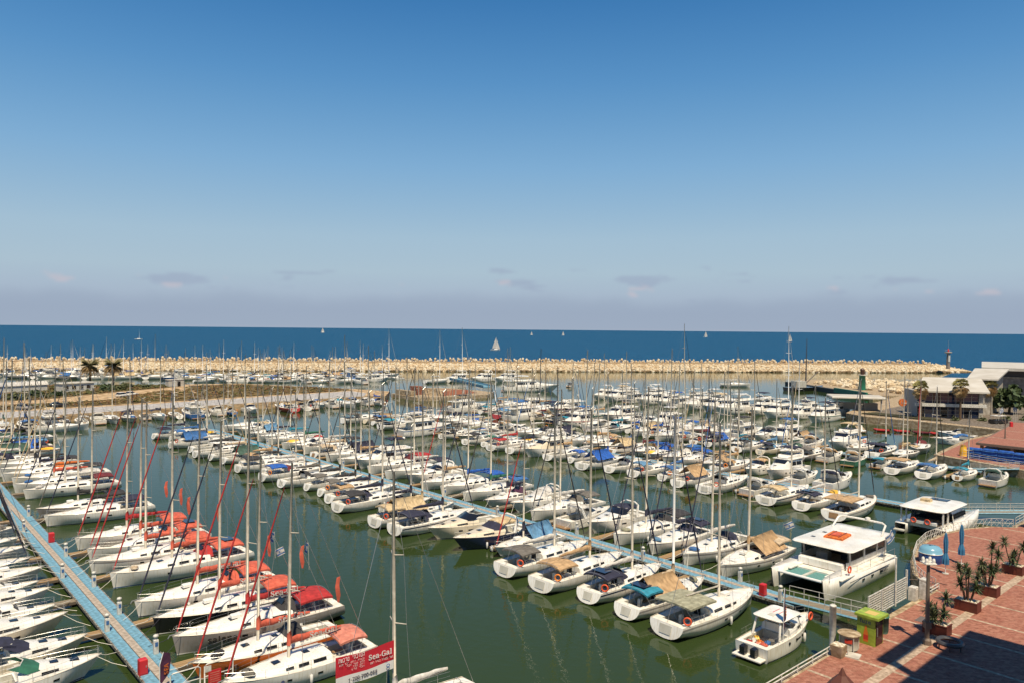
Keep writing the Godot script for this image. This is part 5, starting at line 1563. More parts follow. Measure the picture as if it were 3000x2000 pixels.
func lay_row(list: Array, v: float, side: float, where: String, group: String) -> void:
	list.sort_custom(func(a, b): return a[0] < b[0])
	var last := -1000.0
	var lastb := 0.0
	for i in list.size():
		var e: Array = list[i]
		var k: Dictionary = KIND[e[1]]
		var s: float = e[3].get("s", 1.0)
		var half: float = k.B * 0.5 * s
		var need := last + lastb + half + (1.15 if i % 2 == 0 else 0.25)
		var u := maxf(e[0], need)
		if i % 2 == 0 and i > 0:
			finger((last + lastb + u - half) * 0.5, v, side, minf(9.0, k.L * 0.8), "narrow wooden finger pier beside the %s boat %s" % [ordinal(i), where], minf(0.85, u - half - last - lastb - 0.2))
		last = u
		lastb = half
		var L: float = k.L * s
		var c := v + side * (1.55 + L * 0.5 + rng.randf_range(0.0, 0.9) + (0.6 if not k.sail else 0.0))
		var out: bool = e[2]
		var bow := (1.0 if side < 0 else -1.0) * (-1.0 if out else 1.0)
		var at := W(u, c, 0.0)
		var lod := 0 if at.length() < 112.0 else (1 if at.length() < 185.0 else 2)
		var b := boat(e[1], at, YAW + (0.0 if bow > 0 else PI) + rng.randf_range(-0.04, 0.04), e[3], lod, "%s, %s %s" % [describe(e[1], e[3]), ordinal(i), where], group)
		if lod == 0:
			# mooring lines from the end nearest the pontoon
			var xx: float = 0.46 * k.L * (1.0 if not out else -1.0)
			for z in [-1.0, 1.0]:
				var a := Vector3(xx, sheer_at(k, 0.95 if not out else 0.05) - 0.02, z * beam_at(k, 0.95 if not out else 0.05) * 0.8)
				var q := Vector3(signf(xx) * (0.5 * k.L + 1.3), 0.66, z * 1.5)
				part(b, "mooring_line", MB.new().tube([a, a.lerp(q, 0.5) - Vector3(0, 0.12, 0), q], 0.022, 4, false).done(), mats.rope if rng.randf() < 0.7 else mats.rope_dark)
		if e[3].has("flag"):
			flag_on(b, k, e[3].flag)
		if e[3].has("text"):
			for w in e[3].text:
				var lp: Vector3 = w[4]
				var ly := PI if side > 0 and not out else 0.0
				if w[0] == "hull_lettering":
					var z1 := hull_pt(k, (lp.x - 1.2) / k.L + 0.5, lp.y).z
					var z2 := hull_pt(k, (lp.x + 1.2) / k.L + 0.5, lp.y).z
					lp.z = signf(lp.z) * (hull_pt(k, lp.x / k.L + 0.5, lp.y).z + 0.05)
					ly = atan2(z1 - z2, 2.4) if lp.z > 0 else atan2(z1 - z2, -2.4)
				letters(b, w[0], w[1], w[2], mats[w[3]], lp, Vector3(w[5], ly, 0), "Droid Serif" if w[0] == "cover_lettering" else "Droid Sans", true)

func flag_mesh(w: float, h: float, wave := 0.12) -> ArrayMesh:
	var rr := []
	for i in 9:
		var f := i / 8.0
		var z := wave * sin(f * 5.0) * (0.3 + f)
		rr.append(PackedVector3Array([Vector3(f * w, 0.0, z), Vector3(f * w, -h * 0.5, z * 0.8), Vector3(f * w, -h, z * 0.6)]))
	return MB.new().smooth().loft(rr, false).done()

func flag_on(b: Node3D, k: Dictionary, which: String) -> void:
	var x: float = -0.5 * k.L + 0.1
	if which == "redstar":
		star_flag(part(b, "halyard", shared("halyard", func(): return MB.new().tube([Vector3.ZERO, Vector3(0.1, 2.4, 0)], 0.012, 4).done()), mats.rope, Vector3(lerpf(x, 0.075 * k.L, 0.3), 4.4, 0)), Vector3(0.1, 2.3, 0), 1.35, 0.95, 0.9)
	if which == "red" or which == "redstar":
		# a long pennant hanging from the backstay
		var p := Vector3(lerpf(x, 0.075 * k.L, 0.36), 6.6, 0)
		var f := part(b, "pennant", shared("pennant", func(): return MB.new().smooth().loft([PackedVector3Array([Vector3(0, 0, 0), Vector3(0.2, -0.1, 0.18)]), PackedVector3Array([Vector3(0.05, -0.7, 0.05), Vector3(0.4, -0.75, 0.16)]), PackedVector3Array([Vector3(0.0, -1.4, -0.03), Vector3(0.35, -1.35, 0.1)]), PackedVector3Array([Vector3(0.05, -2.0, 0.05), Vector3(0.2, -1.9, 0.1)])], false).done()), mats.cloth_coral, p)
		f.rotation.y = 0.4
	else:
		var pole := part(b, "flagstaff", shared("staff", func(): return MB.new().tube([Vector3.ZERO, Vector3(-0.35, 2.2, 0)], 0.02, 5).done()), mats.steel, Vector3(x, sheer_at(k, 0.0) + 0.1, 0))
		star_flag(pole, Vector3(-0.34, 2.1, 0), 1.0, 0.7, 1.9)

func star_flag(parent: Node3D, at: Vector3, w: float, h: float, yaw: float) -> void:
	var f := part(parent, "flag", shared("flag%.2f" % w, func(): return flag_mesh(w, h)), mats.cloth_white, at, Vector3(0, yaw, 0.5))
	for e in [0.1, 0.72]:
		part(f, "blue_stripe", shared("fstripe%.2f%.2f" % [w, e], func():
			var rr := []
			for i in 9:
				var q := i / 8.0
				var z := 0.12 * sin(q * 5.0) * (0.3 + q)
				rr.append(PackedVector3Array([Vector3(q * w, -h * e, z * lerpf(1.0, 0.6, e) + 0.012), Vector3(q * w, -h * (e + 0.17), z * lerpf(1.0, 0.6, e + 0.17) + 0.012)]))
			return MB.new().loft(rr, false).loft(rr.map(func(r): return PackedVector3Array([r[0] - Vector3(0, 0, 0.024), r[1] - Vector3(0, 0, 0.024)])), false).done()), mats.cloth_blue)
	for s in 2:
		part(f, "star", shared("fstar%.2f%d" % [w, s], func():
			var mb := MB.new()
			var pts := []
			for i in 3:
				var a := TAU * i / 3.0 + PI / 2 + PI * s
				pts.append(Vector3(w * 0.5 + cos(a) * h * 0.17, -h * 0.5 + sin(a) * h * 0.17, 0.12 * sin(2.5) * 0.8 * 0.8))
			for i in 3: mb.tube([pts[i], pts[(i + 1) % 3]], 0.022, 4)
			return mb.done()), mats.cloth_blue)

func make_boats() -> void:
	var gs := "boats moored along the pontoons"
	var sg := "cover_lettering"
	# first pontoon, far side: the charter yachts with red canvas
	var l := [
		[49.8, "s11", false, {"cover": "coral", "bim": "salmon", "gen": "red", "ring": "ring_red", "win": 3, "flag": "red", "text": [[sg, "Sea-Gal", 0.42, "cloth_white", Vector3(-1.7, 2.95, -0.32), 0.0]]}],
		[53.9, "s11", false, {"hull": "orange", "boot": "white", "cover": "coral", "gen": "red", "hood": "charcoal", "text": [[sg, "Sea-Gal", 0.42, "cloth_white", Vector3(-1.7, 2.95, -0.32), 0.0], ["hull_lettering", "elan", 0.34, "gel_black", Vector3(3.2, 0.75, -1.6), 0.0]]}],
		[58.8, "s14", false, {"hull": "grey", "boot": "white", "cover": "red", "bim": "red", "gen": "red", "hood": "charcoal", "flag": "redstar", "text": [[sg, "Sea-Gal", 0.46, "cloth_white", Vector3(-2.0, 3.15, -0.34), 0.0], ["hull_lettering", "salona", 0.5, "gel_black", Vector3(3.4, 0.95, -2.08), 0.0]]}],
		[63.9, "s13", false, {"hull": "black", "boot": "white", "cover": "coral", "gen": "navy", "bim": "coral", "flag": "redstar", "text": [[sg, "Sea-Gal", 0.42, "cloth_white", Vector3(-1.8, 3.05, -0.33), 0.0]]}],
		[68.9, "s13", false, {"cover": "coral", "bim": "coral", "gen": "navy", "hood": "coral", "flag": "star", "text": [[sg, "Sea-Gal", 0.42, "cloth_white", Vector3(-1.8, 3.05, -0.33), 0.0]]}],
		[78.3, "s14", false, {"boot": "blue", "cover": "coral", "bim": "coral", "gen": "red", "hood": "red", "flag": "red"}],
		[83.4, "s13", false, {"cover": "coral", "bim": "coral", "gen": "red", "stripe": "grey", "flag": "red"}],
		[88.6, "s13", false, {"cover": "coral", "gen": "red", "bim": "coral", "hood": "coral", "flag": "red"}],
		[93.2, "s13", false, {"cover": "red", "gen": "red", "bim": "coral", "flag": "red"}],
		[107.3, "s13", false, {"cover": "charcoal", "gen": "navy", "bim": "navy"}],
		[112.4, "s11", false, {"cover": "charcoal", "bim": "charcoal", "gen": "grey", "hull": "grey"}],
		[126.2, "s13", false, {"cover": "white", "gen": "navy", "bim": "maroon"}],
		[130.9, "s13", false, {"cover": "coral", "gen": "cream", "bim": "white"}],
		[136.5, "s14", false, {"cover": "orange", "gen": "cream", "bim": "charcoal", "hood": "charcoal", "text": [["hull_lettering", "www.lca-team.co.il", 0.4, "gel_black", Vector3(2.4, 0.9, -2.08), 0.0]]}],
		[142.0, "s13", false, {"cover": "navy", "gen": "navy", "hood": "orange"}],
		[147.0, "s13", false, {"cover": "charcoal", "gen": "cream", "bim": "charcoal"}],
		[152.5, "s13", false, {"cover": "grey", "gen": "cream"}],
	]
	fill_row(l, 160.0, 192.0, 0.2, 0.7)
	lay_row(l, 16.2, 1.0, "on the first pontoon's far side", gs)
	l = [
		[59.6, "m9", false, {"top": "", "arch": false, "screen": "green", "seat": "green"}],
		[63.9, "m9", false, {"top": "navy", "screen": "navy", "arch": false, "hull": "cream"}],
		[69.2, "m11", false, {"top": "", "hull": "cream", "text": [["hull_lettering", "May", 0.5, "gel_black", Vector3(0.6, 0.75, 1.62), 0.0]]}],
		[73.8, "m7", false, {"top": "grey"}],
		[77.6, "m9", false, {"top": "navy", "screen": "navy"}],
		[81.4, "m7", false, {"top": "blue"}],
		[85.2, "s10", false, {"cover": "navy", "gen": "", "hood": "navy"}],
		[89.6, "s10", false, {"cover": "charcoal", "gen": "navy"}],
		[94.2, "s11", false, {"cover": "grey", "gen": "white"}],
		[99.0, "s10", false, {"cover": "blue", "gen": "navy"}],
		[103.5, "s11", false, {"cover": "white", "gen": "charcoal"}],
	]
	fill_row(l, 109.0, 140.0, 0.3, 0.4)
	lay_row(l, 16.2, -1.0, "on the first pontoon's near side", gs)
	# middle pontoon, near side
	l = [
		[36.8, "s13", false, {"awn": "olive", "gen": "", "ring": "ring_red", "cover": "", "stripe": "grey", "s": 1.0}],
		[41.6, "s11", false, {"bim": "teal", "tent": "tan", "gen": "navy", "cover": "sand", "mast": "spar_white", "mh": 1.12, "stripe": "grey"}],
		[46.6, "s11", false, {"bim": "navy", "gen": "navy", "cover": "white", "hood": "navy", "ring": "ring_red", "stripe": "navy"}],
		[51.5, "s13", false, {"bim": "tan", "gen": "navy", "cover": "tan", "ring": "ring_orange"}],
		[56.9, "s13", false, {"bim": "grey", "gen": "charcoal", "cover": "white", "ring": "ring_red"}],
		[62.0, "s10", true, {"tent": "sky", "gen": "red", "cover": "navy", "mast": "spar"}],
		[66.4, "m11", true, {"hull": "navy", "house": "cream", "screen": "navy", "top": "cream"}],
		[71.8, "m11", true, {"hull": "cream", "house": "cream", "top": "", "arch": false}],
		[76.6, "s13", false, {"bim": "navy", "hood": "navy", "gen": "navy", "cover": "navy", "stripe": "navy"}],
		[81.3, "s13", false, {"tent": "cream", "bim": "cream", "gen": "", "cover": "cream", "ring": "ring_red"}],
		[86.9, "s8", false, {"cover": "navy", "gen": "white", "hood": "navy", "ring": "ring_red"}],
		[91.4, "s13", false, {"cover": "navy", "hood": "navy", "bim": "charcoal", "gen": "navy", "ring": "ring_red"}],
		[96.6, "s11", false, {"cover": "navy", "bim": "tan", "gen": "charcoal", "ring": "ring_red"}],
		[101.3, "s10", false, {"cover": "charcoal", "bim": "grey", "gen": "", "ring": "ring_orange"}],
		[106.4, "s10", false, {"cover": "charcoal", "gen": "navy", "bim": "grey"}],
		[111.0, "s11", false, {"cover": "grey", "gen": "white", "hood": "charcoal"}],
		[116.9, "s13", false, {"bim": "royal", "hood": "maroon", "gen": "navy", "cover": "white", "ring": "ring_orange"}],
		[122.0, "s10", false, {"cover": "white", "gen": ""}],
		[126.4, "s13", false, {"cover": "charcoal", "gen": "navy", "bim": "charcoal"}],
		[131.6, "s10", false, {"cover": "tan", "gen": "white", "bim": "tan"}],
		[136.6, "s11", false, {"tent": "bottle", "cover": "teal", "gen": "navy"}],
		[141.2, "s11", false, {"cover": "sand", "gen": "white"}],
		[145.9, "s13", false, {"hood": "charcoal", "cover": "charcoal", "gen": "navy"}],
		[153.0, "s11", false, {"cover": "white", "gen": "cream"}],
		[160.6, "s13", false, {"tent": "blue", "cover": "navy", "gen": "navy", "ring": "ring_red"}],
		[165.6, "s10", false, {"bim": "teal", "cover": "white", "gen": ""}],
		[170.6, "s10", false, {"bim": "blue", "cover": "blue", "gen": "navy"}],
		[176.2, "s11", false, {"bim": "navy", "cover": "navy", "gen": "white"}],
	]
	fill_gaps(l)
	lay_row(l, 64.0, -1.0, "on the middle pontoon's near side", gs)
	l = [
		[42.4, "s13", false, {"tent": "tan", "cover": "tan", "gen": "", "bim": "sand", "stripe": "grey", "flag": "star"}],
		[47.0, "s13", false, {"hood": "navy", "cover": "white", "gen": "navy", "stripe": "grey"}],
		[51.4, "s11", false, {"hood": "navy", "bim": "navy", "cover": "navy", "gen": "navy"}],
		[56.4, "s14", false, {"cover": "navy", "hood": "charcoal", "gen": "navy", "bim": "charcoal"}],
		[62.0, "m11", false, {"top": "navy", "screen": ""}],
		[70.4, "s13", false, {"hood": "grey", "bim": "grey", "cover": "white", "gen": "charcoal"}],
		[75.6, "m11", false, {"top": "white", "screen": "white"}],
		[80.4, "s10", false, {"cover": "navy", "gen": "", "hood": "purple"}],
		[85.2, "s13", false, {"cover": "green", "gen": "charcoal", "bim": "blue"}],
		[90.7, "s13", false, {"cover": "royal", "gen": "navy", "bim": "royal"}],
		[95.4, "s11", false, {"cover": "tan", "gen": "red"}],
		[105.6, "s14", false, {"cover": "white", "gen": "charcoal", "bim": "navy"}],
		[111.6, "s14", false, {"cover": "white", "gen": "navy", "bim": "red", "hood": "maroon"}],
		[121.6, "s11", false, {"cover": "tan", "gen": "charcoal", "hood": "cream"}],
		[126.8, "s13", false, {"cover": "navy", "gen": "charcoal", "tent": "navy"}],
		[137.0, "s14", false, {"cover": "white", "gen": "charcoal", "hood": "charcoal", "bim": "charcoal"}],
		[145.4, "s13", false, {"cover": "green", "gen": "white", "hood": "red"}],
		[152.8, "s13", false, {"cover": "teal", "gen": "navy"}],
		[158.5, "s11", false, {"cover": "navy", "gen": "white"}],
		[165.0, "s10", false, {"tent": "sky", "gen": "", "cover": "white"}],
		[178.5, "s14", false, {"cover": "charcoal", "gen": "cream", "hood": "bottle"}],
	]
	fill_gaps(l)
	lay_row(l, 64.0, 1.0, "on the middle pontoon's far side", gs)
	# third pontoon
	l = [
		[45.9, "s14", false, {"awn": "tan", "teak": true, "cover": "", "gen": "charcoal", "well": "well_dark", "stripe": "grey"}],
		[51.2, "s11", false, {"bim": "navy", "cover": "white", "gen": "charcoal", "well": "well_dark"}],
		[55.8, "s13", false, {"bim": "cream", "cover": "white", "gen": "", "stripe": "navy"}],
		[66.3, "s13", false, {"cover": "grey", "gen": "charcoal", "ring": "ring_red", "hood": "charcoal"}],
		[71.6, "s11", false, {"tent": "tan", "cover": "sand", "gen": "navy", "ring": "ring_red"}],
		[76.4, "s10", false, {"cover": "blue", "bim": "blue", "gen": "", "ring": "ring_orange"}],
		[81.3, "s11", false, {"cover": "charcoal", "gen": "navy", "ring": "ring_red", "bim": "sky"}],
		[86.4, "s11", false, {"cover": "charcoal", "gen": "white", "hood": "navy"}],
		[91.6, "s13", false, {"tent": "royal", "cover": "royal", "gen": "navy"}],
		[97.4, "s10", false, {"cover": "white", "gen": "charcoal", "bim": "royal"}],
		[102.2, "s11", false, {"cover": "tan", "gen": "white"}],
		[107.0, "m12", true, {"top": "white", "hull": "white", "house": "cream"}],
		[112.5, "s11", false, {"cover": "navy", "gen": "charcoal"}],
		[117.4, "s13", false, {"bim": "red", "cover": "red", "gen": "navy", "ring": "ring_red"}],
		[122.6, "s10", false, {"bim": "green", "cover": "white", "gen": ""}],
		[127.3, "s11", false, {"bim": "charcoal", "cover": "white", "gen": "navy"}],
	]
	fill_row(l, 133.0, 176.0, 0.12, 0.6)
	fill_gaps(l)
	lay_row(l, 112.5, -1.0, "on the third pontoon's near side", gs)
	l = [[56.0, "m11", true, {"top": "navy", "screen": ""}], [61.0, "m9", true, {"top": "hard", "hull": "white"}], [65.0, "m12", false, {"top": "navy"}]]
	fill_row(l, 70.0, 176.0, 0.34, 0.45)
	lay_row(l, 112.5, 1.0, "on the third pontoon's far side", gs)
	l = [
		[39.8, "m9", false, {"top": "bottle", "screen": "bottle"}], [44.6, "s8", false, {"bim": "teal", "cover": "teal", "gen": "", "teak": true}], [49.3, "s11", false, {"bim": "blue", "cover": "yellow" if false else "sand", "gen": "charcoal"}],
		[54.2, "s11", false, {"awn": "tan", "cover": "white", "gen": "", "well": "well_dark"}], [58.6, "m7", false, {"top": "teal"}], [63.0, "m9", false, {"top": "tan", "hull": "green"}],
	]
	fill_row(l, 68.0, 184.0, 0.34, 0.45)
	lay_row(l, 150.5, -1.0, "on the fourth pontoon's near side", gs)
	l = []
	fill_row(l, 60.0, 184.0, 0.38, 0.6)
	lay_row(l, 150.5, 1.0, "on the fourth pontoon's far side", gs)
	# large motor yachts
	var gy := "large motor yachts on the far pontoon"
	l = [[100.0, "m15", true, {"top": "navy", "stripe": "green"}], [107.0, "m12", true, {"top": "navy"}], [113.0, "m15", true, {"top": "white"}], [119.5, "m12", true, {"top": "hard"}], [126.0, "m20", true, {"top": "hard"}], [134.0, "m15", true, {"top": "cream"}], [140.5, "m15", true, {"top": "white", "screen": "white"}],
		[147.5, "m12", false, {"top": "royal"}], [153.5, "m12", true, {"top": "white"}], [160.0, "m15", true, {"top": "hard"}], [167.0, "m12", false, {"top": "white"}], [174.0, "m15", true, {"top": "cream"}], [182.0, "m12", true, {"top": "hard"}]]
	lay_row(l, 214.0, -1.0, "on the yacht pontoon's near side", gy)
	l = [[104.0, "m15", true, {"top": "white"}], [112.0, "m12", true, {"top": "navy"}], [120.0, "s14", true, {"cover": "navy", "mh": 1.46, "gen": "white", "mast": "spar_white"}], [128.0, "m15", true, {"top": "navy"}], [146.0, "m15", true, {"top": "hard"}], [153.0, "m12", true, {"top": "white"}], [160.0, "s14", true, {"cover": "white", "mh": 1.5, "gen": "navy", "mast": "spar"}], [171.0, "m15", true, {"top": "hard"}], [184.0, "m12", true, {"top": "white"}]]
	lay_row(l, 214.0, 1.0, "on the yacht pontoon's far side", gy)
	# stern-to along the spit road
	var gp := "boats moored along the spit"
	var v := 24.0
	var i := 0
	while v < 132.0:
		var e: Array = random_motor(0.15) if rng.randf() < 0.55 else random_sail(0.25)
		var k: Dictionary = KIND[e[0]]
		if v > 85.0 and v < 97.0 and rng.randf() < 0.7:
			v += 3.0
			continue
		boat(e[0], W(219.6 - k.L * 0.5 - rng.randf_range(0, 0.8), v, 0), YAW + PI / 2 + (PI if rng.randf() < 0.3 else 0.0) + rng.randf_range(-0.05, 0.05), e[1], 1, "%s, %s along the spit's kerb" % [describe(e[0], e[1]), ordinal(i)], gp)
		i += 1
		v += k.B + rng.randf_range(0.2, 0.8)
	boat("s13", W(203.0, 37.0, 0), YAW - 0.1, {"cover": "charcoal", "gen": "cream", "hood": "charcoal"}, 2, "long white sloop lying broadside off the spit, alone in open water", gp)
	# the basin behind the spit
	var gb := "boats in the basin behind the spit"
	var rows := [[338.0, -138.0, -62.0, "front"], [352.0, -230.0, -56.0, "second"], [368.0, -246.0, -52.0, "third"], [384.0, -260.0, -60.0, "rearmost"]]
	for q in rows:
		var x: float = q[1]
		i = 0
		while x < q[2]:
			if q[0] > 380.0 and x > -190.0 and x < -120.0:
				x += 8.0
				continue
			var e: Array = random_motor(0.35) if rng.randf() < 0.4 else random_sail(0.6)
			var dd: float = q[0] + rng.randf_range(-3, 3)
			if e[1].has("mh"):
				e[1]["mast"] = pick(["spar_white", "spar", "spar_white"])
				e[1]["mh"] = rng.randf_range(0.95, 1.2)
			boat(e[0], Vector3(x, 0, -dd), pick([YAW, YAW + PI, YAW + PI / 2, 0.2]) + rng.randf_range(-0.1, 0.1), e[1], 2, "%s, %s in %s row behind the spit" % [describe(e[0], e[1]), ordinal(i), q[3]], gb)
			i += 1
			x += rng.randf_range(5.2, 7.6) if q[0] < 380.0 else rng.randf_range(7, 11)
	# yachts near the tip of the spit and off the breakwater
	boat("m20", Vector3(8.0, 0, -303), 0.08, {"top": "hard", "s": 1.15}, 2, "sleek white motor yacht off the landing stage, bow to the right", gy)
	for e in [[-26.0, 352.0, "first"], [-14.0, 356.0, "second"], [-3.0, 358.0, "third"]]: boat("m15", Vector3(e[0], 0, -e[1]), YAW + PI, {"top": "white"}, 2, "white motor yacht beyond the landing stage, %s of three" % e[2], gy)
	for e in [[-64.0, 385.0, 1.32, "tall-masted white sloop close under the breakwater"], [-34.0, 345.0, 1.3, "tall-masted sloop behind the landing stage, the left of two"], [-24.0, 352.0, 1.36, "tall-masted sloop behind the landing stage, the right of two"]]:
		boat("s14", Vector3(e[0], 0, -e[1]), YAW, {"cover": "white", "gen": "white", "mh": e[2], "mast": "spar_white", "s": 1.05}, 2, e[3], gy)
	boat("s14", Vector3(101.0, 0, -338), -0.1, {"cover": "white", "gen": "navy"}, 2, "white sloop under way in the harbour mouth", gy)
	boat("m7", Vector3(26.0, 0, -330), 1.2, {"top": "navy"}, 2, "small dark-topped boat crossing the open water below the breakwater", gy)
	# small craft by the shore
	var gd := "small craft below the clubhouse"
	for e in [[80.0, 196.0, "red"], [76.0, 198.0, "red"], [72.0, 199.5, "maroon"], [68.5, 200.5, "red"]]:
		dinghy(W(e[0], e[1], 0), YAW + PI / 2 + 0.3, "cloth_" + e[2], "%s inflatable beside the shore wall, the %s from the pier" % [e[2] if e[2] != "maroon" else "dark red", {80.0: "first", 76.0: "second", 72.0: "third", 68.5: "fourth"}[e[0]]], gd)
	boat("m9", W(63.5, 197.0, 0), YAW + PI / 2, {"top": "", "arch": false, "stripe": "blue"}, 1, "white speedboat with blue stripes under the shore wall", gd)
	boat("m9", W(60.0, 186.0, 0), YAW + PI / 2 + 0.3, {"top": "blue", "screen": "blue", "arch": false}, 1, "white motorboat under a blue cover beside the terrace steps", gd)
	boat("s11", W(61.0, 168.5, 0), YAW + PI + 0.25, {"hull": "grey", "cover": "maroon", "gen": "red", "mast": "spar", "hood": "maroon"}, 1, "grey ketch with red-furled foresail at the terrace corner", gd)
	hero_boats()
	sea_boats()

func dinghy(at: Vector3, yaw: float, m: String, label: String, group: String) -> void:
	var t := thing("inflatable_boat", label, "dinghy", at, yaw, group)
	var line := [Vector3(-1.8, 0.28, -0.7), Vector3(0.8, 0.3, -0.72), Vector3(1.5, 0.4, -0.4), Vector3(1.75, 0.45, 0), Vector3(1.5, 0.4, 0.4), Vector3(0.8, 0.3, 0.72), Vector3(-1.8, 0.28, 0.7)]
	part(t, "tube", shared("dinghy", func(): return MB.new().smooth().tube(line, 0.26, 8).done()), mats[m])
	part(t, "floor", shared("dinghyf", func(): return MB.new().box(Vector3(-0.2, 0.15, 0), Vector3(2.8, 0.1, 1.2)).done()), mats.deck_grey)
	part(t, "outboard_motor", shared("dinghym", func(): return MB.new().cbox(Vector3(-1.9, 0.7, 0), Vector3(0.35, 0.5, 0.28), 0.08).done()), mats.gel_black)

func sea_boats() -> void:
	var gsea := "sailboats out at sea"
	for e in [[-19.0, 874.0, 1.0, true, "white two-sailed yacht out at sea, the largest of those beyond the breakwater"], [-842.0, 3333.0, 1.5, true, "distant white sailboat left of centre near the horizon"], [-662.0, 1330.0, 1.2, false, "distant sailboat with bare mast at the left beyond the breakwater"],
			[732.0, 2837.0, 1.5, true, "distant white sailboat right of centre near the horizon"], [675.0, 1823.0, 1.25, true, "white sailboat beyond the tall white mast at the right"], [79.0, 3058.0, 1.0, true, "tiny far sailboat, the left of two near the middle horizon"], [206.0, 3030.0, 1.1, true, "tiny far sailboat, the right of two near the middle horizon"]]:
		var t := thing("sailing_yacht", e[4], "sailboat", Vector3(e[0], 0, -e[1]), 0.2, gsea)
		t.scale = Vector3.ONE * e[2]
		var d := make_kind("s11")
		part(t, "hull", d.hull, mats.gel_white)
		part(t, "deck", d.deck, mats.deck_white)
		part(t, "cabin", d.cabin, mats.gel_white)
		part(t, "mast", d.mast, mats.spar_white)
		if e[3]:
			part(t, "mainsail", MB.new().smooth().loft([PackedVector3Array([Vector3(0.8, 2.4, 0), Vector3(-1.6, 2.4, 0.5), Vector3(-4.2, 2.4, 0.9)]), PackedVector3Array([Vector3(0.75, 8, 0), Vector3(-0.9, 8, 0.6), Vector3(-2.4, 8, 0.8)]), PackedVector3Array([Vector3(0.65, 15.2, 0), Vector3(0.6, 15.2, 0), Vector3(0.5, 15.2, 0)])], false).done(), mats.cloth_white)
			part(t, "jib", MB.new().smooth().loft([PackedVector3Array([Vector3(5.2, 1.8, 0), Vector3(3.0, 1.8, 0.6), Vector3(0.9, 1.9, 0.8)]), PackedVector3Array([Vector3(3.4, 7, 0), Vector3(2.3, 7, 0.5), Vector3(1.2, 7, 0.5)]), PackedVector3Array([Vector3(1.3, 13, 0), Vector3(1.25, 13, 0), Vector3(1.2, 13, 0)])], false).done(), mats.cloth_white)

# ---------------------------------------------------------------- the catamarans, the dive boat and the banner boat
func cat_hull(L: float, hb: float, F: float) -> ArrayMesh:
	var rings := []
	for e in [[-0.5, 0.75, 0.8], [-0.44, 0.9, 0.82], [-0.2, 1.0, 0.9], [0.1, 1.0, 0.96], [0.32, 0.7, 1.02], [0.44, 0.34, 1.08], [0.5, 0.06, 1.12]]:
		var x: float = e[0] * L
		var b: float = e[1] * hb
		var s: float = F * e[2]
		var rk: float = 0.6 if e[0] > 0.4 else 0.0
		rings.append(PackedVector3Array([Vector3(x, s, b), Vector3(x - rk * 0.3, s * 0.5, b * 0.98), Vector3(x - rk * 0.8, 0.05, b * 0.8), Vector3(x - rk, -0.5, b * 0.3), Vector3(x - rk, -0.5, -b * 0.3), Vector3(x - rk * 0.8, 0.05, -b * 0.8), Vector3(x - rk * 0.3, s * 0.5, -b * 0.98), Vector3(x, s, -b)]))
	return MB.new().smooth().loft(rings, true).done()

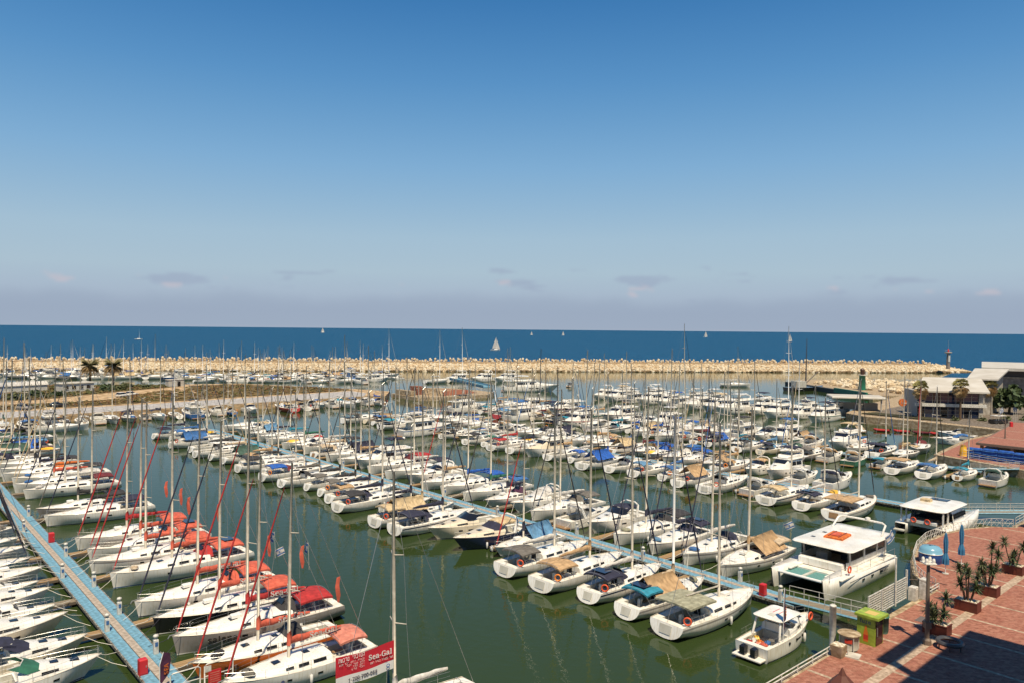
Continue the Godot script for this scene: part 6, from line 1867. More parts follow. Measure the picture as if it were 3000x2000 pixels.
func hero_boats() -> void:
	var c := thing("power_catamaran", "big white catamaran with an orange raft on its flat roof beside the gangway", "catamaran", W(35.2, 75.0, 0), YAW + PI)
	var L := 15.2
	for s in [-1.0, 1.0]:
		var h := part(c, "hull", shared("cathull", func(): return cat_hull(15.2, 0.95, 1.75)), mats.gel_white, Vector3(0, 0, s * 2.55))
		part(h, "transom", MB.new().box(Vector3(-7.55, 0.55, 0), Vector3(0.15, 1.5, 1.3)).done(), mats.deck_grey)
		part(h, "hull_line", MB.new().box(Vector3(-0.5, 1.25, s * 0.98), Vector3(9.0, 0.05, 0.03)).done(), mats.gel_navy)
		for x in [-3.0, -1.0, 1.0]: part(h, "porthole", MB.new().box(Vector3(x, 0.95, s * 0.97), Vector3(0.5, 0.16, 0.05)).done(), mats.glass_dark)
	part(c, "bridge_deck", MB.new().box(Vector3(-1.5, 1.35, 0), Vector3(11.0, 0.5, 4.6)).done(), mats.deck_white)
	part(c, "side_deck", MB.new().box(Vector3(-0.8, 1.66, -2.55), Vector3(12.4, 0.1, 1.7)).done(), mats.deck_white)
	part(c, "side_deck", MB.new().box(Vector3(-0.8, 1.66, 2.55), Vector3(12.4, 0.1, 1.7)).done(), mats.deck_white)
	part(c, "foredeck_net", MB.new().box(Vector3(5.2, 1.42, -1.05), Vector3(2.6, 0.06, 1.9)).done(), M("net_teal", Color(0.12, 0.3, 0.28), 0.8, {"tex": "canvas", "scale": 1.5}))
	part(c, "foredeck_net", MB.new().box(Vector3(5.2, 1.42, 1.05), Vector3(2.6, 0.06, 1.9)).done(), M("net_teal", Color.WHITE))
	part(c, "walkway", MB.new().box(Vector3(5.2, 1.5, 0), Vector3(2.9, 0.12, 0.3)).done(), mats.deck_grey)
	part(c, "crossbeam", MB.new().tube([Vector3(6.7, 1.55, -2.6), Vector3(6.7, 1.55, 2.6)], 0.14, 8).done(), mats.spar_white)
	part(c, "saloon_floor", MB.new().box(Vector3(-2.4, 1.72, 0), Vector3(9.4, 0.1, 4.4)).done(), mats.well_dark)
	for z in [-2.35, 2.35]:
		part(c, "saloon_wall", MB.new().box(Vector3(-2.3, 2.1, z), Vector3(9.0, 0.75, 0.12)).done(), mats.gel_white)
		part(c, "saloon_window", MB.new().box(Vector3(-2.3, 2.95, z), Vector3(8.6, 0.95, 0.06)).done(), M("smoked", Color(0.02, 0.02, 0.022), 0.1, {"alpha": 0.75}))
		for x in [-6.7, -4.6, -1.6, 1.6]: part(c, "pillar", MB.new().box(Vector3(x, 2.85, z), Vector3(0.28, 1.8, 0.2), Basis(Vector3.FORWARD, 0.15 if x > 0 else 0.0)).done(), mats.gel_white)
	part(c, "bench", MB.new().cbox(Vector3(2.6, 2.05, 0), Vector3(0.7, 0.75, 4.4), 0.1).done(), mats.gel_white)
	part(c, "console", MB.new().cbox(Vector3(0.4, 2.2, 0.8), Vector3(0.9, 0.95, 1.2), 0.12).done(), mats.gel_grey)
	for q in [[-1.5, -1.0], [-3.0, 1.0], [-4.2, -1.0]]: part(c, "seat", MB.new().cbox(Vector3(q[0], 2.0, q[1]), Vector3(0.8, 0.55, 1.4), 0.1).done(), mats.cloth_charcoal)
	var rf := part(c, "roof", MB.new().smooth(false).loft([rrect(-7.2, 2.7, 2.95, 3.62, 0.5), rrect(-7.4, 2.9, 3.15, 3.72, 0.6), rrect(-7.3, 2.8, 3.05, 3.84, 0.6), rrect(-6.4, 1.8, 2.2, 3.93, 0.6)], true, true, true).done(), mats.gel_white)
	part(rf, "roll_bar", MB.new().smooth().tube([Vector3(-5.2, 3.85, 2.6), Vector3(-6.4, 4.75, 2.5), Vector3(-6.6, 4.9, 2.1), Vector3(-6.6, 4.95, 0), Vector3(-6.6, 4.9, -2.1), Vector3(-6.4, 4.75, -2.5), Vector3(-5.2, 3.85, -2.6)], 0.11, 8).done(), mats.gel_white)
	part(rf, "radar", MB.new().lathe([[0.05, 4.95], [0.25, 5.0], [0.25, 5.2], [0.05, 5.28]], 10, Vector3(-6.6, 0, -0.6)).done(), mats.gel_white)
	for x in [-2.0, 0.5]: part(rf, "roof_hatch", MB.new().cbox(Vector3(x, 3.93, 1.9), Vector3(0.4, 0.06, 0.4), 0.02).done(), mats.glass_dark)
	var rail := MB.new()
	for s in [-1.0, 1.0]:
		var line := []
		for x in [-6.8, -4.0, -1.0, 2.0, 4.5, 6.8]:
			var p := Vector3(x, 2.45, s * 3.3 if x < 4.0 else s * 2.9)
			line.append(p)
			rail.tube([p - Vector3(0, 0.75, 0), p], 0.02, 4)
		rail.tube(line, 0.02, 4)
	part(c, "guard_rail", rail.done(), mats.steel)
	part(c, "lifebuoy", ring_mesh(), mats.ring_red, Vector3(3.4, 2.3, -3.2), Vector3(0, PI / 2, 0))
	part(c, "fender", fender_mesh(), mats.fender_white, Vector3(1.0, 0.7, 3.65))
	letters(c, "hull_lettering", "Rafael", 0.45, mats.gel_navy, Vector3(-3.6, 1.0, -3.53), Vector3(0, PI, 0), "Droid Serif")
	var pole := part(c, "flagstaff", MB.new().tube([Vector3(-4.2, 1.7, -3.3), Vector3(-4.3, 4.1, -3.35)], 0.03, 5).done(), mats.steel)
	star_flag(pole, Vector3(-4.3, 4.1, -3.35), 1.3, 0.95, 2.9)
	var raft := thing("life_raft", "folded orange life raft strapped on the catamaran's roof", "life raft", c.transform * Vector3(-1.3, 3.9, 0.2), YAW + PI + 0.1)
	part(raft, "float", MB.new().cbox(Vector3(0, 0.14, 0), Vector3(2.6, 0.28, 1.9), 0.1).done(), mats.cloth_orange)
	for z in [-0.5, 0.5]: part(raft, "strap", MB.new().box(Vector3(0, 0.295, z), Vector3(2.4, 0.02, 0.12)).done(), mats.cloth_maroon)
	part(raft, "pack", MB.new().cbox(Vector3(0.3, 0.36, 0.0), Vector3(1.2, 0.14, 0.7), 0.05).done(), mats.cloth_coral)

	# the second catamaran, seen from astern
	c = thing("sailing_catamaran", "white catamaran with a rounded dark-windowed roof, its stern to the viewer", "catamaran", W(35.4, 105.0, 0), YAW)
	for s in [-1.0, 1.0]:
		var h := part(c, "hull", shared("cathull2", func(): return cat_hull(13.6, 0.85, 1.6)), mats.gel_white, Vector3(0, 0, s * 2.3))
		part(h, "stern_steps", MB.new().box(Vector3(-7.0, 0.5, 0), Vector3(0.7, 0.14, 1.2)).done(), mats.deck_grey)
	part(c, "bridge_deck", MB.new().box(Vector3(-0.6, 1.3, 0), Vector3(10.6, 0.5, 4.4)).done(), mats.deck_white)
	part(c, "saloon", MB.new().smooth().loft(house([[-3.0, 2.5, 1.4, 3.0, 0.25], [0.5, 2.5, 1.4, 3.1, 0.3], [2.2, 2.2, 1.4, 2.6, 0.4], [3.6, 1.6, 1.4, 1.7, 0.3]], 0.15), false).done(), mats.gel_white)
	part(c, "saloon_window", MB.new().box(Vector3(-0.8, 2.35, 2.46), Vector3(4.0, 0.6, 0.1), Basis(Vector3.RIGHT, -0.12)).done(), mats.glass_dark)
	part(c, "saloon_window", MB.new().box(Vector3(-0.8, 2.35, -2.46), Vector3(4.0, 0.6, 0.1), Basis(Vector3.RIGHT, 0.12)).done(), mats.glass_dark)
	part(c, "saloon_door", MB.new().box(Vector3(-3.05, 2.2, 0), Vector3(0.08, 1.5, 4.2)).done(), mats.glass_dark)
	part(c, "cockpit_floor", MB.new().box(Vector3(-4.6, 1.58, 0), Vector3(3.0, 0.08, 4.2)).done(), mats.well_dark)
	rf = part(c, "roof", MB.new().smooth(false).loft([rrect(-6.6, 1.6, 2.6, 3.25, 0.8), rrect(-6.7, 1.8, 2.75, 3.35, 0.9), rrect(-6.3, 1.4, 2.4, 3.55, 0.9), rrect(-5.0, 0.6, 1.4, 3.68, 0.7)], true, true, true).done(), mats.gel_white)
	part(rf, "roof_window", MB.new().cbox(Vector3(-0.4, 3.66, 0), Vector3(1.5, 0.14, 2.2), 0.06).done(), mats.glass_dark)
	part(rf, "helm_seat", MB.new().cbox(Vector3(-2.6, 3.8, -0.8), Vector3(0.8, 0.5, 1.2), 0.1).done(), mats.cloth_cream)
	for z in [-2.4, 2.4]:
		for x in [-6.2, -4.6]: part(c, "pillar", MB.new().box(Vector3(x, 2.4, z), Vector3(0.16, 1.8, 0.16)).done(), mats.gel_white)
	for z in [-0.9, 0.7]: part(c, "lifebuoy", ring_mesh(), mats.ring_red, Vector3(-6.4, 1.9, z), Vector3(0, 0.0, 0))
	part(c, "stern_seat", MB.new().cbox(Vector3(-6.1, 1.75, 0), Vector3(0.5, 0.4, 3.4), 0.08).done(), mats.gel_white)
	var gr := MB.new()
	for s in [-1.0, 1.0]: gr.tube([Vector3(-6.4, 2.1, s * 2.9), Vector3(0, 2.15, s * 3.05), Vector3(4.5, 2.3, s * 2.7), Vector3(6.4, 2.4, s * 2.3)], 0.02, 4)
	part(c, "guard_rail", gr.done(), mats.steel)

	# dive boat with a hard top and its gear
	var b := boat("m9", W(30.4, 55.9, 0), YAW, {"arch": false, "top": "", "teak": false}, 0, "white dive boat with a hard top, portholes and heaped gear astern", "boats moored along the pontoons")
	var ht := part(b, "hard_top", MB.new().loft([rrect(-2.2, 1.0, 1.25, 2.5, 0.4), rrect(-2.25, 1.05, 1.3, 2.58, 0.4), rrect(-2.0, 0.8, 1.1, 2.66, 0.35)], true, true, true).done(), mats.gel_white)
	for z in [-0.25, 0.25]: part(ht, "red_line", MB.new().box(Vector3(-0.3, 2.67, z), Vector3(1.1, 0.015, 0.05)).done(), mats.red_paint)
	part(ht, "hatch", hatch_mesh(), mats.deck_grey, Vector3(-1.4, 2.68, 0.0))
	for x in [0.75, -0.6]:
		for z in [-1.0, 1.0]: part(b, "hard_top_post", MB.new().tube([Vector3(x + 0.35, 1.3, z * 1.1), Vector3(x, 2.52, z)], 0.05, 6).done(), mats.gel_white)
	part(b, "hard_top_post", MB.new().tube([Vector3(-2.3, 1.1, 1.15), Vector3(-1.9, 2.5, 1.0)], 0.09, 6).done(), mats.gel_white)
	part(b, "hard_top_post", MB.new().tube([Vector3(-2.3, 1.1, -1.15), Vector3(-1.9, 2.5, -1.0)], 0.09, 6).done(), mats.gel_white)
	for x in [-1.4, -0.2, 1.0, 2.0]:
		var q := hull_pt(KIND["m9"], x / 8.8 + 0.5, 0.85, 0.02)
		part(b, "porthole", MB.new().lathe([[0.12, -0.03], [0.12, 0.03]], 12).done(), mats.glass_dark, q, Vector3(PI / 2, 0, 0))
	part(b, "lifebuoy", ring_mesh(), mats.ring_red, Vector3(3.0, 1.75, 0.95), Vector3(0, PI / 2, 0))
	part(b, "outboard_motor", MB.new().cbox(Vector3(-4.75, 0.8, 0.45), Vector3(0.5, 0.7, 0.42), 0.14).done(), mats.gel_black)
	part(b, "outboard_motor", MB.new().cbox(Vector3(-4.75, 0.8, -0.45), Vector3(0.5, 0.7, 0.42), 0.14).done(), mats.gel_black)
	var r := RandomNumberGenerator.new()
	r.seed = 8
	for i in 9:
		var g := thing("gear_bag", "%s gear bag heaped in the dive boat's cockpit, %s of the pile" % [["red", "white", "yellow", "pink", "orange", "black", "red striped", "blue", "grey"][i], ordinal(i)], "bag", b.transform * Vector3(-3.5 + (i % 3) * 0.55, 0.62 + 0.14 * (i / 6), -0.7 + (i / 3) * 0.6), r.randf() * TAU, "gear heaped in the dive boat")
		part(g, "bag", MB.new().cbox(Vector3(0, 0.2, 0), Vector3(0.55, 0.4, 0.4), 0.12).done(), [mats.cloth_red, mats.cloth_white, mats.yellow, mats.cloth_salmon, mats.cloth_orange, mats.cloth_charcoal, mats.cloth_coral, mats.cloth_blue, mats.cloth_grey][i])
		part(g, "strap", MB.new().torus(0.2, 0.02, Vector3(0, 0.38, 0), 10, 4, Basis(Vector3.RIGHT, PI / 2)).done(), mats.cloth_charcoal)
	feather_flag(b.transform * Vector3(-2.0, 1.0, 1.3), "purple feather flag with orange lettering on the dive boat", YAW + 0.3)

	# banner boat: only its mast, deck edge and banner are in the picture
	b = boat("s11", W(39.1, 26.0, 0), YAW + PI, {"cover": "white", "gen": "", "mh": 1.05, "s": 0.98, "mast": "spar"}, 0, "white sloop at the bottom picture edge flying a red banner from its mast", "boats moored along the pontoons")
	b.rotation.x = 0.035
	var bn := thing("banner", "red and white yacht-charter banner stretched forward from the mast of the nearest sloop", "banner", W(39.0, 25.0, 5.85), YAW + PI)
	var rr := []
	for i in 9:
		var f := i / 8.0
		rr.append(PackedVector3Array([Vector3(f * 3.95, 0.0 + 0.12 * sin(f * PI) * -1.0, 0.05 * sin(f * 9.0)), Vector3(f * 3.95, -1.2 - 0.05 * sin(f * PI), 0.05 * sin(f * 9.0 + 0.5))]))
	part(bn, "cloth", MB.new().loft(rr, false).loft(rr.map(func(q): return PackedVector3Array([q[0] + Vector3(0, 0, 0.02), q[1] + Vector3(0, 0, 0.02)])), false).done(), M("banner_red", Color(0.5, 0.02, 0.035), 0.5))
	rr = []
	for i in 9:
		var f := i / 8.0
		rr.append(PackedVector3Array([Vector3(f * 3.95, -1.2 - 0.05 * sin(f * PI), 0.05 * sin(f * 9.0 + 0.5)), Vector3(f * 3.95, -1.75 - 0.05 * sin(f * PI), 0.05 * sin(f * 9.0 + 0.8))]))
	part(bn, "white_band", MB.new().loft(rr, false).done(), M("banner_white", Color(0.66, 0.65, 0.62), 0.5))
	var wt := M("banner_white", Color.WHITE)
	letters(bn, "lettering", "Sea-Gal", 0.31, wt, Vector3(1.02, -0.58, -0.075), Vector3(0, PI, 0), "Droid Serif", true)
	letters(bn, "phone_number", "1-700-700-058", 0.22, M("print_grey", Color(0.1, 0.09, 0.11), 0.5), Vector3(2.2, -1.52, -0.075), Vector3(0, PI, 0), "Droid Sans", true)
	hebrew(bn, "htvkay trksh", Vector3(2.1, -0.32, -0.07), 0.2, 1.75, wt)
	for i in 4: hebrew(bn, ["abgdh vzxt ykl mns", "kls mtr abh", "vht mgd", "abd trs"][i], Vector3(2.1, -0.52 - i * 0.15, -0.07), 0.085, [1.7, 1.2, 0.8, 0.9][i], wt)
	hebrew(bn, "msr ktavh bgdl rst", Vector3(0.12, -0.98, -0.07), 0.1, 1.6, wt)
	part(bn, "emblem", MB.new().torus(0.1, 0.025, Vector3(0.45, -1.42, -0.06), 12, 4, Basis(Vector3.RIGHT, PI / 2)).done(), mats.cloth_blue)

func rrect(x0: float, x1: float, hz: float, y: float, r: float) -> PackedVector3Array:
	var p := PackedVector3Array()
	for c in [[x1 - r, hz - r, 0.0], [x0 + r, hz - r, 0.5], [x0 + r, -hz + r, 1.0], [x1 - r, -hz + r, 1.5]]:
		for i in 5:
			var a: float = PI * (c[2] + i / 8.0)
			p.append(Vector3(c[0] + cos(a) * r, y, c[1] + sin(a) * r))
	return p

# square Hebrew letters drawn with strokes on a 4 by 5 grid; the text runs from the reader's right to left
const GLYPH := {"a": [[0, 5, 4, 0], [3.6, 5, 3, 3], [0.4, 0, 1, 2]], "b": [[0, 0, 4, 0], [0.5, 5, 3.2, 5], [3.2, 5, 3.2, 0]], "g": [[1, 5, 3, 5], [3, 5, 3, 0], [3, 1.5, 1, 0]], "d": [[0, 5, 4, 5], [3.2, 5, 3.2, 0]], "h": [[0, 5, 4, 5], [3.6, 5, 3.6, 0], [0.6, 3, 0.6, 0]], "v": [[1.5, 5, 2.5, 5], [2.5, 5, 2.5, 0]],
	"z": [[1, 5, 3, 5], [2, 5, 2, 0]], "x": [[0, 5, 4, 5], [3.6, 5, 3.6, 0], [0.5, 5, 0.5, 0]], "t": [[0.4, 5, 0.4, 0], [0.4, 0, 3.6, 0], [3.6, 0, 3.6, 5], [3.6, 5, 2, 4.4]], "y": [[1.5, 5, 2.5, 5], [2.5, 5, 2.5, 3]], "k": [[0, 0, 3, 0], [0.3, 5, 3, 5], [3.4, 4.6, 3.4, 0.4]], "l": [[0.6, 6.2, 0.6, 4.4], [0.6, 4.4, 3.4, 4.4], [3.4, 4.4, 1.6, 0]],
	"m": [[0.4, 5, 0.4, 0], [0.4, 5, 3.6, 4.6], [3.6, 4.6, 3.6, 0], [3.6, 0, 1.8, 0]], "n": [[1, 5, 2.8, 5], [2.8, 5, 2.8, 0], [2.8, 0, 0.6, 0]], "s": [[0, 5, 1.2, 0], [1.2, 0, 3, 0], [3, 0, 4, 5], [2, 5, 1.8, 2]], "r": [[0.3, 5, 3.4, 5], [3.4, 5, 3.4, 0]]}

func hebrew(parent: Node3D, words: String, at: Vector3, size: float, width: float, m: Material) -> void:
	var mb := MB.new()
	var u := size / 5.0
	var adv := width / words.length()
	var x := 0.0
	for ch in words:
		if GLYPH.has(ch):
			for g in GLYPH[ch]:
				# the banner faces the reader with +x to the left
				var a := Vector3(x + (4.0 - g[0]) * adv / 5.2, g[1] * u, 0)
				var b := Vector3(x + (4.0 - g[2]) * adv / 5.2, g[3] * u, 0)
				mb.tube([a, b], u * 0.36, 4)
		x += adv
	part(parent, "small_lettering", mb.done(), m, at).set_meta("kind", "stuff")

func feather_flag(at: Vector3, label: String, yaw: float, h := 4.2) -> void:
	var t := thing("feather_flag", label, "flag", at, yaw, "feather flags")
	part(t, "pole", MB.new().tube([Vector3(0, 0, 0), Vector3(0, h * 0.7, 0), Vector3(0.25, h, 0)], 0.025, 5).done(), mats.spar_white)
	part(t, "cloth", MB.new().smooth().loft([PackedVector3Array([Vector3(0.02, h * 0.25, 0), Vector3(0.12, h * 0.2, 0.03)]), PackedVector3Array([Vector3(0.02, h * 0.45, 0), Vector3(0.62, h * 0.42, 0.08)]), PackedVector3Array([Vector3(0.02, h * 0.75, 0), Vector3(0.8, h * 0.74, -0.05)]), PackedVector3Array([Vector3(0.25, h, 0), Vector3(0.7, h * 0.92, 0)])], false).done(), mats.cloth_purple)
	letters(t, "lettering", "SEA", 0.3, mats.cloth_orange, Vector3(0.4, h * 0.55, 0.1), Vector3(0, 0, PI / 2), "Droid Sans", true)

# ---------------------------------------------------------------- things on the promenade
func yucca(at: Vector3, sd: int, h: float, heads: int, label: String) -> void:
	var r := RandomNumberGenerator.new()
	r.seed = sd
	var p := thing("planter", label.replace("yucca in", "empty-sided box,"), "planter", at, YAW, "planters along the promenade")
	p.set_meta("label", "dark red box planter, " + label)
	part(p, "box", MB.new().cbox(Vector3(0, 0.42, 0), Vector3(1.15, 0.84, 1.75), 0.04).done(), M("planter_red", Color(0.13, 0.025, 0.012), 0.55, {"tex": "mottle"}))
	part(p, "rim", MB.new().box(Vector3(0, 0.82, 0), Vector3(1.2, 0.06, 1.8)).done(), M("planter_red", Color.WHITE))
	part(p, "gravel", MB.new().box(Vector3(0, 0.86, 0), Vector3(1.0, 0.05, 1.6)).done(), mats.stone_pale)
	var t := thing("yucca", "spiky yucca with %s heads growing in the planter, %s" % [["no", "one", "two", "three", "four", "five", "six", "seven"][heads], label], "plant", at + Vector3(0, 0.86, 0), r.randf() * TAU, "yuccas in the planters")
	for i in heads:
		var a := TAU * i / heads + r.randf_range(-0.3, 0.3)
		var hh := h * r.randf_range(0.3, 1.0) if i > 0 else h
		var base := Vector3(cos(a), 0, sin(a)) * 0.25
		var top := Vector3(cos(a) * (0.35 + hh * 0.2), hh, sin(a) * (0.35 + hh * 0.2))
		part(t, "stem", MB.new().tube([base, base.lerp(top, 0.5) + Vector3(0.05, 0, 0), top], [0.07, 0.055, 0.05], 6).done(), mats.bark)
		var mb := MB.new()
		for k in 80:
			var el := r.randf_range(-0.7, 1.5)
			var az := r.randf() * TAU
			var d := Vector3(cos(az) * cos(el), sin(el), sin(az) * cos(el))
			var side := d.cross(Vector3.UP).normalized() * 0.05
			var ln := r.randf_range(0.55, 0.9)
			var b0 := top + Vector3(0, r.randf_range(-0.45, 0.05), 0)
			var mid := b0 + d * ln * 0.55
			var tip := b0 + d * ln - Vector3(0, 0.08, 0)
			mb.quad(b0 - side * 0.7, b0 + side * 0.7, mid + side, mid - side)
			mb.tri(mid - side, mid + side, tip)
		part(t, "leaf_head", mb.done(), mats.leaf if i % 2 else M("leaf_dusty", Color(0.075, 0.085, 0.035), 0.6))

func parasol(at: Vector3, label: String) -> void:
	var t := thing("closed_parasol", label, "parasol", at, 0.3, "closed blue parasols")
	part(t, "pole", MB.new().tube([Vector3.ZERO, Vector3(0, 4.1, 0)], 0.035, 6).done(), mats.spar_white)
	part(t, "foot", MB.new().lathe([[0.3, 0.0], [0.3, 0.06], [0.05, 0.1]], 10).done(), mats.concrete_pale)
	var rings := []
	for e in [[0.95, 0.34], [1.5, 0.33], [2.05, 0.17], [2.2, 0.2], [3.2, 0.24], [3.9, 0.12], [4.05, 0.02]]:
		var ring := PackedVector3Array()
		for k in 16:
			var a := TAU * k / 16.0
			var q: float = e[1] * (1.0 if k % 2 else 0.72)
			ring.append(Vector3(cos(a) * q, e[0], sin(a) * q))
		rings.append(ring)
	part(t, "canvas", MB.new().loft(rings, true, true, true).done(), M("parasol_blue", Color(0.04, 0.2, 0.38), 0.8, {"tex": "canvas"}))

func kiosk(at: Vector3, yaw: float, label: String, full: bool) -> void:
	var t := thing("drinks_fridge", label, "fridge", at, yaw, "lime green drinks fridges")
	t.scale = Vector3.ONE * 0.9
	var lime := M("lime", Color(0.33, 0.44, 0.05), 0.45, {"tex": "mottle"})
	part(t, "cabinet", MB.new().box(Vector3(0, 1.15, 0), Vector3(1.5, 2.3, 1.5)).done(), lime)
	part(t, "roof", MB.new().cbox(Vector3(0.1, 2.42, 0.0), Vector3(2.0, 0.26, 1.9), 0.06).done(), lime)
	part(t, "roof_print", MB.new().box(Vector3(0.2, 2.56, 0.1), Vector3(0.9, 0.012, 0.9)).done(), M("print_tan", Color(0.55, 0.4, 0.12), 0.6))
	part(t, "door", MB.new().box(Vector3(0.77, 1.1, 0), Vector3(0.06, 2.0, 1.2)).done(), M("fridge_dark", Color(0.04, 0.012, 0.012), 0.2))
	part(t, "door_handle", MB.new().box(Vector3(0.83, 1.2, 0.45), Vector3(0.05, 0.7, 0.05)).done(), mats.steel)
	var bt := MB.new()
	var prof := PackedVector2Array([Vector2(-0.2, 0.25), Vector2(-0.2, 0.9), Vector2(-0.16, 1.1), Vector2(-0.09, 1.35), Vector2(-0.09, 1.6), Vector2(0.09, 1.6), Vector2(0.09, 1.35), Vector2(0.16, 1.1), Vector2(0.2, 0.9), Vector2(0.2, 0.25)])
	var tri := Geometry2D.triangulate_polygon(prof)
	for i in range(0, tri.size(), 3): bt.tri(Vector3(prof[tri[i]].x, prof[tri[i]].y, 0.758), Vector3(prof[tri[i + 1]].x, prof[tri[i + 1]].y, 0.758), Vector3(prof[tri[i + 2]].x, prof[tri[i + 2]].y, 0.758))
	part(t, "bottle_print", bt.done(), M("print_orange", Color(0.6, 0.16, 0.02), 0.5))
	part(t, "label_print", MB.new().box(Vector3(0, 0.62, 0.757), Vector3(0.4, 0.4, 0.008)).done(), M("print_red", Color(0.5, 0.04, 0.02), 0.5))
	letters(t, "lettering", "fuze", 0.34, M("print_ink", Color(0.05, 0.07, 0.12), 0.5), Vector3(-0.05, 1.92, 0.76), Vector3.ZERO, "Droid Sans", true)

func make_props() -> void:
	var spots := [[21.6, 63.8, 2.0, 5, "first from the lamp post"], [21.75, 71.2, 2.6, 6, "second from the lamp post"], [21.9, 76.8, 3.4, 7, "third and tallest from the lamp post"], [22.2, 85.6, 2.3, 4, "fourth from the lamp post"], [21.8, 95.0, 2.4, 5, "fifth, at the picture's right edge"]]
	for i in spots.size():
		var s: Array = spots[i]
		yucca(W(s[0], s[1], HQ), 60 + i, s[2], s[3], s[4])
	parasol(W(26.5, 80.2, HQ), "closed blue parasol standing nearer the round blue tub")
	parasol(W(26.6, 84.9, HQ), "closed blue parasol standing behind the other one")
	var t := thing("round_tub", "round dark blue tub with a clear pale blue lid by the lookout rail", "tub", W(28.9, 83.2, HQ))
	part(t, "drum", MB.new().smooth().lathe([[1.02, 0.0], [1.12, 0.2], [1.12, 0.95], [1.05, 1.0]], 20).done(), M("tub_blue", Color(0.015, 0.045, 0.16), 0.35))
	part(t, "lid", MB.new().smooth().lathe([[1.1, 1.0], [1.05, 1.35], [0.8, 1.62], [0.2, 1.72]], 20).done(), M("lid_blue", Color(0.16, 0.34, 0.45), 0.25))
	part(t, "rim", MB.new().torus(1.12, 0.04, Vector3(0, 1.0, 0), 24, 5).done(), mats.steel_white)
	# lamp post
	t = thing("lamp_post", "tall brown lamp post with a pale four-lamp head on the promenade", "lamp post", W(21.3, 60.9, HQ))
	part(t, "pole", MB.new().tube([Vector3(0, 0, 0), Vector3(0, 6.1, 0)], [0.17, 0.12], 10).done(), M("pole_brown", Color(0.16, 0.12, 0.09), 0.5))
	part(t, "foot", MB.new().lathe([[0.32, 0], [0.3, 0.35], [0.18, 0.5]], 10).done(), M("pole_brown", Color.WHITE))
	part(t, "collar", MB.new().box(Vector3(0, 1.5, 0), Vector3(0.42, 0.5, 0.42)).done(), M("pole_brown", Color.WHITE))
	part(t, "plate", MB.new().cbox(Vector3(0, 6.2, 0), Vector3(0.85, 0.1, 0.85), 0.04).done(), mats.steel_white)
	for x in [-0.26, 0.26]:
		for z in [-0.26, 0.26]: part(t, "lamp_head", MB.new().smooth().lathe([[0.1, 6.25], [0.13, 6.36], [0.09, 6.55], [0.03, 6.6]], 8, Vector3(x, 0, z)).done(), mats.gel_white)
	for s in [-1.0, 1.0]: part(t, "bracket", MB.new().tube([Vector3(0, 4.6, 0), Vector3(0.5 * s, 4.8, 0.3 * s), Vector3(1.1 * s, 4.72, 0.6 * s)], 0.025, 5).done(), M("pole_brown", Color.WHITE))
	t = thing("ring_bench", "dark round bench in the shade at the foot of the lamp post", "bench", W(19.9, 61.4, HQ))
	part(t, "seat", MB.new().torus(0.8, 0.16, Vector3(0, 0.5, 0), 24, 6).done(), mats.spar_dark)
	for i in 6: part(t, "leg", MB.new().tube([Vector3(cos(i * TAU / 6) * 0.8, 0, sin(i * TAU / 6) * 0.8), Vector3(cos(i * TAU / 6) * 0.8, 0.45, sin(i * TAU / 6) * 0.8)], 0.05, 5).done(), mats.spar_dark)
	# white mooring pile and the bits round it
	t = thing("mooring_pile", "tall round white mooring pile at the quay edge by the gangway", "pile", W(25.95, 55.4, -1.0))
	part(t, "shaft", MB.new().smooth().lathe([[0.24, 0.0], [0.24, 5.4]], 14).done(), mats.steel_white)
	part(t, "cap", MB.new().lathe([[0.25, 5.4], [0.25, 5.46], [0.1, 5.56]], 14).done(), mats.steel_white)
	t = thing("drum_table", "round-topped tan drum stand with a metal frame beside the white pile", "stand", W(24.75, 55.5, HQ))
	part(t, "drum", MB.new().smooth().lathe([[0.62, 0.1], [0.62, 1.15]], 18).done(), M("drum_grey", Color(0.3, 0.27, 0.22), 0.6))
	part(t, "top", MB.new().lathe([[0.8, 1.15], [0.82, 1.22], [0.5, 1.28]], 18).done(), mats.concrete_tan)
	part(t, "sign", MB.new().box(Vector3(-0.3, 0.8, 0.56), Vector3(0.5, 0.3, 0.06), Basis(Vector3.UP, -0.5)).done(), M("print_red", Color(0.5, 0.04, 0.02), 0.5))
	for i in 4: part(t, "frame_post", MB.new().tube([Vector3(cos(i * 1.57) * 0.72, 0, sin(i * 1.57) * 0.72), Vector3(cos(i * 1.57) * 0.72, 1.16, sin(i * 1.57) * 0.72)], 0.03, 5).done(), mats.steel_white)
	t = thing("stone_pot", "square tan stone pot of pebbles beside the quay rail", "pot", W(24.7, 53.7, HQ), YAW)
	part(t, "pot", MB.new().loft([PackedVector3Array([Vector3(-0.35, 0, -0.35), Vector3(0.35, 0, -0.35), Vector3(0.35, 0, 0.35), Vector3(-0.35, 0, 0.35)]), PackedVector3Array([Vector3(-0.45, 0.85, -0.45), Vector3(0.45, 0.85, -0.45), Vector3(0.45, 0.85, 0.45), Vector3(-0.45, 0.85, 0.45)])], true, true, true).done(), mats.concrete_tan)
	part(t, "pebbles", MB.new().box(Vector3(0, 0.86, 0), Vector3(0.76, 0.06, 0.76)).done(), mats.stone_pale)
	t = thing("foot_plate", "grey metal base plate with a short post on the paving", "base plate", W(24.0, 54.5, HQ), YAW + 0.2)
	part(t, "plate", MB.new().cbox(Vector3(0, 0.06, 0), Vector3(0.95, 0.12, 0.95), 0.03).done(), mats.concrete_pale)
	part(t, "post", MB.new().tube([Vector3(-0.3, 0.1, -0.3), Vector3(-0.3, 0.8, -0.3)], 0.04, 6).done(), mats.steel_white)
	kiosk(W(24.3, 58.0, HQ), -0.88, "lime green drinks fridge with an orange bottle print beside the quay gate", true)
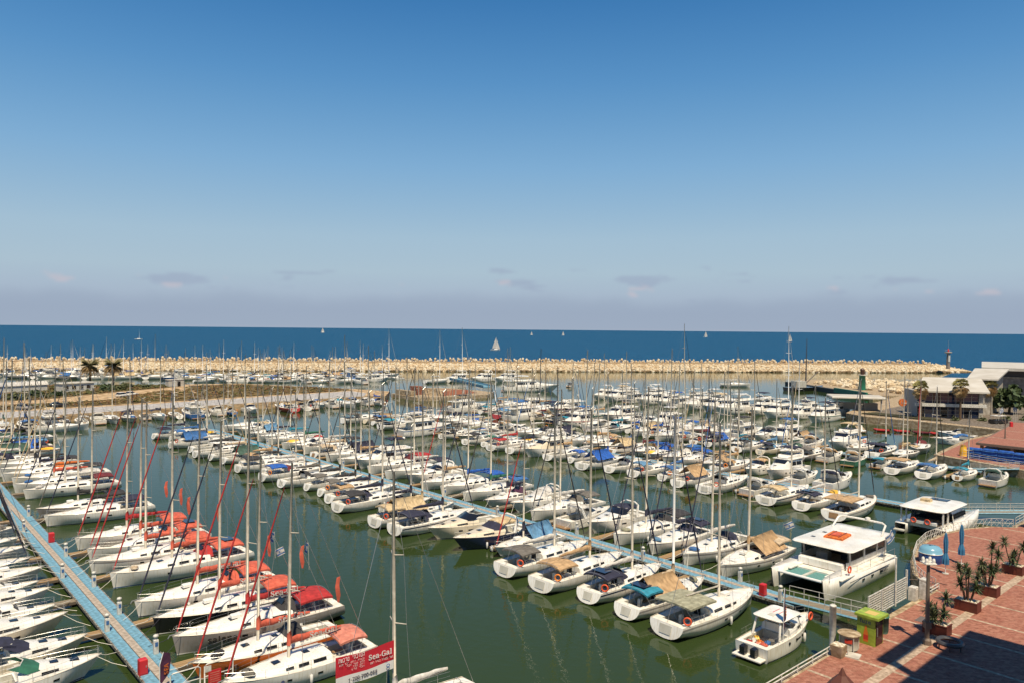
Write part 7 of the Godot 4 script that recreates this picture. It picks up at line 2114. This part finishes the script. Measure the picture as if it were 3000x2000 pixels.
	kiosk(W(25.6, 107.2, HQ), -1.0, "lime green drinks fridge at the picture's right edge by the second gangway", true)
	t = thing("litter_bin", "dark green litter bin behind the lime green fridge", "bin", W(24.4, 60.6, HQ))
	part(t, "drum", MB.new().smooth().lathe([[0.34, 0], [0.4, 0.2], [0.42, 1.3]], 12).done(), mats.cloth_bottle)
	part(t, "lid", MB.new().smooth().lathe([[0.46, 1.3], [0.44, 1.5], [0.2, 1.66]], 12).done(), mats.gel_green)
	# white gate by the gangway
	t = thing("quay_gate", "white slatted steel gate and fence at the head of the gangway", "gate", W(26.2, 66.0, HQ), YAW)
	for i in 3:
		var x := -2.6 + i * 2.6
		var pn := part(t, "panel_frame", MB.new().box(Vector3(x, 1.95, 0), Vector3(2.5, 0.08, 0.08)).box(Vector3(x, 0.15, 0), Vector3(2.5, 0.08, 0.08)).box(Vector3(x - 1.22, 1.05, 0), Vector3(0.1, 1.9, 0.1)).done(), mats.steel_white)
		for k in 8: part(pn, "slat", MB.new().box(Vector3(x, 0.35 + k * 0.2, 0), Vector3(2.36, 0.1, 0.03)).done(), mats.steel_white)
	part(t, "end_post", MB.new().box(Vector3(3.9, 1.3, 0), Vector3(0.14, 2.6, 0.14)).done(), mats.steel_white)
	part(t, "lamp_pole", MB.new().tube([Vector3(1.3, 0, 0.1), Vector3(1.3, 4.2, 0.1)], 0.07, 6).done(), mats.steel_white)
	for i in 2:
		t = thing("white_cabinet", ["tall white electric cabinet beside the quay gate", "low white electric cabinet beside the quay gate"][i], "cabinet", W(25.2 + i * 0.5, 71.2 - i * 1.1, HQ), YAW, "white cabinets by the quay gate")
		part(t, "box", MB.new().cbox(Vector3(0, 0.9 - i * 0.3, 0), Vector3(0.7, 1.8 - i * 0.6, 0.6), 0.05).done(), mats.steel_white)
		part(t, "door", MB.new().box(Vector3(0, 0.85 - i * 0.3, 0.31), Vector3(0.56, 1.5 - i * 0.6, 0.03)).done(), mats.deck_grey)
	# brown parasol tip at the bottom edge
	t = thing("brown_parasol", "pointed brown parasol top rising at the bottom picture edge", "parasol", W(20.9, 46.0, HQ))
	part(t, "pole", MB.new().tube([Vector3.ZERO, Vector3(0, 2.6, 0)], 0.04, 6).done(), mats.steel_white)
	part(t, "canvas", MB.new().lathe([[1.1, 1.35], [0.7, 1.85], [0.25, 2.3], [0.03, 2.75]], 6).done(), M("brown_cloth", Color(0.1, 0.03, 0.018), 0.7))
	# gate at the near end of the first pontoon
	t = thing("pontoon_gate", "white rail gate with a red notice at the near end of the first pontoon", "gate", W(51.2, 17.6, 0.6), YAW)
	for i in 2:
		var x := -1.0 + i * 2.2
		part(t, "frame", MB.new().smooth().tube([Vector3(x - 0.95, 0, 0), Vector3(x - 0.95, 1.5, 0), Vector3(x - 0.8, 1.62, 0), Vector3(x + 0.8, 1.62, 0), Vector3(x + 0.95, 1.5, 0), Vector3(x + 0.95, 0, 0)], 0.05, 6).done(), mats.steel_white)
		part(t, "rail", MB.new().tube([Vector3(x - 0.95, 0.8, 0), Vector3(x + 0.95, 0.8, 0)], 0.035, 6).done(), mats.steel_white)
	part(t, "notice", MB.new().box(Vector3(0.9, 0.65, 0.06), Vector3(0.85, 0.95, 0.04)).done(), mats.red_paint)
	for k in 5: part(t, "notice_line", MB.new().box(Vector3(0.9, 0.35 + k * 0.15, 0.084), Vector3(0.65, 0.05, 0.01)).done(), mats.cloth_salmon)
	part(t, "white_notice", MB.new().box(Vector3(0.45, 1.3, 0.06), Vector3(0.42, 0.4, 0.04)).done(), mats.steel_white)
	feather_flag(W(52.6, 15.4, 0.62), "purple feather flag beside the near end of the first pontoon", YAW + 0.2, 2.6)
	# flags on the shore
	for i in 9:
		var x := 124.0 + i * 1.25 if i < 6 else 146.0 + (i - 6) * 1.6
		var d := 190.5 + (i % 3) * 1.2 if i < 6 else 206.0
		t = thing("flagpole", "white pole with a small white and blue flag, %s along the shore railing" % ordinal(i), "flagpole", Vector3(x, 2.0, -d), 0.0, "small flags on the shore")
		part(t, "pole", MB.new().tube([Vector3.ZERO, Vector3(0, 3.6 if i < 6 else 5.0, 0)], 0.045, 5).done(), mats.steel_white)
		star_flag(t, Vector3(0, 3.5 if i < 6 else 4.9, 0), 1.4, 1.0, 0.4 + i * 0.2)
	# buoys and floats on the basin
	t = thing("plaza_mast", "thin bare tree with red lamps on the plaza above the blue hoarding", "lamp post", W(46.5, 172.0, 4.2))
	part(t, "pole", MB.new().tube([Vector3.ZERO, Vector3(0, 3.6, 0)], [0.14, 0.07], 6).done(), M("pole_brown", Color.WHITE))
	for i in 4: part(t, "arm", MB.new().tube([Vector3(0, 2.4 + i * 0.3, 0), Vector3(cos(i * 1.7) * 1.0, 3.4 + i * 0.3, sin(i * 1.7) * 1.0)], 0.04, 5).done(), M("pole_brown", Color.WHITE))
	part(t, "red_lamp", MB.new().cbox(Vector3(0.9, 2.9, 0.4), Vector3(0.5, 1.0, 0.4), 0.1).done(), mats.red_paint)
	t = thing("floating_pier", "pale floating pier pointing from the red inflatables towards the yachts", "pier", W(86.0, 196.5, 0), YAW + 0.5)
	part(t, "deck", MB.new().box(Vector3(-4, 0.45, 0), Vector3(11, 0.3, 1.8)).done(), mats.concrete_tan)
	part(t, "float", MB.new().box(Vector3(-4, 0.1, 0), Vector3(10.6, 0.5, 1.5)).done(), M("float_grey", Color.WHITE))
